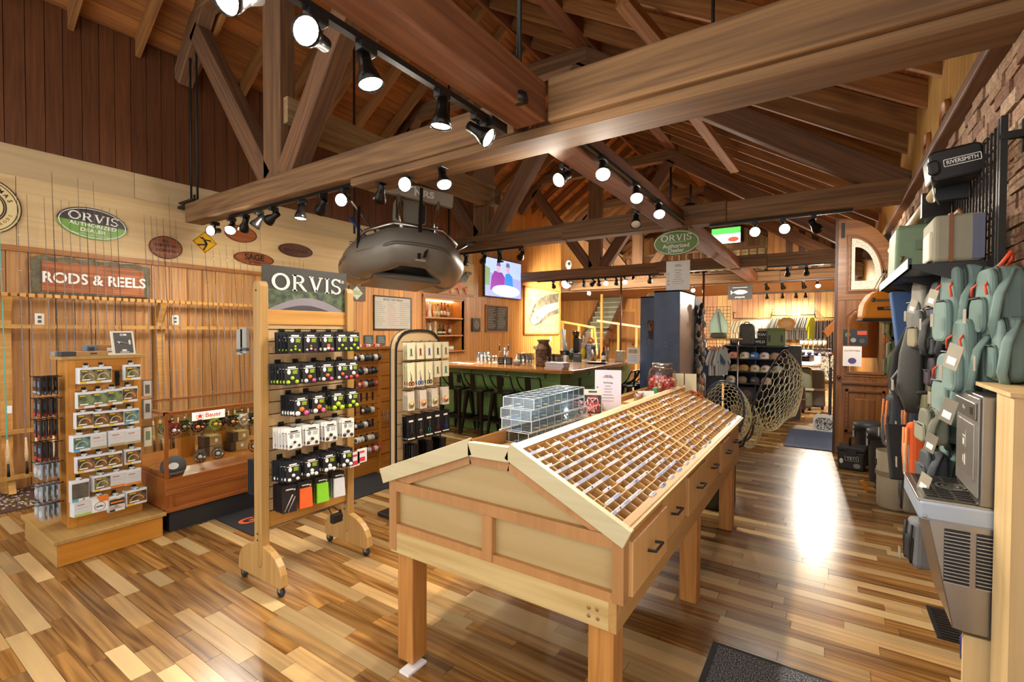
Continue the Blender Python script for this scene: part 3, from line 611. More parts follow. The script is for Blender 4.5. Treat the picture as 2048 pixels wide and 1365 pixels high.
# green and black dealer oval
GRN = plain('#6d9a3c', .4); CHAR = plain('#34302b', .4)
o = empty('dealer_sign', M=wall_at(1.815, 2.765) @ Matrix.Rotation(-.06, 4, 'Z'), label='oval dealer sign, charcoal over green, on the plywood above the rods', cat='sign')
up_ = [p for p in ellipse(.3, .17, 64)][:33]; lo_ = [p for p in ellipse(.3, .17, 64)][32:]+[(.3, 0)]
MB().prism(up_, 0, .02).obj('upper_field', CHAR, o); MB().prism(lo_, 0, .02).obj('lower_field', GRN, o)
MB().ring(ellipse(.288, .158), ellipse(.281, .152), .02, .0215).obj('border', WHITE, o)
serif_word('ORVIS', .088, WHITE, Matrix.Translation((0, .06, .02)), o)
text('AUTHORIZED', .052, WHITE, Matrix.Translation((.0, -.025, .021)), o, .015, sx=1.25); text('DEALER', .052, WHITE, Matrix.Translation((0, -.082, .021)), o, .015, sx=1.2)
MB().tube([(-.2+.4*i/12, -.125+.008*math.sin(i*2.2), .021) for i in range(13)], .0022, 4).obj('ridge_line', WHITE, o)
# RODS & REELS
o = empty('department_sign', M=wall_at(1.83, 2.16, XS+.0), label='carved brown sign with grey driftwood frame above the rods', cat='sign')
pts = [(-.51, -.2)]+[(-.51+.01*math.sin(i*1.7), -.2+.4*i/8) for i in range(1, 8)]+[(-.46, .205)]+[(-.46+.95*i/14, .2+.012*math.sin(i*2.3)) for i in range(1, 14)]+[(.5, .18), (.5, -.18)]
MB().prism(pts, 0, .04).obj('frame', noisy('#5d5848', '#777057', 14, .9), o, bev=.012)
pi_ = [(-.44, -.165)]+[(-.44, .15)]+[(-.44+.86*i/16, .15+.012*math.sin(i*2.9)) for i in range(1, 16)]+[(.43, .13), (.43, -.165)]
MB().prism(pi_[::-1], .038, .05).obj('panel', wood('#8c4a22', '#b06a38', 'Y', .6, .05, 1.2, rings=1), o)
text('RODS & REELS', .155, WHITE, Matrix.Translation((0, -.02, .052)), o, .022, .006, sx=.9)
# brown ovals
oval_sign(2.5, 2.61, .175, .138, 'brown wooden oval with dark script lettering beside the yellow diamond', SIGNW, (('R.L.', .05, .075, INK, .01), ('WINSTON', .05, .02, INK, .015), ('ROD CO.', .05, -.04, INK, .015)))
oval_sign(3.39, 2.93, .215, .115, 'brown wooden oval behind the cluster of spotlights', SIGNW, ())
oval_sign(3.57, 2.613, .28, .092, 'flat brown oval with blocky dark lettering just over the black header', SIGNW, (('SAGE', .115, .015, INK, .03), ('FLY FISHING', .03, -.055, INK, .01)))
oval_sign(4.2, 2.82, .275, .1, 'dark brown oval with thin lettering near the raft', wood('#4a2413', '#6b3a1e', 'Y', .5, .1), (('BENCHMADE', .065, -.01, INK, .0),))
o = empty('diamond_sign', M=wall_at(2.94, 2.745), label='yellow diamond warning sign with a leaping angler figure', cat='sign')
MB().prism([(-.15, 0), (0, -.145), (.15, 0), (0, .145)], 0, .006).obj('plate', plain('#d9a514', .4), o)
MB().ring([(-.14, 0), (0, -.135), (.14, 0), (0, .135)], [(-.132, 0), (0, -.127), (.132, 0), (0, .127)], .006, .0075).obj('border', INK, o)
f = MB()
for a, b, r in (((-.01, .03), (.02, -.03), .014), ((.02, -.03), (-.02, -.1), .009), ((.02, -.03), (-.09, -.045), .01), ((-.01, .03), (.07, .03), .007), ((.0, .03), (-.06, .055), .007), ((.03, .02), (.12, .0), .003)): f.tube([(a[0], a[1], .008), (b[0], b[1], .008)], r, 5)
f.ball((-.03, .05, .008), (.014, .014, .004), 8); f.obj('figure', INK, o)
# grey plaque with diamond
o = empty('wood_plaque', M=wall_at(5.33, 2.255, XL+.002), label='grey weathered plank plaque with a green and white diamond', cat='sign')
MB().bb(-.17, .17, -.13, .12, 0, .025).obj('plank', wood('#5d5244', '#82745f', 'Y', .8, .1), o)
MB().prism([(-.15, 0), (-.02, -.12), (.1, 0), (-.02, .12)], .025, .03).obj('diamond', plain('#c9c8b8', .5), o)
for k in (-.02, .005, .03): MB().bb(-.1, .06, k-.004, k+.008, .03, .032).obj('stripe', GRN, o)
# painted trout cut-out
o = empty('trout_plaque', M=wall_at(7.85, 2.66, XS+.02), label='painted wooden trout cut-out with orange belly under the raft', cat='wall decoration')
body = [(-.75, -.05), (-.45, -.13), (-.1, -.14), (.2, -.08), (.4, .06), (.5, .2), (.57, .24), (.5, .28), (.38, .27), (.2, .13), (-.1, .06), (-.45, .07)]
MB().prism(body, 0, .03).obj('body', noisy('#33473f', '#57684f', 6, .5), o, bev=.008)
MB().prism([(-.75, -.05), (-.45, -.13), (-.1, -.14), (.2, -.08), (.36, .04), (.2, .02), (-.1, -.05), (-.45, -.06)], .03, .04).obj('belly', plain('#c96a1e', .5), o)
MB().prism([(.38, .27), (.5, .28), (.57, .24), (.5, .2), (.42, .16), (.33, .2)], .03, .045).obj('head', noisy('#4a3a24', '#8a7448', 8, .5), o)
for x in (-.2, .08, .32): MB().prism([(x, -.1), (x+.08, -.24), (x+.12, -.06)], .0, .02).obj('fin', plain('#c4521a', .5), o)
MB().ball((.46, .25, .045), .012, 8).obj('eye', INK, o)
# whiteboard menu
o = empty('whiteboard', M=wall_at(6.145, 1.935, XL+.002), label='framed whiteboard covered in handwritten lines beside the bar shelves', cat='whiteboard')
MB().bb(-.45, .45, -.3, .3, 0, .012).obj('panel', plain('#aaa498', .45), o)
for a in ((-.46, .46, .29, .315), (-.46, .46, -.315, -.285)): MB().bb(*a, 0, .02).obj('frame', BLACK, o)
for a in ((-.46, -.44, -.3, .3), (.44, .46, -.3, .3)): MB().bb(*a, 0, .02).obj('frame', BLACK, o)
text('RIVER TRIP MENU', .06, plain('#6b6a62', .5), Matrix.Translation((0, .245, .013)), o)
hand = MB()
for c_ in range(3):
    for r in range(12):
        x = -.42+c_*.29; z = .19-r*.038
        while x < -.42+c_*.29+rnd.uniform(.12, .26): l_ = rnd.uniform(.02, .05); hand.bb(x, x+l_, z, z+.006, .0122, .0128, m=(0 if r < 4 else 1 if c_ == 1 else 2)); x += l_+.012
hand.obj('handwriting', [plain('#4d5a62', .6), plain('#a8473a', .6), plain('#4f7a4a', .6)], o)
# niche with bottles
NW = wood('#a8672a', '#cf8f48', 'Y', .4, .08, .8)
n0 = empty('wall_niche', (XL, 7.57, 0), label='lit recessed bottle shelves in the wall beyond the menu board', cat='shelf')
MB().bb(-.3, -.28, -.61, .61, 1.2, 2.27).obj('back', NW, n0)
for y in (-.61, .6): MB().bb(-.3, .03, y, y+.02, 1.17, 2.3).obj('side', NW, n0)
for z in (1.17, 1.5, 1.87, 2.27): MB().bb(-.3, .02 if z != 1.17 else .1, -.61, .61, z, z+.03).obj('shelf', NW, n0)
MB().bb(-.02, .03, -.66, -.6, 1.15, 2.35).obj('casing', TRIM_W, n0); MB().bb(-.02, .03, .6, .68, 1.15, 2.35).obj('casing', TRIM_W, n0); MB().bb(-.02, .035, -.66, .68, 2.29, 2.36).obj('casing', TRIM_W, n0)
MB().bb(-.27, -.25, -.58, .58, 2.245, 2.265).obj('strip_light', glow('#ffdba0', 14), n0)
BOTTLES = {'tall': [(.03, 0), (.034, .01), (.034, .16), (.014, .2), (.012, .26), (.015, .265), (.015, .285)], 'squat': [(.04, 0), (.052, .02), (.05, .09), (.015, .13), (.013, .19), (.018, .195), (.018, .215)], 'bell': [(.045, 0), (.05, .02), (.035, .1), (.02, .18), (.03, .23), (.035, .27), (.02, .3), (.014, .31)], 'slim': [(.022, 0), (.026, .01), (.026, .18), (.011, .24), (.011, .3), (.013, .32)]}
def bottle(y, z, kind, col, capc, label, x=XL-.14, gl=True, labcol='#d8cba8'):
    o = empty('bottle', (x, y, z), label=label, cat='bottle', group='liquor bottles in the wall niche')
    pr_ = BOTTLES[kind]; MB().lathe(pr_, 14).obj('body', plain(col, .15, 0, .05, .6), o)
    MB().lathe([(pr_[-1][0]+.002, pr_[-1][1]-.03), (pr_[-1][0]+.002, pr_[-1][1]+.006), (0, pr_[-1][1]+.007)], 10).obj('cap', plain(capc, .4), o)
    r = pr_[2][0]+.0015; z1 = pr_[2][1]; MB().lathe([(r, z1*.3), (r, z1*.8)], 14).obj('bottle_label', plain(labcol, .7), o)
for a in ((7.06, 1.9, 'squat', '#7a4a26', '#2a1c12', 'round amber bottle alone at the near end of the top shelf'), (7.27, 1.9, 'bell', '#d8d2bc', '#3a2f22', 'tall white bell-shaped bottle on the top shelf'), (7.43, 1.9, 'tall', '#c9b06a', '#c9a23a', 'pale gold bottle next to the white bell bottle'), (7.53, 1.9, 'tall', '#b3a36a', '#20301e', 'straw-coloured bottle in the middle of the top shelf'), (7.64, 1.9, 'slim', '#6b2a18', '#1c1512', 'slim dark red bottle on the top shelf'), (7.74, 1.9, 'slim', '#7d3a1c', '#1c1512', 'slim reddish bottle beside its darker twin'), (7.85, 1.9, 'tall', '#99724a', '#2a1c12', 'brown bottle at the far end of the top shelf'),
          (7.02, 1.53, 'slim', '#d9d6c8', '#e6e2d0', 'frosted bottle at the near end of the middle shelf'), (7.12, 1.53, 'tall', '#c9cbb8', '#2a2a2a', 'clear bottle second on the middle shelf'), (7.28, 1.53, 'tall', '#b9a98a', '#3a2a1c', 'tan bottle before the gap on the middle shelf'), (7.44, 1.53, 'bell', '#c4a874', '#5a3a1c', 'tall gold vase-shaped bottle on the middle shelf'), (7.58, 1.53, 'squat', '#3a4a33', '#1c1c1c', 'dark green squat bottle on the middle shelf'), (7.7, 1.53, 'squat', '#3a1c14', '#1c1512', 'nearly black squat bottle on the middle shelf'), (7.9, 1.53, 'tall', '#7a3222', '#8a2a1c', 'red labelled bottle at the far end of the middle shelf')): bottle(*a)
for i in range(9):
    MB().lathe([(.03, 0), (.036, .08), (.033, .08), (.027, .008), (0, .006)], 12).obj('tumbler', plain('#dcd9d0', .2, 0, .02), loc=(XL-.08, 7.32+.075*i, 1.2), label='small white cup in the row on the lowest niche shelf', cat='cup', group='cups under the bottle shelves')
# framed plaque, chalkboard, TV, painting
o = empty('framed_emblem', M=wall_at(8.64, 1.76, XL+.002), label='small black framed emblem on the wall beside the chalkboard', cat='picture')
MB().bb(-.15, .15, -.155, .155, 0, .03).obj('frame', BLACK, o, bev=.004); MB().bb(-.11, .11, -.12, .12, .03, .032).obj('print', plain('#2b2622', .6), o)
for r in (.085, .06, .03): MB().ring(ellipse(r, r*1.1, 20), ellipse(r-.008, r*1.1-.008, 20), .032, .033).obj('ring', plain('#b9b09a', .6), o)
o = empty('chalkboard', M=wall_at(9.475, 1.92, XL+.002), label='chalkboard drink list in a thin wooden frame', cat='chalkboard')
MB().bb(-.45, .45, -.31, .31, 0, .015).obj('slate', noisy('#3f3d38', '#524f48', 8, .8), o)
for a in ((-.46, .46, .3, .325), (-.46, .46, -.325, -.3), (-.46, -.435, -.32, .32), (.435, .46, -.32, .32)): MB().bb(*a, 0, .03).obj('frame', TRIM_W, o)
hand = MB()
for c_ in range(2):
    for r in range(13):
        x = -.38+c_*.42; z = .25-r*.04; e = x+rnd.uniform(.18, .34)
        while x < e: l_ = rnd.uniform(.02, .06); hand.bb(x, x+l_, z, z+.008, .0155, .016); x += l_+.015
hand.obj('handwriting', plain('#c9c5b8', .8), o)
tv = empty('television', M=wall_at(9.64, 2.9, XL+.05) @ Matrix.Rotation(.0, 4, 'X'), label='wall television showing two anglers holding a fish', cat='television')
MB().bb(-.79, .79, -.47, .47, 0, .05).obj('case', BLACK, tv, bev=.008); MB().bb(-.2, .2, -.1, .1, -.07, 0).obj('wall_mount', IRON, tv)
scr = MB().bb(-.77, .77, -.45, .45, .05, .053).obj('screen', glow('#8f9ad8', .9), tv)
def scr_shape(poly, col, s_, z, name='picture'): MB().prism(poly, z, z+.001).obj(name, glow(col, s_), scr)
scr_shape([(-.77, .12), (.77, .02), (.77, .45), (-.77, .45)], '#9fb2e6', 1.0, .053); scr_shape([(-.77, -.2), (-.6, -.2), (-.58, .2), (-.77, .25)], '#7f9a6a', .8, .0545)
scr_shape([(-.58, -.3), (.0, -.3), (.04, .02), (-.08, .14), (-.4, .16), (-.52, .02)], '#8a3f9a', .8, .055); scr_shape([(.02, -.3), (.42, -.3), (.36, .08), (.22, .16), (.06, .12)], '#2f7fd6', .9, .0555)
for x, z in ((-.24, .25), (.16, .26)): scr_shape(ellipse(.085, .12, 16, x, z), '#c9a2b8', .8, .056); scr_shape([(x-.09, z+.04), (x+.09, z+.04), (x+.06, z+.14), (x-.06, z+.14)], '#5a5f92', .8, .0565)
scr_shape(ellipse(.6, .14, 24, .1, -.29), '#c3c4f2', 1.3, .057)
pt = empty('fish_painting', M=wall_at(11.67, 2.18, XL+.004), label='large framed painting of a trout head in rippled olive water', cat='painting')
WAT = noisy('#7d7648', '#a8a070', 4, .6, 6, lo=.3, hi=.7)
MB().bb(-.98, .98, -.62, .62, 0, .03).obj('canvas', WAT, pt)
for a in ((-1.0, 1.0, .61, .65), (-1.0, 1.0, -.65, -.61), (-1.0, -.965, -.64, .64), (.965, 1.0, -.64, .64)): MB().bb(*a, 0, .05).obj('frame', TRIM_W, pt)
MB().prism([(-.72, -.28), (-.62, .02), (-.3, .3), (.2, .48), (.94, .58), (.94, -.02), (.4, -.12), (-.1, -.34), (-.45, -.42)], .03, .033).obj('trout', noisy('#3f3c2e', '#6d6350', 6, .6, 5), pt)
MB().prism([(-.7, -.27), (-.4, -.02), (.1, .18), (.93, .32), (.93, .12), (.2, -.05), (-.2, -.3), (-.5, -.38)], .033, .035).obj('flank', noisy('#8f7a68', '#b99a8a', 7, .6, 4), pt)
MB().prism(ellipse(.2, .17, 20, -.36, -.12), .035, .037).obj('gill', noisy('#a8524e', '#c98a7c', 9, .6), pt); MB().prism(ellipse(.035, .035, 12, -.52, -.02), .037, .039).obj('eye', INK, pt)
for k in range(7): MB().tube([(-.8+.26*k+.05*j, -.5+.06*math.sin(j*1.3+k), .032) for j in range(6)], .008, 4, flat=.3).obj('ripple', plain('#c2b98c', .6), pt)
for y, z in ((1.38, 1.71), (2.6, 1.73), (12.2, 1.4)):
    o = empty('wall_outlet', M=wall_at(y, z, XL+.001), label='white outlet plate '+('between the first rods' if y < 2 else 'behind the lines display' if y < 5 else 'under the fish painting'), cat='outlet')
    MB().bb(-.036, .036, -.06, .06, 0, .006).obj('plate', WHITE, o, bev=.003)
    for k in (-.022, .022): MB().bb(-.014, .014, k-.014, k+.014, .006, .008).obj('socket', plain('#5a5750', .5), o)
# ---------------- rod rack and rods
RAIL = wood('#b07c38', '#cf9d55', 'Y', .5, .06, .8)
rk = empty('rod_rack', (XL, 0, 0), label='long wooden rod rack with notched top rail along the wall', cat='rack')
MB().bb(.12, .19, -.9, 4.4, 1.93, 1.955).obj('top_rail', RAIL, rk); MB().bb(.14, .18, -.9, 4.4, 1.615, 1.655).obj('middle_rail', RAIL, rk); MB().bb(.1, .14, -.9, 4.4, .58, .62).obj('middle_rail', RAIL, rk)
MB().bb(.25, .29, -.9, 1.9, .165, .205).obj('bottom_rail', RAIL, rk)
k = 0; y = -.86
while y < 4.36: slab('notch_block', .16, .215, y, y+.042, 1.925, 1.96, RAIL, rk); y += .0625
for y in (1.08, 2.37, 3.65):
    MB().bb(.02, .1, y, y+.08, 0, 1.84).obj('post', RAIL, rk); MB().beam((.06, y+.04, 1.7), (.17, y+.04, 1.94), .07, .08).obj('bracket', RAIL, rk); MB().beam((.08, y+.04, .45), (.27, y+.04, .02), .05, .05).obj('brace', RAIL, rk)
CORK = noisy('#c9a878', '#dcc09a', 120, .8); BLK_R = plain('#2f2a2c', .3); GRY_R = plain('#7a6a66', .35); TEAL = plain('#4aa39a', .3); OLV = plain('#4c4a34', .3)
ys = [1.087, 1.212, 1.282, 1.408, 1.468, 1.536, 1.599, 1.671, 1.736, 1.799, 1.871, 1.936, 1.999, 2.256, 2.324, 2.379, 2.446, 2.508, 2.577, 2.75, 2.9, 3.0, 3.08, 3.16, 3.25, 3.33, 3.42, 3.5, 3.95, 4.05, 4.12, 4.2, 4.27]
tall = {1.468, 1.671, 1.799, 2.508}
blank = {}
for i, y in enumerate(ys):
    top = 3.22 if y in tall else 2.95 if y < 2.7 else rnd.uniform(2.62, 2.9); col = TEAL if i == 0 else (GRY_R if i % 4 else BLK_R)
    o = empty('fishing_rod', (XL+.33, y, .23), label='%s fishing rod along the wall rack counting from the picture edge%s' % (ORD[i], ', teal blank' if i == 0 else ''), cat='fishing rod', group='fishing rods on the wall rack')
    kx = lambda z: -.33*0 - .0 + (-.195+0)*min(1, (z-.23)/1.72)  # leans back to the top rail, then on up the wall
    lean = [(0, 0, 0), (-.195*.2, 0, .35), (-.145, 0, 1.72), (-.235, 0, top-.23)]
    MB().tube(lean, [.009, .006, .0042, .0016], 6).obj('blank', col, o)
    MB().tube([(-.012, 0, .1), (-.02, 0, .17), (-.026, 0, .24), (-.036, 0, .33)], [.011, .014, .011, .007], 8).obj('grip', CORK, o)
    MB().tube([(0, 0, -.02), (-.01, 0, .1)], [.012, .009], 8).obj('reel_seat', SATIN, o)
    gd = MB()
    for z in (.6, .9, 1.2, 1.5, 1.95, 2.3): gd.ring(ellipse(.008, .012, 8), ellipse(.005, .009, 8), -.001, .001, M=Matrix.Translation((-.04-.105*(z-.35)/1.37+.012 if z < 1.72 else -.145-.09*(z-1.72)/(top-1.95)+.01, 0, z)))
    gd.obj('guides', STEEL, o)
    if i == 0: MB().box((.012, .01, .62), (.02, .03, .07)).obj('hang_tag', PAPER, o)
# patterned rug strip by the rods
rug = MB().bb(XL+.02, -5.95, .2, 1.75, 0, .008).obj('scale_rug', plain('#4d3326', .95), label='dark rug flecked with yellow and lilac scales below the rods', cat='rug')
fl = MB()
for i in range(420):
    x, y = rnd.uniform(XL+.06, -6.0), rnd.uniform(.25, 1.7); fl.prism(ellipse(.022, .011, 7, x, y), .008, .0095, m=(0 if rnd.random() < .62 + (.25 if y < .9 else -.2) else 1))
fl.obj('flecks', [plain('#a8a040', .9), plain('#b9a9b4', .9)], rug, kind='stuff')
# ================================================================ FIXTURES: LINE STAND, GLASS CASE, RACKS
STAND = wood('#a8691f', '#c98a37', 'Z', .4, .06, .7, rings=.25); STAND_Y = wood('#a8691f', '#c98a37', 'Y', .4, .06, .7, rings=.25); STAND_L = wood('#a07c42', '#b89256', 'X', .45, .06, .7, rings=.25)
CLEARBAG = plain('#d8dadb', .25, 0, .03); YLW = plain('#d9b81a', .5); ORG = plain('#dd7a22', .5); LIME = plain('#9cc43a', .5); TEALP = plain('#4f9fae', .5); REDP = plain('#b3262a', .45)
HOOK = SATIN
# ---- fly line stand
st = empty('line_display_stand', (-4.49, 1.05, 0), label='golden oak slat display stand on a platform, hung with fly line packs', cat='display stand')
def P0(x0, x1, y0, y1, z0, z1): return (x0+4.49, x1+4.49, y0-1.05, y1-1.05, z0, z1)
pf = MB().bb(*P0(-5.1, -4.29, .945, 1.555, 0, .155)).obj('platform', STAND_L, st); MB().bb(*P0(-5.12, -4.27, .925, 1.575, .155, .183)).obj('platform_top', STAND_L, st, bev=.004)
MB().bb(*P0(-4.292, -4.284, .95, 1.55, .005, .155)).obj('front_board', wood('#b8741f', '#cf8f38', 'Y', .35, .04, .7), st)
MB().bb(*P0(-4.72, -4.5, 1.06, 1.48, .183, 1.385)).obj('core', STAND, st)
for a in ((1.05, 1.1), (1.44, 1.49)): MB().bb(*P0(-4.52, -4.478, *a, .183, 1.39)).obj('stile', STAND, st, bev=.003)
MB().bb(*P0(-4.51, -4.482, 1.1, 1.44, 1.3, 1.39)).obj('top_board', STAND_Y, st); MB().bb(*P0(-4.51, -4.482, 1.1, 1.44, .183, .3)).obj('bottom_board', STAND_Y, st)
for i in range(7): MB().bb(*P0(-4.505, -4.487, 1.1, 1.44, .312+.141*i, .312+.141*i+.131)).obj('slat', STAND_Y, st)
MB().bb(*P0(-4.735, -4.465, 1.02, 1.52, 1.388, 1.412)).obj('cap_board', STAND_L, st, bev=.003)
PICS = {'B': noisy('#2c2f2a', '#8c7f5a', 26, .4, 3), 'C': noisy('#31443c', '#7d8a5a', 22, .4, 3), 'D': noisy('#26332e', '#8a5c34', 20, .4, 3), 'E': noisy('#2f5558', '#6d8f8a', 22, .4, 3), 'G': plain('#c9c9c6', .5), 'O': plain('#c4c4c2', .5), 'L': plain('#c9cacb', .5), 'W': plain('#e4e4e6', .5), 'Q': noisy('#8c8a84', '#d0cbc0', 30, .5), 'K': noisy('#4d463a', '#5f574a', 20, .5)}
STRIP = {'B': YLW, 'C': ORG, 'D': YLW, 'E': plain('#5fa8cf', .5), 'G': plain('#a89a6a', .5), 'O': ORG, 'L': LIME, 'W': WHITE, 'Q': plain('#3a332a', .5), 'K': TEALP}
_pk = {}
def line_pack(kind, wd, ht, th=.03):
    """a boxed fly line: clear bag, printed picture, strip, loop of line"""
    o = empty('fly_line_pack')
    MB().box((0, 0, -ht/2), (wd, th, ht)).obj('clear_bag', CLEARBAG, o, bev=.004) if False else MB().bb(-th, 0, -wd/2, wd/2, -ht, 0).obj('bag', CLEARBAG, o, bev=.004)
    F = lambda x0, x1, z0, z1, t_=.0015: (0, t_, x0, x1, z0, z1)
    MB().bb(*F(-wd*.46, wd*.46, -ht*.96, -ht*.14)).obj('print', PICS[kind], o)
    MB().bb(*F(-wd*.46, wd*.46, -ht*.96, -ht*.84, .0025)).obj('strip', plain('#dcdcd8', .5), o); MB().bb(*F(-wd*.46, -wd*.12 if kind not in 'GOL' else wd*.46, -ht*.96, -ht*.84, .0032)).obj('colour_block', STRIP[kind], o)
    if kind in 'BDE': MB().tube([(.003, wd*.32*math.cos(R_(10+160*i/10)), -ht*.72+ht*.34*math.sin(R_(10+160*i/10))) for i in range(11)], .0026, 5).obj('line_loop', plain('#cfc08a', .5), o)
    if kind in 'BCDE': MB().bb(*F(-wd*.36, -wd*.05, -ht*.26, -ht*.2, .003)).obj('wordmark', YLW, o); MB().bb(*F(-wd*.36, wd*.1, -ht*.78, -ht*.71, .003)).obj('wordmark', WHITE, o)
    if kind in 'GOL': MB().bb(*F(-wd*.3, wd*.1, -ht*.32, -ht*.27, .003)).obj('wordmark', plain('#b0625a', .5), o); MB().bb(*F(-wd*.3, wd*.3, -ht*.5, -ht*.49, .003)).obj('rule', plain('#8a8a8a', .5), o)
    if kind == 'W': MB().prism([(-.02, 0), (.05, 0), (.05, -.045), (0, -.045)], 0, .003, M=basis((0, 0, 0), (0, 1, 0), (0, 0, 1), (1, 0, 0))).obj('corner_flash', ORG, o); MB().ring(ellipse(.032, .032, 24), ellipse(.029, .029, 24), 0, .0015, M=basis((.002, 0, -.075), (0, 1, 0), (0, 0, 1), (1, 0, 0))).obj('ring', plain('#6a6a6a', .5), o); text('airflo', .02, INK, basis((.003, 0, -.075), (0, 1, 0), (0, 0, 1), (1, 0, 0)), o, .02, .0005)
    if kind == 'Q': MB().bb(*F(-wd*.46, wd*.46, -ht*.55, -ht*.22, .003)).obj('band', plain('#2a2521', .5), o); MB().bb(*F(-wd*.4, wd*.4, -ht*.44, -ht*.34, .004)).obj('flash', ORG, o)
    MB().bb(-th*.7, -th*.3, -.012, .012, -.001, .014).obj('hang_tab', CLEARBAG, o)
    return o
PK = [[(176, 752, 'B'), (206, 750, 'B'), (265, 745, 'B')], [(172, 801, 'C'), (200, 798, 'C'), (228, 794, 'C'), (259, 789, 'D')], [(169, 841, 'D'), (201, 839, 'D'), (231, 836, 'D'), (262, 833, 'E')], [(163, 887, 'E'), (196, 882, 'G'), (234, 876, 'G'), (265, 872, 'G')], [(171, 929, 'D'), (201, 924, 'D'), (228, 920, 'D'), (266, 913, 'D')], [(160, 982, 'K'), (204, 966, 'B'), (235, 959, 'O'), (266, 954, 'O')], [(165, 1016, 'L'), (199, 1008, 'W'), (233, 1007, 'Q'), (273, 994, 'D')]]
LOOK = {'B': 'fly line pack with a dark picture and yellow corner', 'C': 'green fly line pack with an orange corner', 'D': 'dark fly line pack with a brown trout picture', 'E': 'blue-green fly line pack', 'G': 'plain grey line pack with a tan strip', 'O': 'plain grey line pack with an orange strip', 'L': 'plain grey line pack with a lime strip', 'W': 'white line pack with an orange corner', 'Q': 'grey pack with a black and orange band', 'K': 'tall brown pack with a teal foot'}
for r, row in enumerate(PK):
    for c, (u, v, k) in enumerate(row):
        p = aX(-4.43, u, v); ht = .155 if k == 'K' else .118; wd = .1 if (r, c) != (6, 3) else .135
        for n in range(2 if (r+c) % 3 else 3):
            o = line_pack(k, wd, ht); o.location = (-4.42-n*.018+rnd.uniform(-.002, .002), p.y-n*.004, p.z+ht/2); o.rotation_euler = (0, R_(-4)*0, rnd.uniform(-.05, .05))
            tag(o, '%s, %s row, %s column, %s' % (LOOK[k], ORD[r], ORD[c], 'in front' if n == 0 else 'second behind' if n == 1 else 'third behind'), 'line pack', 'fly line packs on the golden stand')
        MB().tube([(-4.5+4.49, p.y-1.05, p.z+ht/2+.006), (-4.4+4.49, p.y-1.05, p.z+ht/2+.006), (-4.385+4.49, p.y-1.05, p.z+ht/2+.018)], .0025, 5).bb(*P0(-4.487, -4.478, p.y-.012, p.y+.012, p.z+ht/2-.01, p.z+ht/2+.03)).obj('peg_hook', HOOK, st)
MB().bb(*P0(-4.487, -4.474, 1.325, 1.35, 1.18, 1.29)).tube([(.01, .285, 1.25), (.07, .285, 1.25), (.08, .285, 1.27)], .003, 5).obj('peg_hook', HOOK, st)
# the side towards the picture edge: bundles on long hooks
LBLK = plain('#17171b', .35); LSIL = plain('#9fa9b2', .25, .2)
for r, (z, kind) in enumerate(((1.27, 0), (1.115, 0), (.965, 0), (.805, 0), (.66, 1), (.505, 1), (.37, 1))):
    for c, x in enumerate((-4.67, -4.57)):
        MB().tube([(x+4.49, .0, z), (x+4.49, -.14, z), (x+4.49, -.15, z+.012)], .003, 5).obj('peg_hook', HOOK, st)
        for n in range(4):
            if kind == 0 and r == 3 and c == 0 and n > 2: continue
            o = empty('leader_pack', (x+rnd.uniform(-.006, .006), 1.03-.028*(4-n)+.01, z), (0, rnd.uniform(-.06, .06), rnd.uniform(-.1, .1)), label='%s leader packet, %s row of the stand side, %s hook, %s in line' % ('black' if kind == 0 else 'silver', ORD[r], ('outer', 'inner')[c], ORD[n]), cat='leader packet', group='leader packets on the stand side')
            MB().bb(-.036, .036, -.004, .004, -.125 if kind == 0 else -.105, 0).obj('card', LBLK if kind == 0 else LSIL, o)
            if kind == 0: MB().bb(-.034, .034, -.006, -.004, -.118, -.1).obj('foot_band', REDP if r else LSIL, o); MB().bb(-.02, .02, -.0055, -.004, -.07, -.03).obj('print', plain('#5d6f8a', .4), o)
            else: MB().prism(ellipse(.026, .026, 14), 0, .004, M=FACE_NY((0, -.004, -.06))).obj('coil', plain('#cfd6d8', .2, .2), o)
for r, (z, n_) in enumerate(((1.2, 4), (1.05, 4), (.83, 2))):
    for n in range(n_):
        o = empty('tube_packet', (-4.49-.03*n, 1.53, z), label='narrow pale packet at the far side of the stand, %s row, %s' % (ORD[r], ORD[n]), cat='packet', group='packets on the far stand side')
        MB().bb(-.008, .008, -.025, .025, -.15 if r else -.12, 0).obj('card', plain('#b9b5aa', .5) if r < 2 else plain('#d6cdb4', .6), o); MB().bb(.008, .009, -.015, .015, -.1, -.03).obj('print', plain('#5a5348', .5) if r < 2 else plain('#6d7f5a', .6), o)
        if n == 0: MB().tube([(0.0, .43, z+.005), (.0, .52, z+.005)], .003, 5).obj('peg_hook', HOOK, st)
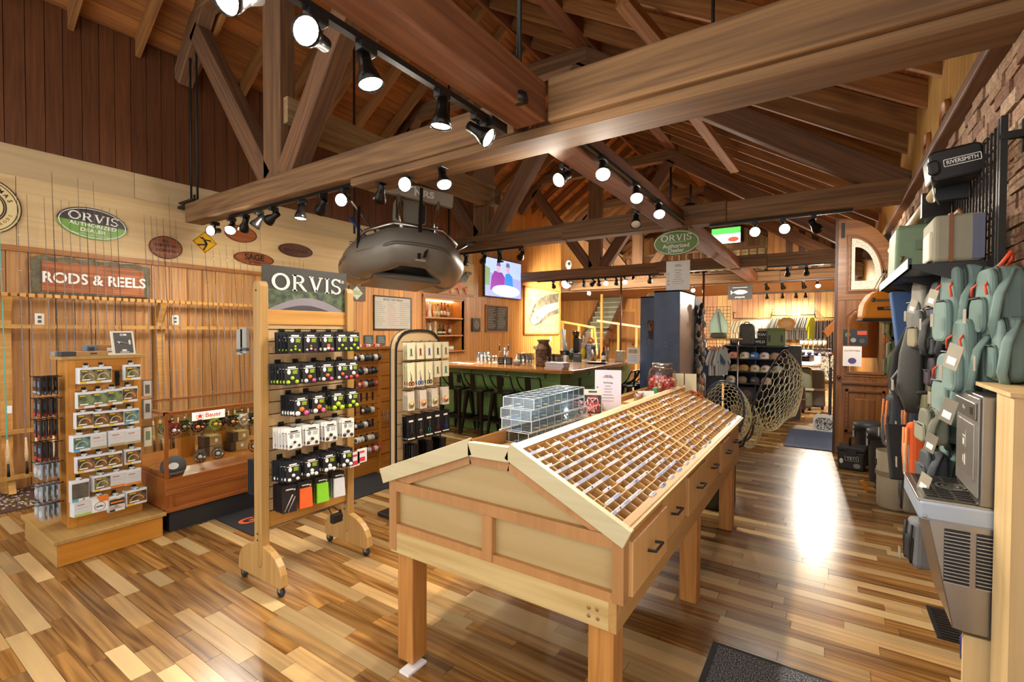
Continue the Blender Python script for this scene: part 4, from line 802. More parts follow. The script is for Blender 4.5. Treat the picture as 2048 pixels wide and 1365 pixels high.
# boxes and framed card on the stand's top
GREYB = plain('#8b8a80', .7); KRAFT = plain('#a87f49', .7); DKB = plain('#2f3238', .6)
def carton(name, c, d, cols, label, rz=0, extra=None):
    o = empty(name, (c[0], c[1], c[2]), (0, 0, rz), label=label, cat='box')
    MB().bb(-d[0]/2, d[0]/2, -d[1]/2, d[1]/2, 0, d[2]).obj('body', cols[0], o, bev=.002)
    if len(cols) > 1: MB().bb(-d[0]/2-.001, d[0]/2+.001, -d[1]/2-.001, -d[1]/2+d[1]*.3, -.0+.001, d[2]+.001).obj('sleeve', cols[1], o)
    MB().bb(d[0]/2, d[0]/2+.0015, d[1]*.1, d[1]*.25, d[2]*.35, d[2]*.7).obj('print', PAPER if len(cols) > 2 else DKB, o); return o
carton('reel_box', (-4.68, 1.09, 1.412), (.1, .13, .03), (GREYB, GREYB), 'flat grey box at the picture-edge end of the stand top'); carton('reel_box', (-4.55, 1.16, 1.412), (.11, .26, .032), (KRAFT, DKB), 'long flat kraft box with a dark end on the stand top'); carton('reel_box', (-4.67, 1.3, 1.412), (.09, .2, .075), (KRAFT, plain('#6f7d8f', .6), 1), 'taller kraft box with blue-grey end behind the flat boxes'); carton('reel_box', (-4.6, 1.22, 1.444), (.03, .03, .03), (DKB,), 'tiny black cube box beside the taller kraft box')
o = empty('display_card', (-4.52, 1.4, 1.413), (0, R_(-12), R_(8)), label='white framed black card with a mounted fly leaning on the stand top', cat='display card')
MB().bb(-.015, .0, -.075, .075, 0, .185).obj('frame', plain('#d9d3c4', .5), o, bev=.002); MB().bb(.0, .002, -.06, .06, .012, .172).obj('card', plain('#1d1b19', .4), o); MB().bb(-.03, .0, -.11, -.07, 0, .02).obj('foot', plain('#d9d3c4', .5), o)
MB().ring(ellipse(.009, .009, 14), ellipse(.005, .005, 14), .002, .003, M=basis((0, -.01, .155), (0, 1, 0), (0, 0, 1), (1, 0, 0))).bb(.002, .003, .003, .024, .148, .162).obj('logo', WHITE, o)
MB().tube([(.006, -.03, .1), (.01, 0, .09), (.008, .03, .085)], .0015, 5).prism([(-.045, .105), (-.02, .1), (-.03, .085)], .003, .005, M=basis((0, 0, 0), (0, 1, 0), (0, 0, 1), (1, 0, 0))).ball((.006, .038, .095), (.004, .009, .022), 8).obj('mounted_fly', plain('#d8d3c2', .7), o); MB().bb(.002, .003, -.015, .015, .028, .04).bb(.002, .003, -.03, .03, .018, .022).obj('print', WHITE, o)
# ---- glass case
CH = wood('#7d3f16', '#a2602a', 'Y', .3, .06, .7, coat=.3); CHZ = wood('#7d3f16', '#9c5a26', 'Z', .3, .06, .7, coat=.3)
gc = empty('glass_case', (-4.3, 1.58, 0), label='low wooden glass showcase of reels behind the line stand', cat='showcase')
CL, CD = 1.35, -.92
MB().bb(CD+.05, -.02, .03, CL, 0, .165).obj('kick_base', plain('#232122', .6), gc)
MB().bb(CD, 0, 0, CL, .165, .43).obj('base_body', CH, gc, bev=.004)
MB().bb(.0, .012, .0, CL, .165, .2).obj('moulding', CH, gc, bev=.004); MB().bb(.0, .012, .0, CL, .3, .335).obj('moulding', CH, gc, bev=.004); MB().bb(.0, .012, 0, .05, .2, .3).obj('moulding', CHZ, gc)
MB().prism([(0, .43), (-.1, .48), (-.12, .43)], -.05, -CL, M=basis((0, 0, 0), (1, 0, 0), (0, 0, 1), (0, -1, 0))).obj('sill', CH, gc); MB().bb(CD, -.1, .02, CL, .43, .46).obj('deck', wood('#a3561a', '#bf7430', 'Y', .25, .05, .7), gc)
for x, y in ((-.02, .0), (CD, 0), (-.02, CL-.02), (CD, CL-.02)): MB().bb(x, x+.022, y, y+.022, .43, .95).obj('corner_post', CHZ, gc)
MB().bb(CD, .0, 0, .025, .93, .955).obj('top_frame', CH, gc); MB().bb(-.03, .0, 0, CL, .93, .955).obj('top_frame', CH, gc); MB().bb(CD, CD+.03, 0, CL, .93, .955).obj('top_frame', CH, gc); MB().bb(CD, 0, CL-.025, CL, .93, .955).obj('top_frame', CH, gc)
CG = glass('#fcfdfb', .04)
MB().bb(-.008, -.004, .02, CL-.02, .44, .935).obj('front_pane', CG, gc); MB().bb(CD+.02, -.02, .006, .01, .44, .935).obj('end_pane', CG, gc); MB().bb(CD+.02, -.02, .02, CL-.02, .945, .95).obj('top_pane', CG, gc); MB().bb(CD+.01, CD+.014, .02, CL-.02, .44, .935).obj('back_pane', CG, gc)
MB().bb(CD+.15, -.04, .03, CL-.03, .735, .742).obj('shelf_pane', glass('#eef6f0', .1), gc); MB().bb(-.06, -.035, .03, CL-.03, .925, .938).obj('strip_light', glow('#fff4e0', 9), gc)
for y in (.3, .62): MB().bb(-.55, -.5, y, y+.12, .46, .735).obj('support_board', wood('#b0661c', '#c98030', 'Z', .4, .05), gc)
_rl = {}
def reel(p, r, col, hub, label, yaw=0, tilt=0):
    o = empty('fly_reel', p, (tilt, 0, yaw), label=label, cat='fishing reel', group='fly reels in the glass case')
    A = basis((0, 0, 0), (0, 1, 0), (0, 0, 1), (1, 0, 0)); m = plain(col, .25, .6); n_ = 10
    MB().ring(ellipse(r, r, 28), ellipse(r*.86, r*.86, 28), -.018, .012, M=A).obj('rim', m, o)
    sp = MB()
    for i in range(n_): a = 2*math.pi*i/n_; sp.beam((.004, r*.25*math.cos(a), r*.25*math.sin(a)), (.004, r*.88*math.cos(a+.25), r*.88*math.sin(a+.25)), .006, .006)
    sp.obj('spokes', m, o); MB().lathe([(r*.32, -.012), (r*.34, .016), (r*.2, .022), (0, .023)], 16, M=A).obj('hub', plain(hub, .35, .3), o)
    MB().lathe([(r*.55, -.016), (r*.55, .0)], 18, M=A).obj('spool', plain('#2a2826', .4, .5), o); MB().tube([(.02, r*.6, 0), (.045, r*.6, 0)], .007, 8).obj('handle', plain(hub, .4), o)
    MB().bb(-.01, .0, -.035, .035, r-.002, r+.012).obj('foot', m, o); return o
RE = [(348, 861, '#8c2f33', '#d8cfc8', 'red reel at the near end of the glass shelf'), (395, 853, '#4a2030', '#d08a50', 'dark plum reel with a cork-coloured hub'), (430, 847, '#9bb04a', '#d08a3c', 'lime green spoked reel with an orange hub'), (465, 845, '#2e2a26', '#d0803c', 'black reel with an orange hub'), (487, 841, '#e2e0da', '#c98a5a', 'white spoked reel in the front row'), (505, 838, '#3a3a36', '#8a8a80', 'grey reel at the far end of the front row')]
for i, (u, v, c, h_, lb) in enumerate(RE):
    p = aX(-4.42, u, v); reel((-4.42, p.y, .742+.045), .045, c, h_, lb, rnd.uniform(-.3, .1))
for i in range(11):
    c, h_ = (('#77864a', '#3a3a30'), ('#5a2a33', '#3a2a24'), ('#3a3d33', '#aaa070'), ('#93a06a', '#d0d0c4'), ('#4a453c', '#6d6a5a'))[i % 5]
    reel((-4.54-.1*(i % 2), 1.66+.105*i*.7, .742+.042), .042, c, h_, '%s reel standing behind the front reels on the glass shelf' % ORD[i], rnd.uniform(-.2, .2))
for u, v, lb in ((400, 926, 'grey reel lying by the cap on the case deck'), (436, 919, 'grey reel with a bright foot in the middle of the case deck'), (508, 893, 'large pierced reel at the far end of the case deck')):
    p = aX(-4.5, u, v); reel((-4.5, p.y, .46+.05), .05, '#6d6a68', '#c4c2bc', lb, -.3, 0)
for i, (y, z, lb) in enumerate(((2.09, .46, 'lower tan carton of the near stack in the case'), (2.09, .55, 'upper tan carton of the near stack in the case'), (2.32, .46, 'lower tan carton with white label in the case'), (2.34, .55, 'upper tan carton with dark lid in the case'))):
    carton('reel_carton', (-4.72, y, z), (.12, .15, .085), (plain('#b08a58', .7), plain('#4a3526', .6), 1), lb, 0)
cp = empty('trucker_cap', (-4.42, 1.68, .462), (0, 0, R_(-20)), label='grey trucker cap with round white badge in the glass case', cat='cap')
MB().lathe([(.085, 0), (.09, .03), (.085, .07), (.06, .1), (.02, .115), (0, .116)], 18).obj('crown', plain('#4c4a50', .8), cp); MB().prism([(.07*math.cos(R_(a))+.0, .075*math.sin(R_(a))) for a in range(-80, 81, 16)]+[(.155*math.cos(R_(a))*.95, .08*math.sin(R_(a))) for a in range(80, -81, -16)][::1], .0, .006).obj('brim', plain('#4c4a50', .8), cp); MB().prism(ellipse(.035, .026, 16), 0, .004, M=basis((.086, 0, .055), (0, 1, 0), (-.2, 0, 1), (1, 0, .2))).obj('badge', PAPER, cp)
o = empty('brand_card', (-4.42, 1.95, .875), label='white card with a red star and script inside the glass case', cat='sign'); MB().bb(-.003, 0, -.13, .13, -.035, .035).obj('card', plain('#e6e2d6', .5), o)
A = basis((.001, -.07, 0), (0, 1, 0), (0, 0, 1), (1, 0, 0)); MB().prism([((.026 if i % 2 == 0 else .011)*math.sin(i*math.pi/5), (.026 if i % 2 == 0 else .011)*math.cos(i*math.pi/5)) for i in range(10)][::-1], 0, .001, M=A).ring(ellipse(.03, .03, 24), ellipse(.027, .027, 24), 0, .001, M=A).obj('star', REDP, o); text('Bauer', .055, REDP, basis((.001, .035, .002), (0, 1, 0), (0, 0, 1), (1, 0, 0)), o, .01, .0008)
# black mat with orange letters
mt = MB().bb(-4.32, -3.71, 1.94, 3.6, 0, .008).obj('logo_mat', plain('#1e1d1f', .9), label='black rubber mat with orange lettering in front of the showcase', cat='mat'); text('GR', .17, plain('#d4582a', .7), basis((-4.02, 2.13, .009), (0, 1, 0), (-1, 0, 0), (0, 0, 1)), mt, .03, .0006, sx=1.2)
# ---- ORVIS rack on casters
RKW = wood('#a17a40', '#bd955a', 'Z', .45, .05, .9, rings=.3); SLT = wood('#b59468', '#c9ab80', 'Y', .5, .04, .7, rings=.1); RKY = wood('#b07a34', '#cb984e', 'Y', .45, .05, .9, rings=.3)
rx = -2.93
rk2 = empty('slatwall_rack', (rx, 1.9, 0), label='tall wooden slatwall rack on casters with a dark header sign', cat='display rack')
for y in (-.335, .3):
    MB().prism(rrect(.08, 1.78, .035, 5, 0, 1.02), -y, -(y+.055), M=basis((0, 0, 0), (1, 0, 0), (0, 0, 1), (0, -1, 0))).obj('post', RKW, rk2, bev=.004)
    ft = [(-.25, .07), (-.235, .055)]+[(.25-.02, .055), (.25, .07)]+[(.25*math.cos(R_(a)), .07+.2*math.sin(R_(a))**.8) for a in range(15, 180, 15)]
    MB().prism(ft, -y-.006, -(y+.049), M=basis((0, 0, 0), (1, 0, 0), (0, 0, 1), (0, -1, 0))).obj('foot', RKW, rk2, bev=.004)
    for x in (-.21, .21):
        cs = empty('caster', (x, y+.027, 0), parent=rk2)
        MB().lathe([(.028, -.011), (.03, -.006), (.03, .006), (.028, .011)], 16, M=basis((0, 0, .03), (1, 0, 0), (0, 0, 1), (0, -1, 0))).obj('wheel', plain('#26282e', .4), cs); MB().bb(-.012, .012, -.014, .014, .028, .068).obj('fork', STEEL, cs)
    for z in (.3, .34, 1.85): MB().lathe([(.006, 0), (.006, .002)], 8, M=FACE_NY((0, y-.001, z))).obj('screw', IRON, rk2)
MB().bb(-.02, .02, -.28, .3, 1.64, 1.735).obj('header_rail', RKY, rk2, bev=.003); MB().bb(-.02, .02, -.28, .3, .36, .46).obj('lower_rail', RKY, rk2, bev=.003); MB().bb(.0, .02, -.28, .3, .345, .358).obj('metal_edge', STEEL, rk2)
MB().bb(-.02, -.005, -.28, .3, .46, 1.64).obj('groove_board', plain('#6d5a44', .8), rk2)
z = .465
while z < 1.62: MB().bb(-.005, .012, -.28, .3, z, z+.07).obj('slat', SLT, rk2); z += .0765
sg = empty('header_sign', (rx, 1.91, 1.876), label='dark header sign with large cream capitals atop the caster rack', cat='sign')
MB().bb(-.012, .012, -.305, .305, -.14, .14).obj('panel', plain('#35332f', .4), sg); A = basis((.0125, 0, 0), (0, 1, 0), (0, 0, 1), (1, 0, 0))
MB().bb(.012, .0125, -.305, .305, -.14, -.01).obj('picture', noisy('#1f3024', '#5d6b4a', 24, .5, 6), sg); serif_word('ORVIS', .105, plain('#d9d6ce', .5), A @ Matrix.Translation((0, .04, .0)), sg); text('®', .03, plain('#d9d6ce', .5), A @ Matrix.Translation((.272, .075, 0)), sg, 0, .0005)
fl_ = [(-.28, -.14)]+[(-.28+.56*i/14, -.14+.085*math.sin(math.pi*i/14)) for i in range(1, 14)]+[(.28, -.14)]; MB().prism(fl_[::-1], 0, .0012, M=A).obj('rod_arc', plain('#7d7680', .5), sg)
f2 = [(-.2, -.14)]+[(-.2+.36*i/10, -.14+.035*math.sin(math.pi*i/10)) for i in range(1, 10)]+[(.16, -.14)]; MB().prism(f2[::-1], .0012, .002, M=A).obj('rod_shadow', plain('#3a353a', .5), sg)
BK = plain('#1e2024', .4); GRY = plain('#8f9296', .5); WH_ = plain('#e4e2dc', .6)
BALLC = {'l': plain('#a9c91c', .35), 'o': plain('#df6a22', .35), 'p': plain('#df5585', .35), 'w': plain('#e6e4dc', .35), 'r': plain('#cf3a26', .35), 'k': plain('#2d2b29', .35), 'd': plain('#5d6a70', .35)}
_cm = {}
def shared(key, fn):
    if key not in _cm: _cm[key] = fn()
    return _cm[key]
FA = basis((0, 0, 0), (0, 1, 0), (0, 0, 1), (1, 0, 0))
def float_card(white, balls, br, lab, group, loc, rot, full=True, name='float_card'):
    o = put(shared(('card', white), lambda: MB().bb(-.002, 0, -.045, .045, -.13, 0).mesh('card', WH_ if white else BK)), name, None, loc, rot, label=lab, cat='tackle card', group=group)
    put(shared(('badge', white), lambda: MB().prism(ellipse(.011, .015, 12, -.018, -.05), 0, .0012, M=FA).mesh('badge', GRY if white else WH_)), 'badge', o)
    if full:
        put(shared(('head', white), lambda: MB().bb(0, .0008, -.024, .024, -.026, -.017).bb(0, .0008, -.038, .038, -.034, -.03).mesh('wordmark', INK if white else WH_)), 'wordmark', o)
        put(shared(('ln', white), lambda: MB().bb(0, .0008, .004, .034, -.044, -.041).bb(0, .0008, .004, .036, -.05, -.047).bb(0, .0008, .004, .03, -.056, -.053).bb(0, .0008, .004, .034, -.062, -.059).mesh('copy_lines', GRY if white else BALLC['l'])), 'copy_lines', o)
    for i, b in enumerate(balls):
        bx, bz = ((-.026, -.112), (.0, -.088), (.026, -.112), (.0, -.105))[i]
        put(shared(('ball', b, br), lambda: MB().ball((0, 0, 0), br, 12).mesh('float_ball', BALLC[b])), 'float_ball', o, (.004, bx, bz))
    return o
ROWZ = (1.592, 1.396, 1.194, .995, .789)
ROWS = [[(1.72, 'llll', .007), (1.83, 'wopw', .007), (1.945, 'wopw', .011), (2.06, 'lll', .009), (2.155, 'lll', .011)], [(1.69, 'lll', .012), (1.81, 'wop', .0125), (1.945, 'wop', .0125), (2.06, 'wop', .011), (2.15, 'rwr', .0135)], [(1.76, 'wop', .0155), (1.885, 'wop', .0155), (2.03, 'lll', .0165), (2.15, 'lll', .014)], [(1.71, 'kkk', .0085), (1.83, 'kkk', .0105), (1.97, 'kkk', .0115), (2.11, 'kkk', .012)], [(1.7, 'www', .0105), (1.83, 'wwww', .012), (1.96, 'wwww', .0135), (2.1, 'www', .0135)]]
RN = ('top', 'second', 'third', 'fourth', 'fifth')
BC = {'l': 'lime', 'w': 'white', 'k': 'dark', 'r': 'red'}
for r, row in enumerate(ROWS):
    for c, (y, bl, br) in enumerate(row):
        z = ROWZ[r]; n_ = 6 if (r, c) != (1, 4) else 3
        MB().tube([(.01, y-1.9, z+.004), (.165, y-1.9, z+.004), (.185, y-1.9, z+.016)], .003, 5).bb(.01, .02, y-1.9-.018, y-1.9+.018, z-.01, z+.022).obj('peg_hook', HOOK, rk2)
        for n in range(n_):
            yaw = R_(-8)+rnd.uniform(-.1, .06)+(.2 if (r, c) == (1, 4) else 0)
            float_card(r == 3, bl, br, '%s card with %s floats, %s row of the caster rack, %s peg, %s in line' % ('white' if r == 3 else 'black', 'mixed' if 'o' in bl else BC[bl[0]], RN[r], ORD[c], ORD[n]), 'float cards on the caster rack', (rx+.165-n*.021, y+rnd.uniform(-.004, .004)-.006*n, z), (rnd.uniform(-.03, .03), R_(-3), yaw), n < 3)
for c, (y, m_, nm) in enumerate(((1.70, BK, 'black tool'), (1.81, plain('#e2601f', .7), 'orange yarn'), (1.93, plain('#86cf2a', .7), 'lime green yarn'), (2.06, plain('#d4d6d6', .7), 'white yarn'))):
    z = .627; MB().tube([(.01, y-1.9, z), (.12, y-1.9, z), (.13, y-1.9, z+.012)], .003, 5).obj('peg_hook', HOOK, rk2)
    for n in range(3 if c else 5):
        o = put(shared(('yc', c), lambda: MB().bb(-.002, 0, -.045, .045, -.04, 0).bb(-.003, -.002, -.045, .045, -.17, 0).mesh('card', plain('#241c1c', .45))), 'yarn_card', None, (rx+.12-n*.024, y, z), (0, R_(-3), R_(-12)+rnd.uniform(-.06, .06)), label='%s card in the lowest row of the caster rack, %s in line' % (nm, ORD[n]), cat='tackle card', group='yarn cards on the caster rack')
        if c: put(shared(('yp', c), lambda: MB().box((0, 0, 0), (.02, .082, .125), taper=.9).mesh('yarn_pouch', m_)), 'yarn_pouch', o, (.008, 0, -.105))
        else: put(shared(('yp', c), lambda: MB().tube([(.003, -.03, -.16), (.003, .02, -.06)], .004, 6).tube([(.003, -.01, -.165), (.003, .035, -.075)], .003, 6).mesh('tools', plain('#a8a39a', .3, .5))), 'tools', o)
        put(shared('yw', lambda: MB().bb(0, .001, -.02, .025, -.03, -.022).bb(0, .001, .028, .038, -.036, -.026).mesh('wordmark', WH_)), 'wordmark', o)
for n, (y, z) in enumerate(((2.12, .74), (2.2, .73), (2.265, .745))):
    o = MB().bb(-.01, .0, -.042, .042, -.1, 0).obj('bobber_pack', plain('#dfe0df', .3), loc=(rx+.12, y, z), label='clear packet with red print, %s of three at the rack corner' % ORD[n], cat='tackle pack', group='red printed packets at the rack corner'); MB().bb(0, .001, -.02, .02, -.03, -.015).bb(0, .001, -.025, .025, -.09, -.06).obj('print', plain('#c93a4a', .5), o)
o = empty('clip_lamp', (rx+.1, 2.06, .36), label='small black clip-on bag hanging under the caster rack', cat='clip'); MB().bb(-.02, .02, -.04, .04, -.09, -.03).obj('body', BLACK, o, bev=.006); MB().tube([(-.0, -.035, -.03), (-.06, -.02, .0), (-.06, .02, .0), (0, .035, -.03)], .004, 5).obj('loop', BLACK, o); MB().beam((0, .05, -.07), (0, .03, -.01), .006, .01).obj('strap', BLACK, o)
for i in range(2):
    o = MB().bb(-.035, .035, -.008, .008, -.16, 0).obj('swatch_book', plain('#9a978e', .7), loc=(rx-.1-.05*i, 1.545, 1.62-.01*i), label=['pale grey swatch booklet hung on the rack post', 'second grey swatch booklet behind it on the rack post'][i], cat='booklet'); MB().bb(-.036, .036, -.009, .009, -.145, -.125).obj('dark_band', plain('#4a4a48', .7), o)
for i in range(5): MB().bb(-.002, .002, -.05, .05, -.22, 0).obj('leader_wallet', plain('#30343a', .5), loc=(rx-.06-.02*i, 1.63, .78), label='dark wallet card on the back of the caster rack, %s in line' % ORD[i], cat='tackle card', group='wallet cards behind the caster rack')
# ---- arched rack
ax, ay = -2.93, 2.96
ar = empty('arched_rack', (ax, ay, 0), label='arched beige slatwall rack with black edging beside the caster rack', cat='display rack')
prof = [(-.27, .1), (.27, .1), (.27, 1.4)]+[(.27*math.cos(R_(a))**.62, 1.44+.18*math.sin(R_(a))**.95) for a in range(5, 90, 12)]+[(-.27*math.cos(R_(a))**.62, 1.44+.18*math.sin(R_(a))**.95) for a in range(89, 0, -12)]+[(-.27, 1.4)]
BEI = plain('#c9ac7c', .55); A = basis((0, 0, 0), (0, 1, 0), (0, 0, 1), (1, 0, 0))
MB().prism(prof, -.05, .0, M=A).obj('panel', BEI, ar, bev=.004)
pin = [(x*.96, .1+(z-.1)*.985) for x, z in prof]; MB().ring(prof, pin, -.005, .012, M=A).obj('edging', BLACK, ar); MB().ring(prof, pin, -.062, -.048, M=A).obj('edging', BLACK, ar)
z = .14
while z < 1.5: MB().bb(.0, .008, -.255, .255, z, z+.092).obj('slat', plain('#c2a67c', .55), ar); z += .1
MB().bb(-.3, .28, -.2, .1, 0, .035).obj('base', BLACK, ar, bev=.008); MB().bb(-.06, -.0, -.2, -.15, .03, .2).obj('upright', BLACK, ar)
IVO = plain('#d2c9a8', .6); 
def tool_card(kind, loc, lab, n):
    cols = {'nip': IVO, 'sci': plain('#d6cfa9', .6), 'zing': plain('#cfc4b4', .4), 'drv': plain('#18191c', .35)}
    h_ = {'nip': .14, 'sci': .2, 'zing': .155, 'drv': .2}[kind]; w_ = .038 if kind != 'drv' else .045
    o = put(shared(('tc', kind), lambda: MB().bb(-.002, 0, -w_, w_, -h_, 0).mesh('card', cols[kind])), 'tool_card', None, loc, (0, R_(-2), R_(-6)+rnd.uniform(-.06, .06)), label=lab, cat='tackle card', group='tool cards on the arched rack')
    tc = plain(('#3a8a7a', '#8f2a24', '#2f56c4', '#3a3a3a', '#7a6a3a')[n % 5], .3, .4)
    if kind == 'zing': MB().lathe([(.024, 0), (.026, .008), (.0, .012)], 18, M=A @ Matrix.Translation((0, -.105, 0))).obj('spool', plain('#c9813a' if n % 2 else '#a8a04a', .4), o); MB().lathe([(.015, .009), (.0, .014)], 14, M=A @ Matrix.Translation((0, -.105, 0))).obj('cap', plain('#d8c9a0', .4), o)
    elif kind == 'drv': MB().bb(0, .001, -.022, .022, -.045, -.03).bb(0, .001, -.036, .036, -.185, -.175).obj('wordmark', WH_, o); MB().beam((.006, 0, -.06), (.006, 0, -.12), .01, .01).obj('grip', plain('#3a3c40', .4), o); MB().tube([(.006, -.006, -.12), (.006, -.012, -.14), (.006, -.004, -.165)], .0035, 5).tube([(.006, .006, -.12), (.006, .012, -.14), (.006, .004, -.165)], .0035, 5).obj('clip', tc, o)
    elif kind == 'sci': MB().tube([(.004, -.004, -.07), (.004, .004, -.15)], .003, 5).tube([(.004, .004, -.07), (.004, -.004, -.15)], .003, 5).obj('blades', STEEL, o); MB().ring(ellipse(.014, .018, 12, -.015, -.17), ellipse(.009, .012, 12, -.015, -.17), 0, .006, M=A).ring(ellipse(.014, .018, 12, .015, -.17), ellipse(.009, .012, 12, .015, -.17), 0, .006, M=A).obj('finger_loops', tc, o)
    else: MB().bb(0, .006, -.006, .006, -.1, -.05).tube([(.004, -.012, -.11), (.004, 0, -.09), (.004, .012, -.11)], .003, 5).obj('nipper', tc, o)
for r, (z, kinds) in enumerate(((1.51, ('nip', 'nip', 'nip', 'nip', 'nip')), (1.345, ('sci', 'sci', 'sci', 'nip', 'nip')), (1.11, ('zing', 'zing', 'zing', 'zing')), (.905, ('drv', 'drv', 'drv', 'drv', 'drv')))):
    for c, k in enumerate(kinds):
        y = ay-.2+.42*c/(len(kinds)-1); MB().tube([(.0, y-ay, z+.004), (.11, y-ay, z+.004), (.125, y-ay, z+.015)], .003, 5).obj('peg_hook', HOOK, ar)
        for n in range(3 if c < 3 else 2): tool_card(k, (ax+.11-n*.025, y, z), '%s on the arched rack, %s row, %s peg, %s in line' % ({'nip': 'ivory nipper card', 'sci': 'ivory scissors card', 'zing': 'retractor pack', 'drv': 'black tool card'}[k], RN[r], ORD[c], ORD[n]), c+r)
for c in range(3):
    for n in range(4): MB().bb(-.02, .02, -.03, .03, -.16, 0).obj('tool_box_card', BLACK, loc=(ax+.04+.025*n, ay-.17+.17*c, .67), label='black box card half hidden behind the bin table, %s peg, %s in line' % (ORD[c], ORD[n]), cat='tackle pack', group='black box cards low on the arched rack')
# ---- oak spool unit behind
su = empty('spool_unit', (-4.25, 3.48, 0), label='golden oak slat unit loaded with tippet spools beyond the caster rack', cat='display stand')
MB().bb(-.3, -.02, -.18, .42, 0, 1.4).obj('core', STAND, su); MB().bb(-.32, .03, -.2, .44, 1.4, 1.425).obj('cap_board', STAND_Y, su); MB().bb(-.02, 0, -.19, .43, 0, .18).obj('bottom_board', STAND_Y, su)
for y in (-.2, .17, .4): MB().bb(-.03, .012, y, y+.035, 0, 1.4).obj('stile', STAND, su)
for i in range(8): MB().bb(-.02, -.004, -.17, .42, .195+.15*i, .195+.15*i+.138).obj('slat', STAND_Y, su)
SPC = [plain(c, .4) for c in ('#26262a', '#d9d6cc', '#33423a', '#4a3f3a', '#b4453c', '#c9c9c4')]
for r, (z, n0, n1, pal) in enumerate(((1.31, 0, 7, (0, 1, 0, 2)), (1.165, 0, 6, (0, 0, 1, 3)), (1.02, 1, 6, (0, 4, 1, 0)), (.875, 9, 9, ()), (.73, 2, 5, (2, 1, 0)), (.575, 0, 4, (0, 2, 1)), (.42, 0, 6, (1, 5, 3)), (.285, 0, 7, (4, 1, 4, 5)))):
    MB().tube([(0, -.16, z), (.05, -.16, z-.005), (.05, .15, z-.005), (0, .15, z)], .003, 5).obj('spool_rod', HOOK, su)
    for k in range(4): MB().bb(-.002, .004, -.16+.08*k, -.14+.08*k, z-.045, z+.045).obj('black_holder', BLACK, su)
    for n in range(n0, n1):
        o = empty('tippet_spool', (-4.25+.035, 3.48-.145+.047*n, z), label='tippet spool, %s row of the oak unit, %s from the near end' % (ORD[r], ORD[n]), cat='spool', group='tippet spools on the oak unit'); B_ = basis((0, 0, 0), (1, 0, 0), (0, 0, 1), (0, -1, 0)); cc = SPC[pal[n % len(pal)]]
        MB().lathe([(.034, -.021), (.035, -.014), (.025, -.012), (.025, .012), (.035, .014), (.034, .021), (.008, .0215)], 16, M=B_).obj('body', cc, o); MB().lathe([(.022, .0216), (.022, .0225), (.006, .023)], 14, M=B_).obj('spool_label', SPC[1] if cc is not SPC[1] else SPC[2], o)
for i in range(7): carton('tippet_box', (-4.3, 3.33+.062*i, 1.425), (.05, .05, .03), (plain('#c9342e', .5), WH_, 1) if i % 2 == 0 else (WH_, plain('#c9342e', .5)), '%s small red and white box along the oak unit top' % ORD[i])
for i in range(6): MB().bb(-.02, .02, -.024, .024, 0, .028).obj('tippet_tin', SPC[i % 3], loc=(-4.42, 3.34+.075*i, 1.425), label='%s little dark tin behind the red boxes' % ORD[i], cat='tin')
for i in range(9): MB().tube([(0, 0, -.02), (0, .03, .0), (0, .03, -.05), (.0, .05, -.1), (0, .0, -.15), (0, -.05, -.1), (0, -.03, -.05), (0, -.03, 0)], .004, 5).obj('strap_loop', plain('#8a7c6c', .4, .4), loc=(-4.18+.012*i, 3.7+.035*i*.6, .7), label='%s silvery brown strap loop hanging beside the oak unit' % ORD[i], cat='strap', group='strap loops beside the oak unit')
o = empty('orange_gripper', (-4.2, 3.83, .98), label='orange handled fish gripper hung beside the oak unit', cat='tool'); MB().tube([(0, -.02, 0), (0, -.03, -.1), (0, -.02, -.24)], .012, 8).tube([(0, .02, 0), (0, .03, -.1), (0, .02, -.24)], .012, 8).obj('handles', plain('#d9661c', .5), o); MB().ball((0, 0, .02), .025, 8).obj('pivot', IRON, o)
for i, (u, v) in enumerate(((737, 681), (762, 681))):
    p = aX(XL+.01, u, v); o = empty('slate_note', M=FACE_PX(p), label=['near', 'far'][i]+' small black slate note below the whiteboard', cat='sign'); MB().bb(-.1, .1, -.09, .09, 0, .01).obj('slate', plain('#3c4040', .7), o)
    for k in range(4): MB().bb(-.07, .05+.01*k, .05-.03*k, .058-.03*k, .01, .011).obj('chalk_line', plain('#8fa39a', .8), o)
# ================================================================ RAFT
HYP = plain('#6e6a62', .32, 0, .05, .6, 6); HYPD = plain('#56534d', .4)
bt = empty('inflatable_raft', M=Matrix.Translation((-4.28, 4.25, 2.46)) @ Matrix.Rotation(R_(58), 4, 'Z') @ Matrix.Rotation(R_(4), 4, 'Y'), label='grey inflatable fishing raft hanging under the roof beams', cat='raft')
W_, L_, r_ = .56, 1.8, .24
path = [(-W_+.04, L_, .1), (-W_, L_*.7, 0), (-W_, L_*.4, 0), (-W_, .62, .02), (-W_+.06, .34, .06), (-W_*.62, .1, .11), (-.2, .0, .17), (.2, .0, .17), (W_*.62, .1, .11), (W_-.06, .34, .06), (W_, .62, .02), (W_, L_*.4, 0), (W_, L_*.7, 0), (W_-.04, L_, .1)]
def smooth_path(P, n=4):
    P = [Vector(p) for p in P]; out = []
    for i in range(len(P)-1):
        a, b, c, d = P[max(i-1, 0)], P[i], P[i+1], P[min(i+2, len(P)-1)]
        for k in range(n):
            t = k/n; out.append(.5*((2*b)+(c-a)*t+(2*a-5*b+4*c-d)*t*t+(3*b-a-3*c+d)*t**3))
    return out+[P[-1]]
sp = smooth_path(path); MB().tube(sp, [r_*.75 if i in (0, len(sp)-1) else r_ for i in range(len(sp))], 20).obj('main_tube', HYP, bt)
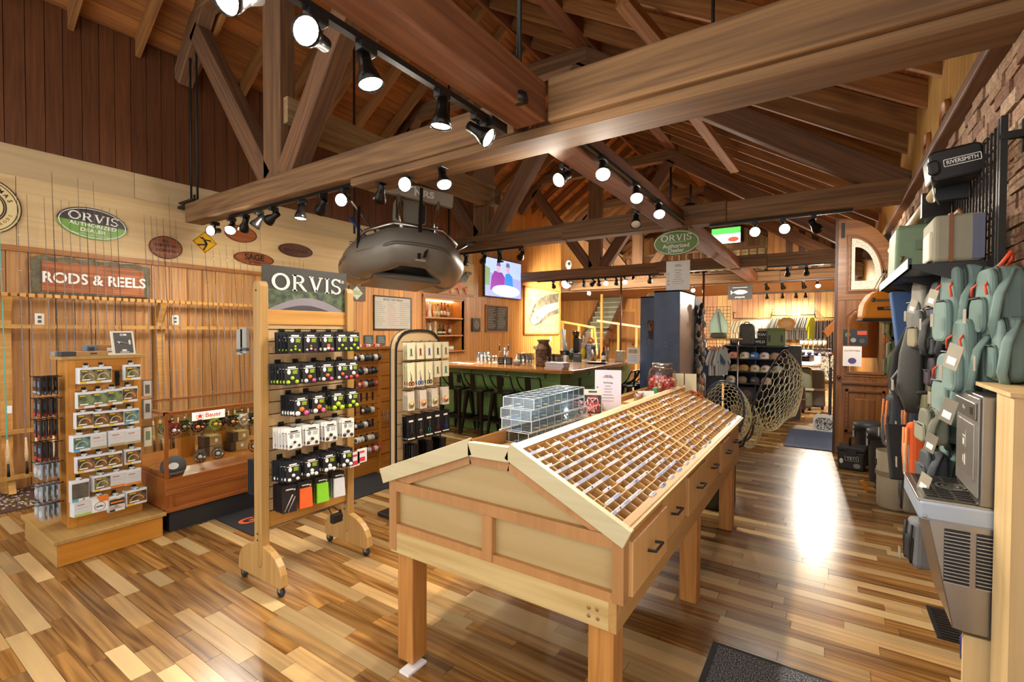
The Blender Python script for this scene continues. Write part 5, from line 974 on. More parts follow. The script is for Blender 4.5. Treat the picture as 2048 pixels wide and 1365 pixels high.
MB().tube([p+Vector((0, -.0, 0))+Vector((p.x, p.y-.9, 0)).normalized()*(r_*.98) for p in sp[6:-6]], .022, 8).obj('rub_strake', HYPD, bt)
MB().bb(-W_+.12, W_-.12, .3, L_-.1, -.2, -.12).obj('floor', HYPD, bt, bev=.03)
for y in (1.0, 1.6): MB().tube([(-W_, y, .05), (W_, y, .05)], .17, 14).obj('thwart', HYP, bt)
for s_ in (-1, 1):
    MB().tube([(s_*.2, -.1, .36), (s_*.22, -.04, .52), (s_*.25, .02, .8)], .032, 10).obj('casting_post', CHROME, bt)
    MB().tube([(s_*.3, -.1, .42), (s_*.58, .2, .34), (s_*.64, .6, .29), (s_*.64, 1.7, .29)], .022, 8).obj('frame_rail', STEEL, bt)
MB().tube([(-.3, -.1, .42), (.3, -.1, .42)], .022, 8).obj('frame_rail', STEEL, bt); MB().tube([(-.7, .9, .29), (.7, .9, .29)], .022, 8).obj('frame_rail', STEEL, bt)
MB().bb(-.02, .02, -.02, .02, 0, .35).obj('post', STEEL, bt, loc=(0, .45, .25))
MB().bb(-.45, .42, -.04, .04, -.085, .085).obj('thigh_board', plain('#8f897c', .5), bt, M=Matrix.Translation((.02, .03, .86)) @ Matrix.Rotation(.05, 4, 'Y'), bev=.01)
text('NRS', .11, plain('#d8d4ca', .5), Matrix.Translation((.06, -.013, .855)) @ basis((0, 0, 0), (1, 0, 0), (0, 0, 1), (0, -1, 0)), bt, .04, .002, sx=1.25)
st_ = MB().prism(rrect(.44, .34, .08), -.05, .05, M=basis((.0, .5, .72), (1, 0, 0), (0, .15, 1), (0, -1, .15))).obj('seat_back', plain('#8d8778', .55), bt, bev=.02)
for s_ in (-1, 1): MB().prism(rrect(.09, .28, .04, 4, s_*.15, 0), .05, .06, M=basis((.0, .5, .72), (1, 0, 0), (0, .15, 1), (0, -1, .15))).obj('side_panel', plain('#2f302d', .6), st_)
MB().bb(-.2, .2, .35, .75, .5, .56).obj('seat', plain('#5a564d', .6), bt, bev=.02)
MB().beam((-.0, -.24, -.02), (-.0, -.1, .9), .04, .006).obj('strap', BLACK, bt); MB().beam((.05, -.29, .02), (.18, -.1, .42), .04, .006).obj('strap', BLACK, bt); MB().beam((-.06, -.3, -.02), (.06, -.3, -.02), .05, .02).obj('bow_patch', plain('#8d897f', .4), bt)
MB().tube([(-.3, .9, .42), (-.8, .35, .75)], .018, 8).obj('oar_shaft', STEEL, bt); MB().tube([(-.5, .7, .35), (-.72, .9, .62), (-.66, .9, .66)], .02, 8).obj('oar_tower', plain('#2f4f8f', .3, .5), bt); MB().beam((.62, .5, .36), (1.02, .75, .52), .06, .05).obj('rod_holder', BLACK, bt); MB().tube([(.66, .5, .3), (.86, .62, .44)], .018, 8).obj('oar_tower', STEEL, bt)
MB().beam((-.66, .15, .1), (-.68, .2, .62), .04, .006).obj('strap', BLACK, bt)
hang = empty('raft_hanger', (-5.0, 4.75, 2.72), (0, 0, R_(58)), label='pair of black hanging straps above the raft', cat='strap')
for s_ in (-.66, .66): MB().beam((s_, 0, .2), (s_, 0, 3.0), .03, .006).obj('strap', BLACK, hang)
# ================================================================ BAR
ZC, CXR, CYF = 1.06, -2.98, 5.9
CTOP = wood('#9c622c', '#c98f52', 'X', .18, .1, .8, coat=.5, rings=.4); GREEN = plain('#6a8c4a', .5, 0, .05); GREEN2 = plain('#628245', .5, 0, .05)
bar = empty('bar_counter', (CXR, CYF, 0), label='L-shaped bar counter with green shiplap front and varnished top', cat='bar counter')
tp = [(XL-CXR+.03, 0), (-.12, 0), (0, .12), (0, 3.3), (-.85, 3.3), (-.85, .9), (XL-CXR+.03, .9)]
MB().prism(tp, ZC-.05, ZC).obj('counter_top', CTOP, bar, bev=.008)
ix, iy = -.28, .28
MB().prism([(XL-CXR+.03, iy+.02), (ix-.02, iy+.02), (ix-.02, 3.25), (ix-.3, 3.25), (ix-.3, iy+.3), (XL-CXR+.03, iy+.3)], 0, ZC-.05).obj('carcass', GREEN2, bar)
for r in range(6):
    z0, z1 = .08+r*.158, .08+r*.158+.154; x = XL-CXR+.03; first = True
    while x < ix-.02:
        e = min(ix, x+rnd.choice((.9, 1.2, 1.6))*(.6 if first else 1)); slab('shiplap_board', x+.002, e-.002, iy, iy+.022, z0, min(z1, ZC-.052), GREEN if rnd.random() < .7 else GREEN2, bar); x = e; first = False
    y = iy
    while y < 3.24:
        e = min(3.25, y+rnd.choice((.8, 1.1, 1.4))); slab('shiplap_board', ix-.022, ix, y+.002, e-.002, z0, min(z1, ZC-.052), GREEN if rnd.random() < .7 else GREEN2, bar); y = e
MB().bb(ix-.03, ix+.008, iy-.008, iy+.03, .02, ZC-.05).obj('corner_trim', GREEN, bar); MB().bb(XL-CXR+.03, ix, iy-.006, iy, 0, .08).obj('toe_board', GREEN2, bar); MB().bb(ix, ix+.006, iy, 3.25, 0, .08).obj('toe_board', GREEN2, bar)
MB().tube([(XL-CXR+.05, .12, .22), (-.15, .12, .22), (-.12, .16, .22), (-.12, 3.2, .22)], .025, 10).obj('foot_rail', SATIN, bar)
for x in (-3.3, -2.6, -1.9, -1.2, -.5): MB().tube([(x, iy-.0, .97), (x, iy-.05, .96), (x, iy-.05, .92), (x, iy-.03, .91)], .006, 6).obj('bag_hook', IRON, bar)
for y in (.5, 1.2, 2.0, 2.7): MB().tube([(ix, y, .97), (ix+.05, y, .96), (ix+.05, y, .92), (ix+.03, y, .91)], .006, 6).obj('bag_hook', IRON, bar)
for x in (-2.2, -1.32): MB().bb(x-.04, x+.04, iy-.008, iy, .74, .88).obj('outlet_plate', SATIN, bar)
for y in (.95, 2.3): MB().bb(ix, ix+.008, y-.04, y+.04, .74, .88).obj('outlet_plate', SATIN, bar)
# stools
ST = plain('#2a2623', .35, .6)
def make_stool():
    o = empty('bar_stool'); Z = .70
    MB().prism(rrect(.33, .33, .05), Z-.03, Z).obj('seat', ST, o, bev=.008)
    for sx in (-1, 1):
        for sy in (-1, 1): MB().add([(sx*.14+a*.028, sy*.14+b_*.028, Z-.02) for a, b_ in ((-1, -1), (1, -1), (1, 1), (-1, 1))]+[(sx*.21+a*.014, sy*.21+b_*.014, 0) for a, b_ in ((-1, -1), (1, -1), (1, 1), (-1, 1))], [(0, 1, 2, 3), (7, 6, 5, 4), (0, 4, 5, 1), (1, 5, 6, 2), (2, 6, 7, 3), (3, 7, 4, 0)]).obj('leg', ST, o)
    for a, b_ in (((-.185, -.185), (.185, -.185)), ((.185, -.185), (.185, .185)), ((.185, .185), (-.185, .185)), ((-.185, .185), (-.185, -.185))): MB().beam((*a, .24), (*b_, .24), .012, .03).obj('stretcher', ST, o)
    MB().tube(smooth_path([(-.15, .02, Z), (-.18, -.1, Z+.1), (-.19, -.17, Z+.235), (-.14, -.185, Z+.25), (.14, -.185, Z+.25), (.19, -.17, Z+.235), (.18, -.1, Z+.1), (.15, .02, Z)], 3), .011, 8).obj('back_frame', ST, o)
    MB().beam((0, -.155, Z-.0), (0, -.187, Z+.25), .1, .004, up=(0, 1, 0)).obj('back_slat', ST, o)
    return o
stool0 = make_stool(); used = False
SPOTS = [(aY(5.95, u, 775).x, 5.95, 0, lb) for u, lb in ((915, 'black metal bar stool nearest the bottle shelves'), (960, 'black metal bar stool second from the bottle shelves'), (1013, 'black metal bar stool third from the bottle shelves'), (1068, 'black metal bar stool by the counter corner behind the acrylic boxes'))]
SPOTS += [(-2.88, aX(-2.88, u, 770).y, R_(90), lb) for u, lb in ((1192, 'black metal bar stool beyond the corner behind the flyer'), (1250, 'black metal bar stool in the middle of the counter side'), (1268, 'black metal bar stool closest to the blue cabinet'))]
for x, y, a, lb in SPOTS:
    o = stool0 if not used else copy_tree(stool0); used = True; o.location = (x, y, 0); o.rotation_euler = (0, 0, a+rnd.uniform(-.08, .08)); tag(o, lb, 'bar stool', 'stools along the bar')
# things on the counter
GL = glass('#f7fafa', .9, .03)
def tumbler(x, y, n, lab, grp):
    o = MB().lathe([(.027, 0), (.032, .13), (.0305, .13), (.026, .012), (0, .01)], 10).obj('pint_glass', GL, loc=(x, y, ZC+.001+.0), label=lab, cat='glass', group=grp)
for g_, (u, nx, ny, nm) in enumerate(((973, 3, 2, 'near the chalkboard'), (992, 2, 2, 'beside the beer tap'), (1056, 3, 3, 'left of the brown milk can'), (1114, 3, 3, 'right of the brown milk can'))):
    cx = aY(6.5, u, 700).x
    for i in range(nx):
        for j in range(ny):
            for k in range(2 if g_ != 1 else 1):
                o = MB().lathe([(.032, 0), (.037, .14), (.0355, .14), (.03, .012), (0, .01)], 10).obj('pint_glass', GL, loc=(cx+(i-nx/2)*.077, 6.42+j*.078, ZC+.001+k*.055), label='pint glass %s, %s in row %s%s' % (nm, ORD[i], ORD[j], ', stacked' if k else ''), cat='glass', group='pint glasses on the bar')
o = empty('beer_tap', (aY(6.62, 1010, 700).x, 6.62, ZC), label='chrome beer tap tower with two black handles', cat='beer tap'); MB().lathe([(.06, 0), (.06, .012), (.035, .02), (.033, .24), (.036, .26), (0, .27)], 16).obj('column', CHROME, o)
for s_ in (-1, 1): MB().tube([(s_*.03, 0, .21), (s_*.09, -.04, .21), (s_*.09, -.04, .17)], .01, 8).obj('spout', CHROME, o); MB().tube([(s_*.09, -.04, .22), (s_*.09, -.03, .34)], [.009, .014], 8).obj('tap_handle', BLACK, o)
for i, u in enumerate((1003, 1018)):
    o = empty('chalk_card', (aY(6.45, u, 700).x, 6.45, ZC), label=['near', 'far'][i]+' small black chalk card standing by the beer tap', cat='sign'); MB().bb(-.065, .065, -.006, .006, 0, .12).obj('slate', BLACK, o)
    for k in range(3): MB().bb(-.04, .03, -.0075, -.006, .09-.03*k, .096-.03*k).obj('chalk_line', plain('#8d948c', .8), o)
pg = empty('pig_figure', (aY(6.4, 1033, 700).x, 6.4, ZC), label='small grey ceramic pot with a white squeeze bottle behind', cat='pot'); MB().ball((0, 0, .055), (.07, .05, .05), 14).obj('body', plain('#8a8078', .6), pg); MB().lathe([(.02, 0), (.022, .12), (.008, .15), (.004, .18)], 10, c=(-.04, .08, 0)).obj('squeeze_bottle', WHITE, pg); MB().bb(-.05, .05, -.02, .02, 0, .02).obj('foot', plain('#8a8078', .6), pg)
mc = empty('milk_can_decor', (aY(6.5, 1087, 700).x, 6.5, ZC), label='rusty brown corrugated milk can on the bar', cat='milk can')
pr_ = []; 
for i in range(6): pr_ += [(.125, .02+i*.045), (.132, .035+i*.045), (.125, .055+i*.045)]
MB().lathe([(.12, 0)]+pr_+[(.12, .3), (.085, .35), (.08, .38), (.1, .4), (.1, .42), (.0, .425)], 20).obj('body', noisy('#4a3524', '#7a5a3c', 14, .8), mc); MB().bb(-.11, -.04, -.13, -.12, .27, .32).obj('tag', plain('#a89a80', .7), mc)
bk = [(0, 0)]
for i in range(5): MB().bb(-.15, .15, -.1, .1, 0, .018).obj('magazine', plain(('#d9d7dc', '#c9cbd6', '#e2e0de', '#d0d0d8', '#dedbe2')[i], .5), loc=(-3.32+rnd.uniform(-.01, .01), 6.2, ZC+.001+.0185*i), rot=(0, 0, rnd.uniform(-.05, .05)), label='%s magazine from the bottom of the stack at the counter corner' % ORD[i], cat='magazine', group='magazine stack on the bar')
for i in range(3): MB().bb(-.12, .12, -.09, .09, 0, .004).obj('leaflet', PAPER, loc=(-5.05-.1*i, 6.22, ZC+.001+.0045*i), rot=(0, 0, rnd.uniform(-.3, .3)), label='%s loose leaflet lying at the shelf end of the bar' % ORD[i], cat='leaflet', group='leaflets on the bar')
# on the right leg
def right_at(u, y): return aY(y, u, 700).x
o = empty('utensil_bucket', (right_at(1131, 8.6), 8.6, ZC), label='black tub of wrapped straws and bags on the bar', cat='tub'); MB().lathe([(.09, 0), (.12, .17), (.115, .17), (.085, .01), (0, .01)], 16).obj('tub', BLACK, o)
for i in range(8): MB().tube([(rnd.uniform(-.06, .06), rnd.uniform(-.05, .05), .1), (rnd.uniform(-.08, -.0), rnd.uniform(-.08, .08), rnd.uniform(.35, .75 if i < 4 else .3))], .018, 6).obj('wrapped_item', plain('#b9c0c2', .35), o)
o = empty('spray_bottle', (right_at(1143, 8.2), 8.2, ZC), label='clear spray bottle with pale blue liquid on the bar', cat='spray bottle'); MB().lathe([(.035, 0), (.04, .02), (.038, .1), (.015, .16), (.014, .19)], 12).obj('body', glass('#bfe0df', .2), o); MB().bb(-.012, .03, -.012, .012, .19, .23).obj('trigger_head', plain('#8fb5b5', .4), o)
o = empty('card_holder', (right_at(1155, 7.9), 7.9, ZC), label='dark slate card block beside the spray bottle', cat='sign'); MB().bb(-.075, .075, -.03, .03, 0, .15).obj('block', plain('#3a3b3f', .5), o, bev=.004); MB().bb(-.05, .05, -.031, -.03, .1, .11).obj('chalk_line', plain('#9a9a9a', .7), o)
o = empty('price_cards', (right_at(1130, 7.6), 7.6, ZC), label='pale upright menu cards between glasses and spray bottle', cat='menu card'); [MB().bb(-.06+.03*k, -.04+.03*k, -.05, .05, 0, .12).obj('card', plain('#d2cbbd', .6), o) for k in range(4)]
o = empty('serving_tray', (right_at(1193, 7.6), 7.6, ZC), label='dark oval tray of papers on the bar near its end', cat='tray'); MB().lathe([(.14, 0), (.2, .025), (.195, .03), (.135, .008), (0, .008)], 20, sy=.7).obj('tray', plain('#2a2422', .4), o); MB().bb(-.12, .1, -.08, .06, .012, .03).obj('papers', PAPER, o)
o = empty('metal_canister', (right_at(1187, 8.1), 8.1, ZC), label='steel shaker canister behind the dark tray', cat='canister'); MB().lathe([(.05, 0), (.055, .28), (.05, .28), (.045, .01), (0, .01)], 16).obj('body', STEEL, o)
o = empty('wine_bottle', (right_at(1207, 7.9), 7.9, ZC), label='dark bottle standing beside the tray', cat='bottle'); MB().lathe([(.036, 0), (.036, .16), (.014, .21), (.014, .27), (0, .272)], 14).obj('body', plain('#1c1716', .2), o); MB().lathe([(.037, .05), (.037, .13)], 14).obj('bottle_label', PAPER, o)
o = empty('straw_jar', (right_at(1214, 8.3), 8.3, ZC), label='jar of striped straws on the bar', cat='jar'); MB().lathe([(.045, 0), (.045, .2), (.042, .2), (.042, .01), (0, .01)], 12).obj('jar', GL, o); [MB().tube([(.0, 0, .02), (.03*math.cos(k), .03*math.sin(k), .26)], .005, 5).obj('straw', plain('#b5544a' if k % 2 else '#d8d0c0', .5), o) for k in range(7)]
o = empty('napkin_box', (right_at(1240, 8.4), 8.4, ZC), label='brushed steel napkin box on the bar', cat='napkin holder'); MB().bb(-.08, .08, -.05, .05, 0, .2).obj('body', plain('#a89c86', .35, .7), o, bev=.006); MB().lathe([(.03, 0), (.03, .003)], 12, M=FACE_NY((0, -.05, .12))).obj('slot', plain('#d8d2c4', .3, .6), o)
o = empty('flyer_stand', (right_at(1266, 7.9), 7.9, ZC), label='clear stand with a printed white sheet at the bar end', cat='sign'); MB().bb(-.1, .1, -.004, .004, 0, .28).obj('sheet', PAPER, o); MB().bb(-.08, .08, -.006, -.004, .18, .25).obj('photo', noisy('#8a9a6a', '#c9b88a', 18, .6), o); [MB().bb(-.07, .07, -.0055, -.004, .05+.03*k, .056+.03*k).obj('text_line', plain('#8a8a90', .6), o) for k in range(4)]
o = empty('coffee_grinder', (right_at(1152, 9.0), 9.0, ZC), label='black coffee grinder behind the bar', cat='grinder'); MB().bb(-.1, .1, -.1, .1, 0, .12).obj('base', BLACK, o, bev=.01); MB().bb(-.04, .1, -.07, .07, .12, .42).obj('tower', BLACK, o, bev=.02); MB().lathe([(.05, .42), (.085, .55), (.0, .56)], 12).obj('hopper', plain('#3a2a20', .2), o)
o = empty('yellow_net_bundle', (right_at(1166, 8.8), 8.8, ZC), label='yellow pouch with pale sticks standing on the bar', cat='bundle'); MB().ball((0, 0, .12), (.06, .05, .12), 10).obj('pouch', plain('#c9a91c', .5), o); [MB().tube([(0, 0, .15), (rnd.uniform(-.1, .14), rnd.uniform(-.05, .05), rnd.uniform(.4, .62))], .012, 6).obj('stick', plain('#c4ac98', .6), o) for k in range(6)]
o = empty('drink_cooler', (right_at(1178, 8.95), 8.95, ZC), label='orange topped drink cooler box behind the bar', cat='cooler'); MB().bb(-.11, .11, -.1, .1, 0, .3).obj('box', noisy('#4d5d7a', '#a8a8b0', 14, .4), o, bev=.01); MB().ring(rrect(.2, .13, .05, 5, 0, .37), rrect(.12, .06, .025, 5, 0, .37), -.015, .015, M=basis((0, 0, 0), (1, 0, 0), (0, 0, 1), (0, -1, 0))).obj('handle', plain('#c45a1c', .5), o)
# ================================================================ ON THE BIN TABLE
def acrylic_tray(M, lab):
    o = empty('acrylic_tray', M=M, label=lab, cat='tray', group='stacked clear trays on the bin table')
    W, L, H = .165, .56, .048; t = .002; EDG = plain('#d5dce2', .15, 0, .02)
    for x in (0, W/3, 2*W/3, W): MB().bb(x-t/2, x+t/2, 0, L, 0, H).obj('long_wall', ACRYL, o)
    for i in range(9): MB().bb(0, W, L*i/8-t/2, L*i/8+t/2, 0, H).obj('cross_wall', ACRYL, o)
    MB().bb(0, W, 0, L, -t, 0).obj('base_sheet', ACRYL, o)
    e = MB()
    for x in (0, W):
        for z in (0, H): e.bb(x-.0016, x+.0016, 0, L, z-.0014, z+.0014)
    for y in (0, L):
        for z in (0, H): e.bb(0, W, y-.0016, y+.0016, z-.0014, z+.0014)
        for x in (0, W): e.bb(x-.0016, x+.0016, y-.0016, y+.0016, 0, H)
    for i in range(1, 8): e.bb(0, W, L*i/8-.001, L*i/8+.001, H-.001, H+.001); e.bb(W-.001, W+.001, L*i/8-.001, L*i/8+.001, 0, H)
    for x in (W/3, 2*W/3): e.bb(x-.001, x+.001, 0, L, H-.001, H+.001); e.bb(x-.001, x+.001, -.001, .001, 0, H)
    e.obj('bright_edges', EDG, o)
    for k in range(10): MB().bb(0, .02, 0, .025, 0, .001).obj('sticker', plain(('#d9cf8a', '#8fb4d9', '#d9c07a')[k % 3], .6), o, loc=(.01+.055*(k % 3), .02+.07*(k//2), .001))
    return o
for i in range(4): acrylic_tray(Matrix.Translation((-1.275+.004*i, 1.82+(.01 if i % 2 else -.004), 1.094+i*.0515)) @ Matrix.Rotation(R_(-3+1.5*i), 4, 'Z'), '%s clear compartment tray from the bottom of the stack' % ORD[i])
wp = MB()
for k in range(260): wp.ball((rnd.uniform(0, .14), rnd.uniform(0, .12), rnd.uniform(0, .1)), rnd.uniform(.004, .008), 6, m=rnd.randrange(3))
wp.obj('soft_beads', [plain('#c98a86', .5), plain('#d9b3ac', .5), plain('#a8434a', .5)], loc=(-1.26, 2.4, 1.1), label='heap of pink and red soft beads beside the clear trays', cat='beads', kind='stuff')
o = empty('worm_pack', (-1.17, 2.64, 1.091), (R_(-8), 0, R_(25)), label='card pack of red and white squirmy worms behind the bins', cat='tackle pack'); MB().bb(-.055, .055, -.004, .004, 0, .165).obj('card', plain('#d9d5c4', .6), o); MB().bb(-.05, .05, -.008, -.004, .02, .13).obj('window', plain('#2c2326', .4), o)
for k in range(16): MB().tube(smooth_path([(rnd.uniform(-.042, .042), -.011, .025+rnd.uniform(0, .095)) for _ in range(4)], 3), .003, 5).obj('worm', plain('#a82a38' if k % 3 else '#ddd0c8', .4), o)
MB().bb(-.025, .025, -.0055, -.004, .145, .155).obj('hang_slot', plain('#2a4a3a', .5), o)
MB().lathe([(.032, 0), (.036, .008), (.036, .02), (.03, .024), (.036, .028), (.036, .044), (.03, .05), (0, .052)], 18).obj('putty_pot', plain('#1f9a78', .45), loc=(-1.2, 2.5, 1.091), label='squat bright green lidded pot on the bin table', cat='pot')
def flyer(loc, yaw, w_, h_, lab, col, name='flyer'):
    o = empty(name, loc, (0, 0, yaw), label=lab, cat='sign'); MB().bb(-w_/2, w_/2, -.003, .0, 0, h_).obj('sheet', plain(col, .6, var=.02), o); MB().bb(-w_/2, w_/2, 0, .06, 0, .004).obj('stand_foot', ACRYL, o)
    text('RIVER TRIP', h_*.035, INK, FACE_NY((0, -.0035, h_*.86)), o); text('OUTFITTERS', h_*.045, plain('#9a5a4a', .6), FACE_NY((0, -.0035, h_*.82)), o, .01)
    text('Fly Pricing', h_*.055, plain('#5a5a66', .6), FACE_NY((0, -.0035, h_*.68)), o)
    for k in range(6):
        ww = w_*(.22, .3, .26, .38, .5, .42)[k]; MB().bb(-ww/2, ww/2, -.0042, -.003, h_*(.59-.075*k), h_*(.605-.075*k)).obj('text_line', plain('#77778a' if k < 5 else '#b58a9a', .6), o)
    for k, c in enumerate(('#3a6fd0', '#c9b04a', '#2f6a4a', '#c0392b')[:4]): MB().prism(ellipse(h_*.02, h_*.02, 12), 0, .0012, M=FACE_NY((-w_*.4, -.003, h_*(.56-.12*k)))).obj('colour_dot', plain(c, .5), o)
    return o
flyer((-1.2, 2.95, 1.091), R_(24), .17, .26, 'lilac-white price flyer standing on the bin table', '#d3d2e2')
o = empty('kraft_tray', (-1.17, 3.45, 1.091), label='small wooden tray of fly tubs near the candy jar', cat='tray'); MB().bb(-.05, .1, -.2, .2, 0, .012).obj('base', KRAFT, o); MB().bb(-.06, -.05, -.2, .2, 0, .05).obj('side', KRAFT, o); MB().bb(.1, .11, -.2, .2, 0, .05).obj('side', KRAFT, o)
for i, (y, c) in enumerate(((3.38, '#cf6a3a'), (3.48, '#c9543a'), (3.57, '#d98a5a'))):
    o = empty('fly_tub', (-1.14, y, 1.104), label='%s clear tub of orange flies in the wooden tray' % ORD[i], cat='tub', group='tubs of flies in the tray'); MB().lathe([(.034, 0), (.038, .06), (.036, .06), (.033, .003)], 12).obj('tub', GL, o); mb = MB(); [mb.ball((rnd.uniform(-.02, .02), rnd.uniform(-.02, .02), rnd.uniform(.008, .045)), .01, 6) for _ in range(14)]; mb.obj('flies', plain(c, .7), o, kind='stuff')
MB().bb(-.06, .06, -.004, .004, 0, .07).obj('white_card', PAPER, loc=(-1.09, 3.42, 1.104), rot=(R_(-20), 0, R_(40)), label='white card leaning on the fly tubs', cat='card'); MB().bb(-.015, .015, -.02, .02, 0, .07).obj('green_box', plain('#2f8a5a', .5), loc=(-1.1, 3.66, 1.104), label='small green box next to the fly tubs', cat='box')
cj = empty('bead_jar', (-1.15, 3.98, 1.091), (R_(10), R_(0), R_(30)), label='big clear tilted jar of red, pink and white beads', cat='jar'); MB().lathe([(.08, .0), (.115, .04), (.12, .12), (.1, .2), (.075, .225), (.073, .225), (.098, .2), (.117, .12), (.112, .04), (.078, .004)], 22).obj('jar', glass('#f6f4f0', .18), cj); MB().lathe([(.08, .22), (.082, .255), (.0, .258)], 20).obj('lid', glass('#e8e2d6', .5), cj)
mb = MB()
for k in range(330):
    a, rr, z = rnd.uniform(0, 6.28), .1*math.sqrt(rnd.random()), rnd.uniform(.015, .125); mb.ball((rr*math.cos(a), rr*math.sin(a), z), .011, 6, m=rnd.randrange(5))
mb.obj('beads', [plain(c, .35) for c in ('#c92f3f', '#d9606f', '#e8d8d4', '#d9572a', '#b82a55')], cj, kind='stuff')
for i in range(2): MB().bb(-.045, .045, -.008, .008, 0, .2).obj('cream_card_pack', plain('#d6cfae', .6), loc=(-1.06+.1*i, 4.17+.02*i, 1.05), rot=(R_(-6), 0, R_(20)), label=['near', 'far'][i]+' tall cream card pack standing behind the bead jar', cat='tackle pack')
MB().bb(-.1, .0, 0, .2, 0, .02).obj('cloth_scrap', plain('#d8d3c8', .9), loc=(-1.6, 1.95, .975), rot=(0, R_(-21), .3), label='crumpled white cloth on the back slope of the bin table', cat='cloth')
# ================================================================ MILK CAN, NETS
can = empty('milk_can', (-.86, 4.72, 0), label='dark green milk can behind the bin table holding landing nets', cat='milk can'); CANM = noisy('#23291f', '#343b2c', 9, .35)
MB().lathe([(.17, 0), (.18, .02), (.18, .48), (.16, .56), (.11, .62), (.105, .68), (.125, .72), (.115, .72), (.095, .66), (.0, .6)], 28).obj('body', CANM, can)
for a in (60, 240): MB().tube([(.17*math.cos(R_(a)), .17*math.sin(R_(a)), .52), (.21*math.cos(R_(a)), .21*math.sin(R_(a)), .56), (.16*math.cos(R_(a)), .16*math.sin(R_(a)), .6)], .01, 6).obj('handle', CANM, can)
def hex_net(surf, ns, nt, r=.0026, m=None):
    mb = MB(); 
    for j in range(nt):
        for i in range(ns):
            s0 = (i+(.5 if j % 2 else 0))/ns; t0 = j/nt; ds, dt = 1/ns, 1/nt
            a, b, c, d = surf(s0, t0+dt*.33), surf(s0+ds*.5, t0), surf(s0-ds*.5, t0), surf(s0, t0+dt)
            for p, q in ((a, b), (a, c), (a, d)): mb.tube([p, q], r, 3, smooth=False)
    return mb
RUB = plain('#cfc6a0', .35, 0, .03); 
def net(lab, rim, bottom, hoopcol, handle, ns, nt, bulge=Vector((0, 0, 0)), rr=.009):
    """rim and bottom are closed curves s -> point; the bag of hexagonal mesh runs between them"""
    base = handle[0]; o = empty('landing_net', base, label=lab, cat='landing net', group='landing nets in the milk can')
    n = 40; MB().tube([rim(i/n)-base for i in range(n)], rr, 8, closed=True).obj('hoop', hoopcol, o)
    MB().tube([Vector(p)-base for p in handle], [.016]*(len(handle)-1)+[.011], 8).obj('handle', hoopcol, o)
    surf = lambda s, t: (rim(s).lerp(bottom(s), t) + bulge*(4*t*(1-t)) + (rim(s)-(rim(s+.5))).normalized()*.06*math.sin(math.pi*min(t*1.2, 1))) - base
    hex_net(surf, ns, nt).obj('mesh_bag', RUB, o)
    return o
def ell_curve(c, u, v): return lambda s: c + u*math.cos(2*math.pi*s) + v*math.sin(2*math.pi*s)
y = 4.95; pl, ptp = aY(y, 1503, 848), aY(y, 1572, 700); c = (pl+ptp)/2; u = (ptp-pl)/2; dv = Vector((.05, .2, .0))
bc = aY(y+.12, 1578, 838)
net('large landing net with a long pale rubber bag hanging beside its hoop', ell_curve(c, u, dv), ell_curve(bc, Vector((.05, 0, .03)), Vector((.0, .05, 0))), plain('#2a2326', .3), [Vector((-.8, 4.76, .5)), aY(4.85, 1484, 892), pl], 24, 15, Vector((.07, .02, -.02)))
y = 4.62; c = aY(y, 1446, 822); wx = (aY(y, 1487, 822)-aY(y, 1405, 822))/2; hz = Vector((0, 0, .27))
net('round landing net with a blue hoop facing out over the bins', ell_curve(c, wx*1.0, hz), ell_curve(c+Vector((.08, .28, -.16)), wx*.35, Vector((0, 0, .09))), plain('#26304f', .3), [Vector((-.86, 4.7, .5)), c-hz], 24, 12)
y = 4.9; c = aY(y, 1493, 838); wx = (aY(y, 1508, 838)-aY(y, 1478, 838))/2
net('small landing net with a black hoop half behind the blue one', ell_curve(c, wx, Vector((0, 0, .2))), ell_curve(c+Vector((.03, .2, -.2)), wx*.6, Vector((0, 0, .08))), plain('#1e1c1e', .3), [Vector((-.84, 4.74, .5)), c-Vector((0, 0, .2))], 14, 10)
# ================================================================ BLUE CABINETS AND HANGING SIGNS
BLU = noisy('#34445e', '#475876', 3, .42, 2)
def cabinet(x0, x1, y0, y1, z1, lab):
    o = empty('metal_cabinet', (x0, y0, 0), label=lab, cat='cabinet'); W, D = x1-x0, y1-y0
    MB().bb(0, W, 0, .012, 0, z1).obj('end_panel', BLU, o, bev=.003); MB().bb(W-.04, W, .012, D, 0, z1).obj('side_frame', plain('#77757a', .35, .4), o); MB().bb(0, .03, .012, D, 0, z1).obj('side_frame', BLU, o); MB().bb(0, W, 0, D, z1-.02, z1).obj('top_panel', BLU, o); MB().bb(.02, W-.03, D-.02, D, 0, z1).obj('back_panel', BLU, o)
    for z in (.4, .8, 1.2, 1.6): MB().bb(.03, W-.04, .02, D-.02, z, z+.015).obj('shelf', BLU, o)
    for z in (.75, .8, 1.42, 1.47): MB().lathe([(.005, 0), (.005, .002)], 8, M=FACE_NY((W*.48, 0, z))).obj('screw', plain('#c9c9c9', .4, .5), o)
    for k in range(14): MB().bb(W-.0005, W+.001, .03, .045, .12+.14*k, .14+.14*k).obj('slot', BLACK, o)
    return o
cabinet(-1.925, -1.59, 6.3, 7.12, 2.15, 'tall slate-blue metal cabinet end in the middle of the shop'); p0, p1 = aY(8.0, 1281, 600), aY(8.0, 1312, 600); cabinet(p0.x, p1.x+.05, 8.0, 8.7, aY(8, 1281, 594).z, 'second blue cabinet behind the taller slate-blue one')
o = empty('fly_ornament', aY(7.97, 1301, 655), label='bunch of feathered flies hanging on the second blue cabinet', cat='ornament')
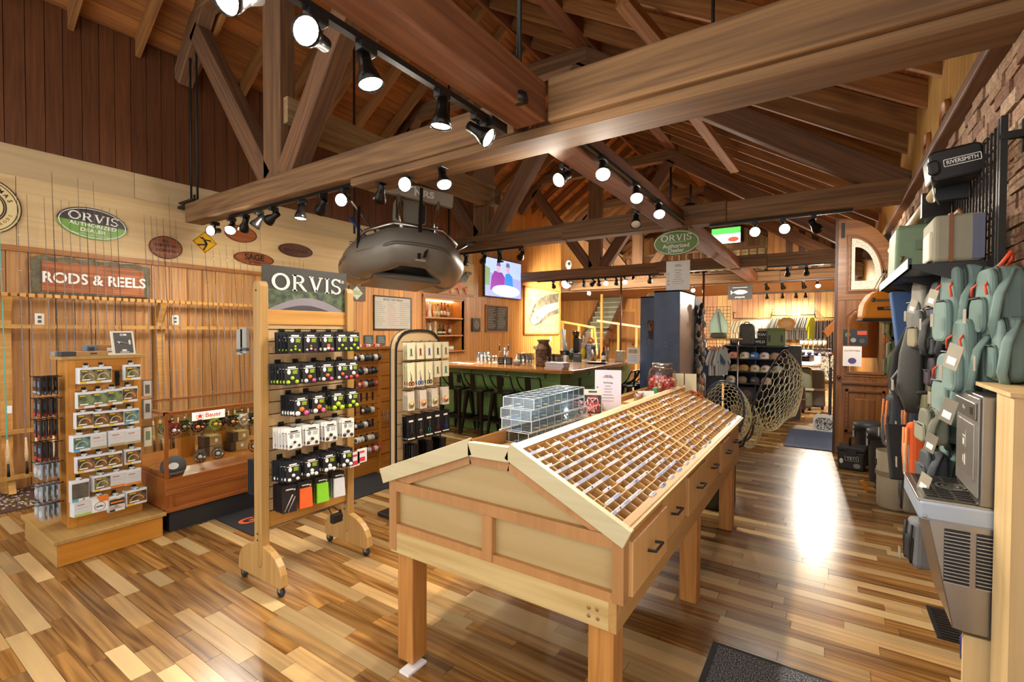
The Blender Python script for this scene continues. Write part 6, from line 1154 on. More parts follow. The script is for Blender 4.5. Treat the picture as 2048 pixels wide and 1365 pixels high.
for k in range(7): MB().ball((rnd.uniform(-.05, .05), 0, rnd.uniform(-.08, .1)), (.02, .02, .05), 8).obj('feather_fly', plain(('#8a4a22', '#b56a35', '#3a3a3a', '#6b4a30')[k % 4], .8), o); MB().tube([(rnd.uniform(-.05, .05), -.01, -.06), (rnd.uniform(-.05, .05), -.01, -.2)], .004, 4).obj('tail', plain('#4a3a30', .8), o)
MB().ball((0, 0, .03), (.1, .06, .05), 10).obj('yellow_bundle', plain('#d9c48a', .8), loc=(p0.x+.15, 8.2, aY(8, 1281, 594).z), label='pale yellow bundle on top of the second blue cabinet', cat='bundle')
for k in range(9):
    col = ('#3a5fa0', '#7aa24a', '#b5742a', '#c9c4b4')[k % 4]; o = MB().ball((0, 0, 0), (.018, .018, .035), 8).obj('hanging_lure', plain(col, .5), loc=(p1.x+.06, 8.02, 1.75-.13*k), label='%s lure from the top on the string by the second cabinet' % ORD[k], cat='lure', group='lures on the cabinet string')
    MB().tube([(0, 0, .035), (0, 0, .095)], .002, 4).obj('cord', BLACK, o)
LUR = ['#b9a58c', '#2a2624', '#c9b8a4', '#6a4a3a', '#8f9a9f', '#3a3a40', '#c98a70', '#d9d0c0']
for k in range(64):
    y = 7.14+.05*rnd.random()+.02; z = .35+1.65*((k*.618) % 1); o = MB().ball((0, 0, 0), (.03, .035, .05), 7).obj('lure_pack', plain(rnd.choice(LUR), .6), loc=(-1.56+.06*rnd.random(), 7.1+.28*((k*.37) % 1), z), label='small tackle pack in the dense column beside the blue cabinet', cat='tackle pack', group='tackle packs on the cabinet side')
MB().bb(-.01, .0, 0, .36, .2, 2.1).obj('side_peg_panel', IRON, loc=(-1.585, 7.12, 0), label='dark peg panel beside the tall blue cabinet', cat='panel')
fl2 = flyer((-1.63, 6.34, 2.152), 0, .3, .38, 'white price flyer standing on top of the tall blue cabinet', '#e4e2e0')
ov = empty('hanging_dealer_sign', (-1.56, 5.97, 2.7), label='green oval dealer sign hanging from the second tie beam', cat='sign'); GR2 = plain('#5f7f2c', .4); A = FACE_NY((0, -.011, 0))
MB().prism(ellipse(.275, .152, 48), -.0, .02, M=FACE_NY((0, .01, 0))).obj('panel', GR2, ov); MB().ring(ellipse(.265, .142, 48), ellipse(.257, .135, 48), 0, .0015, M=A).obj('border', WHITE, ov)
serif_word('ORVIS', .075, WHITE, A @ Matrix.Translation((0, .06, 0)), ov); text('ORVIS ENDORSED SINCE 1856', .018, WHITE, A @ Matrix.Translation((0, .008, .0005)), ov, .0, .0005); text('Authorized', .07, WHITE, A @ Matrix.Translation((0, -.04, .0005)), ov, .012, .0006); text('Dealer', .07, WHITE, A @ Matrix.Translation((0, -.095, .0005)), ov, .012, .0006)
for s_ in (-.15, .15): MB().tube([(s_, 0, .13), (s_, 0, .22)], .002, 4).obj('wire', STEEL, ov)
tr = empty('trout_sign', aY(13.3, 1480, 585), label='black hanging sign with a white trout outline', cat='sign'); A = FACE_NY((0, -.011, 0)); MB().bb(-.28, .28, -.01, .01, -.18, .18).obj('panel', plain('#3a3833', .5), tr)
MB().prism([(-.16, 0), (-.22, .06), (-.21, -.06)][::-1]+[], 0, .001, M=A).prism([(-.17, 0), (-.06, -.055), (.06, -.055), (.16, -.02), (.18, .01), (.1, .05), (-.02, .065), (-.1, .04)], 0, .001, M=A).obj('trout', plain('#d8cbe0', .5), tr); text('patagonia', .06, WHITE, A @ Matrix.Translation((0, -.12, 0)), tr, .01, .0006); MB().bb(-.17, .17, -.0115, -.01, .115, .125).obj('text_line', WHITE, tr)
for s_ in (-.2, .2): MB().tube([(s_, 0, .18), (s_, 0, .34)], .004, 4).obj('wire', IRON, tr)
for u in (1407, 1242): MB().tube([(0, 0, 0), (0, 0, 2.86)], .022, 10).obj('steel_pole', plain('#6a4432', .4, .3), loc=(aY(10.5, u, 600).x, 10.5, 0), label='thin brown floor-to-beam pole '+('beside the peg panel packs' if u > 1300 else 'in front of the stairs'), cat='pole')
# ================================================================ HATS AND CLOTHES
hr = empty('hat_rack', (-1.68, 10.0, 0), label='black shelving unit full of caps in the clothes area', cat='shelf unit'); DKW = plain('#2a211d', .5)
MB().bb(0, 1.1, .55, .57, 0, 1.37).obj('back_panel', plain('#232a3a', .5), hr)
for x in (0, .54, 1.08): MB().bb(x, x+.02, .05, .57, 0, 1.37).obj('upright', BLACK, hr)
for z, y0, e in ((1.355, .0, 0), (1.115, -.05, .02), (.875, -.12, .08), (.655, -.16, .0), (.3, -.1, 0)): MB().bb(-.03-e, 1.1, y0, .56, z-.02, z).obj('shelf', DKW if z < 1.3 else BLACK, hr)
def cap(x, y, z, c, bc, lab, yaw=0):
    o = empty('cap', (x, y, z), (0, 0, R_(-90)+yaw), label=lab, cat='cap', group='caps on the black shelves'); m = plain(c, .85)
    MB().lathe([(.085, 0), (.09, .03), (.086, .07), (.062, .105), (.02, .12), (0, .121)], 16, sx=1.1).obj('crown', m, o)
    n = 9; MB().add([(.07*math.cos(R_(-80+20*i))+.02, .085*math.sin(R_(-80+20*i)), .012) for i in range(n)]+[(.07*math.cos(R_(-80+20*i))+.02+.07*math.cos(R_(-80+20*i)), .088*math.sin(R_(-80+20*i)), .0) for i in range(n)]+[(.07*math.cos(R_(-80+20*i))+.02+.07*math.cos(R_(-80+20*i)), .088*math.sin(R_(-80+20*i)), .005) for i in range(n)], [(i, i+1, n+i+1, n+i) for i in range(n-1)]+[(i, 2*n+i, 2*n+i+1, i+1) for i in range(n-1)]+[(n+i, n+i+1, 2*n+i+1, 2*n+i) for i in range(n-1)]).obj('brim', plain(bc, .85), o)
    MB().bb(.088, .1, -.03, .03, .035, .075).obj('patch', plain('#8a7a62' if c != '#3f6fb0' else '#d8d4c8', .7), o)
HT = [(1.115, ((1467, '#c98f78', 'salmon'), (1490, '#d9d0b4', 'cream'), (1509, '#3f6fb0', 'blue'), (1529, '#dccbc0', 'white and pink'), (1550, '#a8866a', 'tan'))), (.875, ((1452, '#c4927a', 'faded coral'), (1471, '#a89a80', 'khaki'), (1488, '#b98a3a', 'mustard'), (1510, '#c9bd9a', 'beige'), (1532, '#d2c7b4', 'oatmeal'), (1556, '#9aa08a', 'sage'))), (.655, ((1440, '#3a3735', 'charcoal'), (1462, '#d6ccb0', 'ivory'), (1485, '#7d6d55', 'brown'), (1510, '#4a4340', 'dark grey'), (1533, '#b8a484', 'sand')))]
for r, (z, row) in enumerate(HT):
    for u, c, nm in row:
        yy = 10.05-.05*r; cap(aY(yy, u, 715).x, yy, z+.001, c, c if nm != 'mustard' else '#5a4a30', '%s cap on the %s shelf of the black unit' % (nm, ('upper', 'middle', 'lower')[r]), rnd.uniform(-.35, .2))
def soft_box(name, loc, d, col, lab, cat, rz=0, bev=.03, top=.9): 
    o = empty(name, loc, (0, 0, rz), label=lab, cat=cat); MB().box((0, 0, d[2]/2), d, taper=top).obj('body', plain(col, .6), o, bev=bev); return o
o = soft_box('dry_backpack', (-1.3, 10.15, 1.357), (.29, .2, .42), '#4a4740', 'dark grey waterproof backpack on top of the hat unit', 'backpack', 0, .06); MB().tube([(-.05, 0, .41), (-.03, 0, .45), (.03, 0, .45), (.05, 0, .41)], .01, 6).obj('grab_handle', BLACK, o); [MB().bb(s_*.09-.02, s_*.09+.02, -.105, -.095, .08+.05*k, .1+.05*k).obj('lash_patch', BLACK, o) for s_ in (-1, 1) for k in range(4)]
o = soft_box('soft_cooler', (-.8, 10.12, 1.357), (.3, .22, .33), '#5d6a3a', 'olive green soft cooler with a pale side on the hat unit', 'cooler', 0, .015, .97); MB().bb(-.15, .15, -.115, -.1, .27, .32).obj('lid_flap', plain('#55612f', .6), o); [MB().bb(s_*.1-.018, s_*.1+.018, -.12, -.11, .08, .2).obj('strap_patch', BLACK, o) for s_ in (-1, 1)]; MB().bb(.15, .155, -.1, .1, .03, .28).obj('side_panel', plain('#8fa09a', .6), o)
for i, (x, z, t_, w_) in enumerate(((-1.53, 1.357, 'TO', .14), (-1.08, 1.357, 'WILD', .26), (-1.02, 1.497, 'POACH', .2))): o = empty('letter_block', (x, 10.25, z), label='black block sign reading %s on the hat unit' % t_, cat='sign'); MB().bb(-w_/2, w_/2, -.04, .04, 0, .138).obj('block', plain('#1f1d1c', .6), o); text(t_, .07, WHITE, FACE_NY((0, -.041, .07)), o, .02, .001)
MB().bb(-.08, .08, -.05, .05, 0, .05).obj('tan_box', plain('#a8946a', .7), loc=(-1.03, 10.25, 1.636), label='small tan box on the POACH block'.replace('POACH', 'upper letter'), cat='box')
o = empty('badge_sign', aY(10.4, 1573, 648), label='orange scalloped badge sign on a thin stem', cat='sign'); MB().prism([((.16 if i % 2 == 0 else .145)*math.cos(R_(i*18)), (.13 if i % 2 == 0 else .115)*math.sin(R_(i*18))) for i in range(20)], 0, .012, M=FACE_NY((0, 0, 0))).obj('badge', plain('#d99a2f', .5), o); MB().prism(ellipse(.09, .06, 20), 0, .002, M=FACE_NY((0, -.012, 0))).obj('emblem', plain('#e0b07a', .5), o); MB().tube([(0, 0, -.12), (0, .0, -.36)], .005, 6).obj('stem', STEEL, o)
MB().bb(-.1, .1, -.15, .15, 0, 1.36).obj('display_block', plain('#35322f', .6), loc=(-.5, 10.4, 0), label='black plinth at the end of the hat unit', cat='plinth')
for i in range(6):
    o = empty('patterned_bottle', (-.42+.075*i, 10.9, 1.3), label='%s patterned tumbler in the row under the yellow shirt' % ORD[i], cat='tumbler', group='patterned tumblers'); MB().lathe([(.028, 0), (.034, .16), (.03, .16)], 12).obj('cup', noisy('#8a6a4a', '#d8c4a0', 30, .5), o); MB().lathe([(.035, .16), (.035, .18), (0, .185)], 12).obj('lid', BLACK, o)
o = empty('tumbler_shelf', (-.25, 10.9, 1.28), label='small black wire shelf holding patterned tumblers', cat='shelf'); MB().bb(-.25, .32, -.08, .08, -.0, .018).obj('board', BLACK, o); [MB().tube([(x, 0, 0), (x, 0, -1.28)], .012, 6).obj('post', BLACK, o) for x in (-.22, .29)]; MB().bb(-.25, .32, -.08, .08, -.12, -.105).obj('board', BLACK, o)
for i in range(5): soft_box('pouch', (-.4+.11*i, 10.85, 1.176), (.09, .07, .07), ('#3a3a40', '#5a4a6a', '#2f3a4a', '#6a6a70', '#8a7a8a')[i], '%s small pouch on the wire shelf under the tumblers' % ORD[i], 'pouch')
o = soft_box('hard_case', (-1.28, 10.2, .305), (.3, .25, .26), '#33373a', 'dark hard case on the lowest shelf of the hat unit', 'case', 0, .02, 1); MB().prism(ellipse(.08, .07, 18), 0, .004, M=FACE_NY((0, -.125, .13))).obj('badge', plain('#6a4a44', .5), o); MB().tube([(-.06, 0, .26), (-.05, 0, .3), (.05, 0, .3), (.06, 0, .26)], .01, 6).obj('handle', BLACK, o)
o = soft_box('tan_case', (-1.3, 9.7, 0), (.36, .3, .26), '#8a7350', 'tan hard case on the floor before the hat unit', 'case', 0, .02, 1); MB().tube([(-.06, 0, .26), (-.05, 0, .3), (.05, 0, .3), (.06, 0, .26)], .012, 6).obj('handle', plain('#5a4a30', .5), o)
wt = empty('white_top_chest', (-2.0, 9.7, 0), label='dark display chest with a white lid left of the hats', cat='chest'); MB().bb(-.2, .3, -.2, .25, 0, .82).obj('body', plain('#2c3038', .5), wt); MB().bb(-.23, .33, -.23, .28, .82, .87).obj('lid', plain('#e2ded6', .5), wt, bev=.01); MB().bb(-.0, .02, -.205, -.2, .3, .7).obj('red_stripe', REDP, wt)
# garments
def shirt_mesh(w_, h_, t_, sl, mat):
    P = [(-w_/2, -h_), (w_/2, -h_), (w_/2, -.22), (w_/2+sl*.75, -.22-sl), (w_/2+sl, -.17-sl*.8), (w_*.36, -.0), (.07, .02), (0, -.03), (-.07, .02), (-w_*.36, 0), (-w_/2-sl, -.17-sl*.8), (-w_/2-sl*.75, -.22-sl), (-w_/2, -.22)]
    return MB().prism(P, -t_/2, t_/2, M=basis((0, 0, 0), (1, 0, 0), (0, 0, 1), (0, -1, 0))).mesh('cloth', mat)
HANG = plain('#c0823a', .5)
hang_me = MB().tube([(-.19, 0, -.03), (0, 0, .03), (.19, 0, -.03)], .012, 6).tube([(0, 0, .03), (0, 0, .09), (.02, 0, .1)], .004, 5).mesh('hanger', HANG)
_sh = {}
def garment(loc, yaw, col, lab, grp, w_=.46, h_=.72, t_=.035, sl=.2, pants=False, name='shirt', mat=None):
    k = (col, w_, h_, t_, sl, pants)
    if k not in _sh: _sh[k] = shirt_mesh(w_, h_, t_, sl, mat or plain(col, .9)) if not pants else MB().bb(-.2, .2, -t_/2, t_/2, -h_, -.02).mesh('cloth', plain(col, .9))
    o = put(_sh[k], name, None, loc, (rnd.uniform(-.03, .03), 0, yaw+rnd.uniform(-.12, .12)), label=lab, cat='shirt' if not pants else 'trousers', group=grp); put(hang_me, 'hanger', o); return o
def rail(a, b, z, lab, legs=None):
    o = empty('clothes_rail', a, label=lab, cat='clothes rail'); d = Vector(b)-Vector(a); MB().tube([(0, 0, 0), d], .016, 8).obj('bar', plain('#5a5550', .35, .7), o)
    for q in (Vector((0, 0, 0)), d): MB().tube([q, q+Vector((0, 0, .22)), q+Vector((0, .4, .22))], .016, 8).obj('bracket', plain('#5a5550', .35, .7), o)
    return o
x0, x1, x2, x3 = [aY(18.5, u, 636).x for u in (1467, 1542, 1629, 1664)]
rail((x0, 18.5, 2.11), (x1, 18.5, 2.11), 0, 'steel wall rail of pale shirts at the back'); rail((x1+.02, 18.5, 2.2), (x2, 18.5, 2.2), 0, 'steel wall rail of grey shirts at the back'); rail((x2+.02, 18.5, 2.1), (x3+.1, 18.5, 2.1), 0, 'steel wall rail of brown trousers at the back')
for i in range(18): garment((x0+.06+(x1-x0-.1)*i/17, 18.5, 2.02), R_(72), ('#d9cfae', '#d2d0c4', '#c9c9c0')[0 if i < 8 else 1+(i % 2)], '%s pale shirt along the back wall rail' % ORD[i], 'pale shirts on the back rail')
for i in range(20): garment((x1+.1+(x2-x1-.18)*i/19, 18.5, 2.1), R_(72), ('#5d5850', '#6a645c', '#736c62')[i % 3] if i < 19 else '#c9c92a', '%s %s shirt along the back wall rail' % (ORD[i], 'dark grey' if i < 19 else 'bright yellow'), 'grey shirts on the back rail')
for i in range(9): garment((x2+.08+(x3-x2)*i/8, 18.5, 2.02), R_(75), ('#4d4038', '#5a4d44')[i % 2], '%s brown pair of trousers on the back rail' % ORD[i], 'trousers on the back rail', h_=1.0, pants=True, name='trousers')
CAMO = noisy('#3f3a33', '#b3a894', 26, .9, 4, lo=.42, hi=.58)
garment(aY(17.5, 1647, 706), 0, '#camo', 'camouflage jacket hung facing out by the door', None, .5, .85, .1, .28, name='jacket', mat=CAMO); rail(aY(17.5, 1628, 700)[:], aY(17.5, 1662, 700)[:], 0, 'short rail holding the camouflage jacket')
for i, (u, c, w_) in enumerate(((1419, '#3f5666', .36), (1428, '#b9b4ac', .3), (1433, '#a8a7a2', .3), (1438, '#c4c0b4', .3), (1443, '#8f9490', .3))): garment(aY(9.3, u, 700)+Vector((0, .02*i, .03)), 0 if i == 0 else R_(70), c, '%s tee on the low rack left of the caps%s' % (ORD[i], ', slate blue with a print' if i == 0 else ''), 'tees on the low rack', w_, .5, .03, .1)
o = empty('garment_rack', (aY(9.3, 1410, 690).x, 9.35, 0), label='low steel garment rack left of the caps', cat='clothes rail'); MB().tube([(0, 0, 0), (0, 0, 1.47), (.55, 0, 1.47), (.55, 0, 0)], .014, 8).obj('frame', STEEL, o); MB().bb(-.05, .6, -.15, .15, 1.48, 1.5).obj('top_shelf', RAIL, o)
soft_box('rolled_towel', (aY(9.35, 1437, 675).x, 9.35, 1.502), (.28, .18, .1), '#6f7254', 'folded olive towel on the low garment rack', 'towel')
gp = empty('wire_grid_panel', (aY(14.5, 1407, 600).x, 14.5, 1.1), label='black wire grid panel on the far wall left of the shirts', cat='grid panel')
for i in range(9): MB().tube([(i*.09, 0, 0), (i*.09, 0, 1.25)], .005, 4).obj('wire', IRON, gp)
for i in range(14): MB().tube([(0, 0, i*.095), (.72, 0, i*.095)], .005, 4).obj('wire', IRON, gp)
o = empty('jacket_bundle', aY(14.3, 1437, 618), label='grey-green jacket hanging from the far wire grid', cat='jacket'); MB().lathe([(.02, 0), (.12, -.15), (.24, -.4), (.26, -.62), (.2, -.75), (.05, -.78)], 12, sy=.5).obj('cloth', plain('#5f6f60', .85), o); MB().beam((0, -.13, -.1), (.1, -.14, -.7), .05, .03).obj('zip', plain('#2a302c', .6), o)
# rolling bags by the aisle
for i, (x, y, c, hgt, lb) in enumerate(((-.42, 11.6, '#4d4f3c', .85, 'olive rolling duffel standing in the aisle beside the caps'), (-.2, 11.9, '#3a3733', .8, 'dark rolling duffel behind the olive one'), (-.52, 11.2, '#4a2e33', .5, 'maroon patterned bag in front of the rolling duffels'))):
    o = soft_box('rolling_bag', (x, y, .04), (.34, .28, hgt), c, lb, 'duffel bag', .2, .06, .88); MB().bb(-.175, .175, -.15, -.14, hgt*.45, hgt*.5).obj('strap', plain('#8a8878', .6), o); [MB().lathe([(.045, -.02), (.045, .02)], 12, M=basis((s_*.12, -.05, .005), (0, 1, 0), (0, 0, 1), (1, 0, 0))).obj('wheel', BLACK, o) for s_ in (-1, 1)]
for i, (dx, dy, dz, c) in enumerate(((-.42, 11.55, .92, '#9a9aa0'), (-.36, 11.6, 1.02, '#2f3038'), (-.42, 11.5, 1.14, '#c4c4c8'))): soft_box('folded_shirt', (dx, dy, dz), (.4, .3, .1), c, '%s folded shirt from the bottom of the pile on the duffel' % ORD[i], 'folded shirt')
o = soft_box('padded_jacket', (-.22, 11.55, .9), (.25, .25, .3), '#c9c4c2', 'pale printed jacket slumped over the duffels', 'jacket', .3, .08)
# speaker, mats by the door
sp_ = empty('battery_fan', (-.02, 9.25, 0), (0, 0, R_(-8)), label='white battery fan with a black mesh face by the entrance', cat='fan'); MB().prism(rrect(.3, .26, .06, 5, 0, .14), -.09, .09, M=basis((0, 0, 0), (1, 0, 0), (0, 0, 1), (0, -1, 0))).obj('body', plain('#d6d2c8', .5), sp_); MB().prism(rrect(.24, .2, .07, 5, 0, .13), .09, .095, M=basis((0, 0, 0), (1, 0, 0), (0, 0, 1), (0, -1, 0))).obj('mesh_face', noisy('#2a2a2a', '#c9c5ba', 70, .6, 1, lo=.45, hi=.55), sp_); MB().tube([(-.06, 0, .26), (-.05, 0, .3), (.06, 0, .3), (.07, 0, .26)], .01, 6).obj('handle', BLACK, sp_)
MB().bb(-.5, .13, 7.7, 9.15, 0, .012).obj('entrance_mat', noisy('#262d3c', '#566178', 90, .95, 2), label='blue-grey entrance mat beside the carved door', cat='mat')
m2 = MB().bb(-.47, .6, 1.2, 2.6, 0, .006).obj('floor_mat', plain('#2a2a2a', .8), label='speckled charcoal floor mat at the bottom of the picture', cat='mat'); MB().bb(-.44, .57, 1.2, 2.57, .006, .012).obj('carpet_field', noisy('#222226', '#9a9a9e', 170, .95, 1, lo=.45, hi=.68), m2)
# ================================================================ STAIRS AND FAR CORNER
sr = empty('staircase', (-7.2, 15.0, 0), label='open wooden staircase climbing to the mezzanine', cat='staircase'); TRD = plain('#6f6a50', .6); NOS = plain('#a8a48e', .6)
for i in range(15): t_ = MB().bb(-.45, .45, .22*i, .22*i+.26, .2*i, .2*i+.17).obj('riser', TRD, sr); MB().bb(-.45, .45, .22*i-.02, .22*i+.25, .2*i+.17, .2*i+.2).obj('tread', NOS, sr)
for x in (-.5, .46): MB().beam((x, -.1, .12), (x, 3.3, 3.0), .05, .25).obj('stringer', BEAM_O, sr)
HR = wood('#b0762f', '#cf9447', 'Z', .4, .05)
for pts in (((-7.9, 13.9, 2.05), (-6.25, 14.2, 1.75)), ((-6.25, 14.2, 1.75), (-5.9, 13.6, .9)), ((-6.6, 15.2, 2.0), (-5.0, 15.6, 1.75)), ((-5.0, 15.6, 1.75), (-4.6, 15.2, .7))):
    MB().beam(*pts, .06, .07).obj('stair_handrail', HR, label='orange handrail piece on the stairs, %s' % ('upper near' if pts[0][0] < -7 else 'lower near' if pts[0][0] < -6.2 and pts[0][1] < 15 else 'upper far' if pts[0][0] < -6 else 'lower far'), cat='handrail')
for i, (x, y, z) in enumerate(((-6.3, 14.15, 1.7), (-6.75, 14.1, 1.8), (-7.3, 14.0, 1.9), (-6.45, 15.25, 2.9), (-5.9, 15.4, 1.85), (-5.3, 15.5, 1.75))): MB().bb(-.035, .035, -.035, .035, 0, z).obj('stair_baluster', HR, loc=(x, y, 0), label='%s upright post of the stair railing' % ORD[i], cat='post', group='stair posts')
dr = empty('door_1', (-7.05, 18.97, 0), kind='structure', label='plank door on the far wall beside the stairs')
MB().bb(-.5, .5, -.02, .0, 0, 2.45).obj('leaf', wood('#8f5a26', '#b07a3c', 'Z', .5, .05), dr); MB().bb(-.56, .56, -.05, -.02, 2.45, 2.56).obj('head_casing', HR, dr); [MB().bb(s_*.53-.04, s_*.53+.04, -.05, -.02, 0, 2.45).obj('casing', HR, dr) for s_ in (-1, 1)]; MB().ball((.42, -.05, 1.1), .03, 8).obj('knob', IRON, dr)
mn = empty('mannequin_bust', aY(14.0, 1137, 541), label='white mannequin bust on the mezzanine ledge', cat='mannequin'); MB().ball((0, 0, .18), (.1, .12, .15), 14).obj('head', WHITE, mn); MB().lathe([(.18, -.3), (.2, -.12), (.12, -.02), (.06, .03), (.055, .08)], 14).obj('shoulders', WHITE, mn); MB().ball((.06, -.08, .2), (.05, .05, .06), 8).obj('mask', plain('#3a3a3a', .5), mn)
o = empty('hanging_helmet', aY(12.6, 1133, 567), label='white and black kayak helmet hung above the stairs', cat='helmet'); MB().ball((0, 0, 0), (.16, .16, .16), 12).obj('shell', plain('#d2cdc2', .4), o); MB().ball((.14, 0, .02), (.1, .1, .1), 10).obj('lens', plain('#2a2622', .2), o); MB().tube([(0, 0, .14), (0, 0, .6)], .006, 5).obj('cord', IRON, o)
tv2 = empty('loft_screen', aY(18.6, 1452, 472), label='bright green and white screen up on the mezzanine', cat='television'); MB().bb(-.5, .5, -.03, .03, -.3, .3).obj('case', BLACK, tv2); s2 = MB().bb(-.48, .48, -.034, -.03, -.28, .28).obj('screen', glow('#c8d8f0', 2.2), tv2); MB().bb(-.48, .48, -.036, -.034, .06, .28).obj('picture', glow('#4fae4a', 1.6), s2); MB().prism(ellipse(.18, .09, 16, .25, -.15), 0, .002, M=FACE_NY((0, -.036, 0))).obj('picture', glow('#d0482f', 1.6), s2)
o = empty('skylight', aY(17.5, 1212, 426), label='bright skylight pane low in the far roof', cat='skylight'); MB().bb(-.75, .75, -.35, .35, -.02, .02).obj('pane', glow('#eef2f6', 5), o, rot=(R_(35), R_(-25), 0))
o = empty('security_camera', aY(14.0, 1178, 588), label='small white dome camera above the stairs', cat='camera'); MB().lathe([(.05, .06), (.07, .0), (.04, -.06), (0, -.08)], 12).obj('dome', WHITE, o); MB().ball((0, -.03, -.06), .035, 8).obj('lens', BLACK, o); MB().bb(-.04, .04, -.04, .04, .06, .12).obj('mount', WHITE, o)
# ================================================================ RIGHT SIDE: DOOR
DOORW = wood('#5f3413', '#96602a', 'Z', .4, .06, .8, coat=.2); DOORX = wood('#5f3413', '#96602a', 'X', .4, .06, .8, coat=.2); MOLD = wood('#5a3012', '#8a5524', 'X', .35, .05, .8, coat=.3)
door = empty('door_2', (.1, 7.66, 0), kind='structure', label='open carved wooden entrance door with an arched top and two glass lights')
DW = .62; D2 = basis((0, 0, 0), (1, 0, 0), (0, 0, 1), (0, -1, 0))
def loop(x0, x1, z0, ztl, ztr, arch, n=7):
    """bottom, right side, top (straight or arched), left side, n points each"""
    P = [(x0+(x1-x0)*i/n, z0) for i in range(n)]+[(x1, z0+(ztr-z0)*i/n) for i in range(n)]
    for i in range(n*2):
        t = i/(n*2)
        if arch == 'quarter': a = math.pi/2*t; P.append((x0+(x1-x0)*math.cos(a), ztr+(ztl-ztr)*math.sin(a)))
        elif arch == 'half': a = math.pi*t; P.append(((x0+x1)/2+(x1-x0)/2*math.cos(a), ztr+(x1-x0)/2*math.sin(a)))
        else: P.append((x1+(x0-x1)*t, ztr+(ztl-ztr)*t))
    return P+[(x0, ztl-(ztl-z0)*i/n) for i in range(n)]
oU, iU = loop(0, DW, 2.03, 3.11, 2.35, 'quarter'), loop(.14, .46, 2.17, 2.84, 2.3, 'quarter')
oM, iM = loop(0, DW, 1.0, 2.03, 2.03, 'flat'), loop(.14, .48, 1.1, 1.72, 1.72, 'half')
MB().ring(oU, iU, -.025, .025, M=D2).obj('upper_frame', DOORX, door, bev=.004); MB().ring(oM, iM, -.025, .025, M=D2).obj('middle_frame', DOORW, door, bev=.004)
MB().bb(0, DW, -.025, .025, 0.005, 1.0).obj('lower_panel', DOORW, door)
def grow(P, k, c): return [(c[0]+(x-c[0])*k[0], c[1]+(z-c[1])*k[1]) for x, z in P]
for P, c in ((iU, (.3, 2.5)), (iM, (.31, 1.5))):
    MB().ring(grow(P, (1.16, 1.09), c), P, .025, .045, M=D2).obj('moulding', MOLD, door, bev=.006); MB().ring(grow(P, (1.3, 1.16), c), grow(P, (1.22, 1.12), c), .025, .036, M=D2).obj('moulding', MOLD, door, bev=.004)
MB().prism(iU, -.003, .003, M=D2).obj('pane', glass('#d8d2c2', .2), door); MB().ring(iU, grow(iU, (.66, .66), (.27, 2.5)), .004, .006, M=D2).obj('etched_border', noisy('#b5ae98', '#e0dbcc', 90, .6), door); MB().prism(iM, -.003, .003, M=D2).obj('pane', glass('#e4e0d4', .2), door)
for a in ((.1, .52, .83, .87), (.1, .52, .3, .34), (.1, .14, .3, .87), (.48, .52, .3, .87)): MB().bb(a[0], a[1], -.045, -.02, a[2], a[3]).obj('moulding', MOLD, door, bev=.006)
MB().bb(.2, .42, -.04, -.02, .42, .75).obj('raised_field', DOORW, door, bev=.012); MB().bb(.06, .54, -.05, -.02, .93, .97).obj('moulding', MOLD, door, bev=.008)
MB().bb(-.03, .0, -.03, .03, 0.005, 3.12).obj('meeting_edge', wood('#2f1c0c', '#54351a', 'Z', .5, .05), door); MB().bb(.03, .07, -.035, -.025, 2.85, 3.05).obj('flush_bolt', IRON, door); MB().ball((.03, -.05, 1.02), .025, 8).obj('knob', plain('#6a4a22', .3, .8), door)
o = empty('door_notice', (.27, 7.61, 1.17), label='white notice reading OUTFITTERS taped to the door glass'.replace('reading OUTFITTERS', 'with a round stamp'), cat='notice'); MB().bb(-.1, .1, 0, .002, 0, .26).obj('sheet', PAPER, o); text('OUTFITTERS', .03, plain('#a8624a', .6), FACE_NY((0, -.001, .2)), o, .02, .0005); MB().prism(ellipse(.045, .04, 14), 0, .001, M=FACE_NY((0, 0, .07))).obj('stamp', plain('#5a4a7a', .6), o)
o = empty('sticker_cluster', (.3, 7.62, 1.45), label='dark stickers on the door glass above the notice', cat='sticker'); MB().bb(-.13, .13, 0, .002, 0, .2).obj('dark_sheet', plain('#22262a', .5), o); [MB().prism(ellipse(.03, .03, 12), 0, .001, M=FACE_NY((x, 0, z))).obj('sticker', plain(c, .5), o) for x, z, c in ((-.08, .13, '#6a6a40'), (-.02, .06, '#8a8a8a'), (.07, .05, '#4a4a50'))]; MB().bb(.02, .12, -.002, 0, .13, .18).obj('sticker', plain('#c24a2a', .5), o)
garment((.42, 9.7, 2.0), R_(10), '#cf7a35', 'orange rain jacket seen through the door glass', None, .5, .8, .1, .25, name='rain_jacket'); MB().tube([(0, 0, 0), (0, .45, 0)], .012, 6).obj('wall_peg', IRON, loc=(.42, 9.4, 2.1), rot=(0, 0, R_(-25)), label='iron peg carrying the orange rain jacket', cat='peg')
# black rubber door stop strip
MB().bb(-.02, .02, -.02, .02, 0, 1.05).obj('door_post', BLACK, loc=(.05, 9.3, 0), label='slim black post behind the fan by the entrance', cat='post')
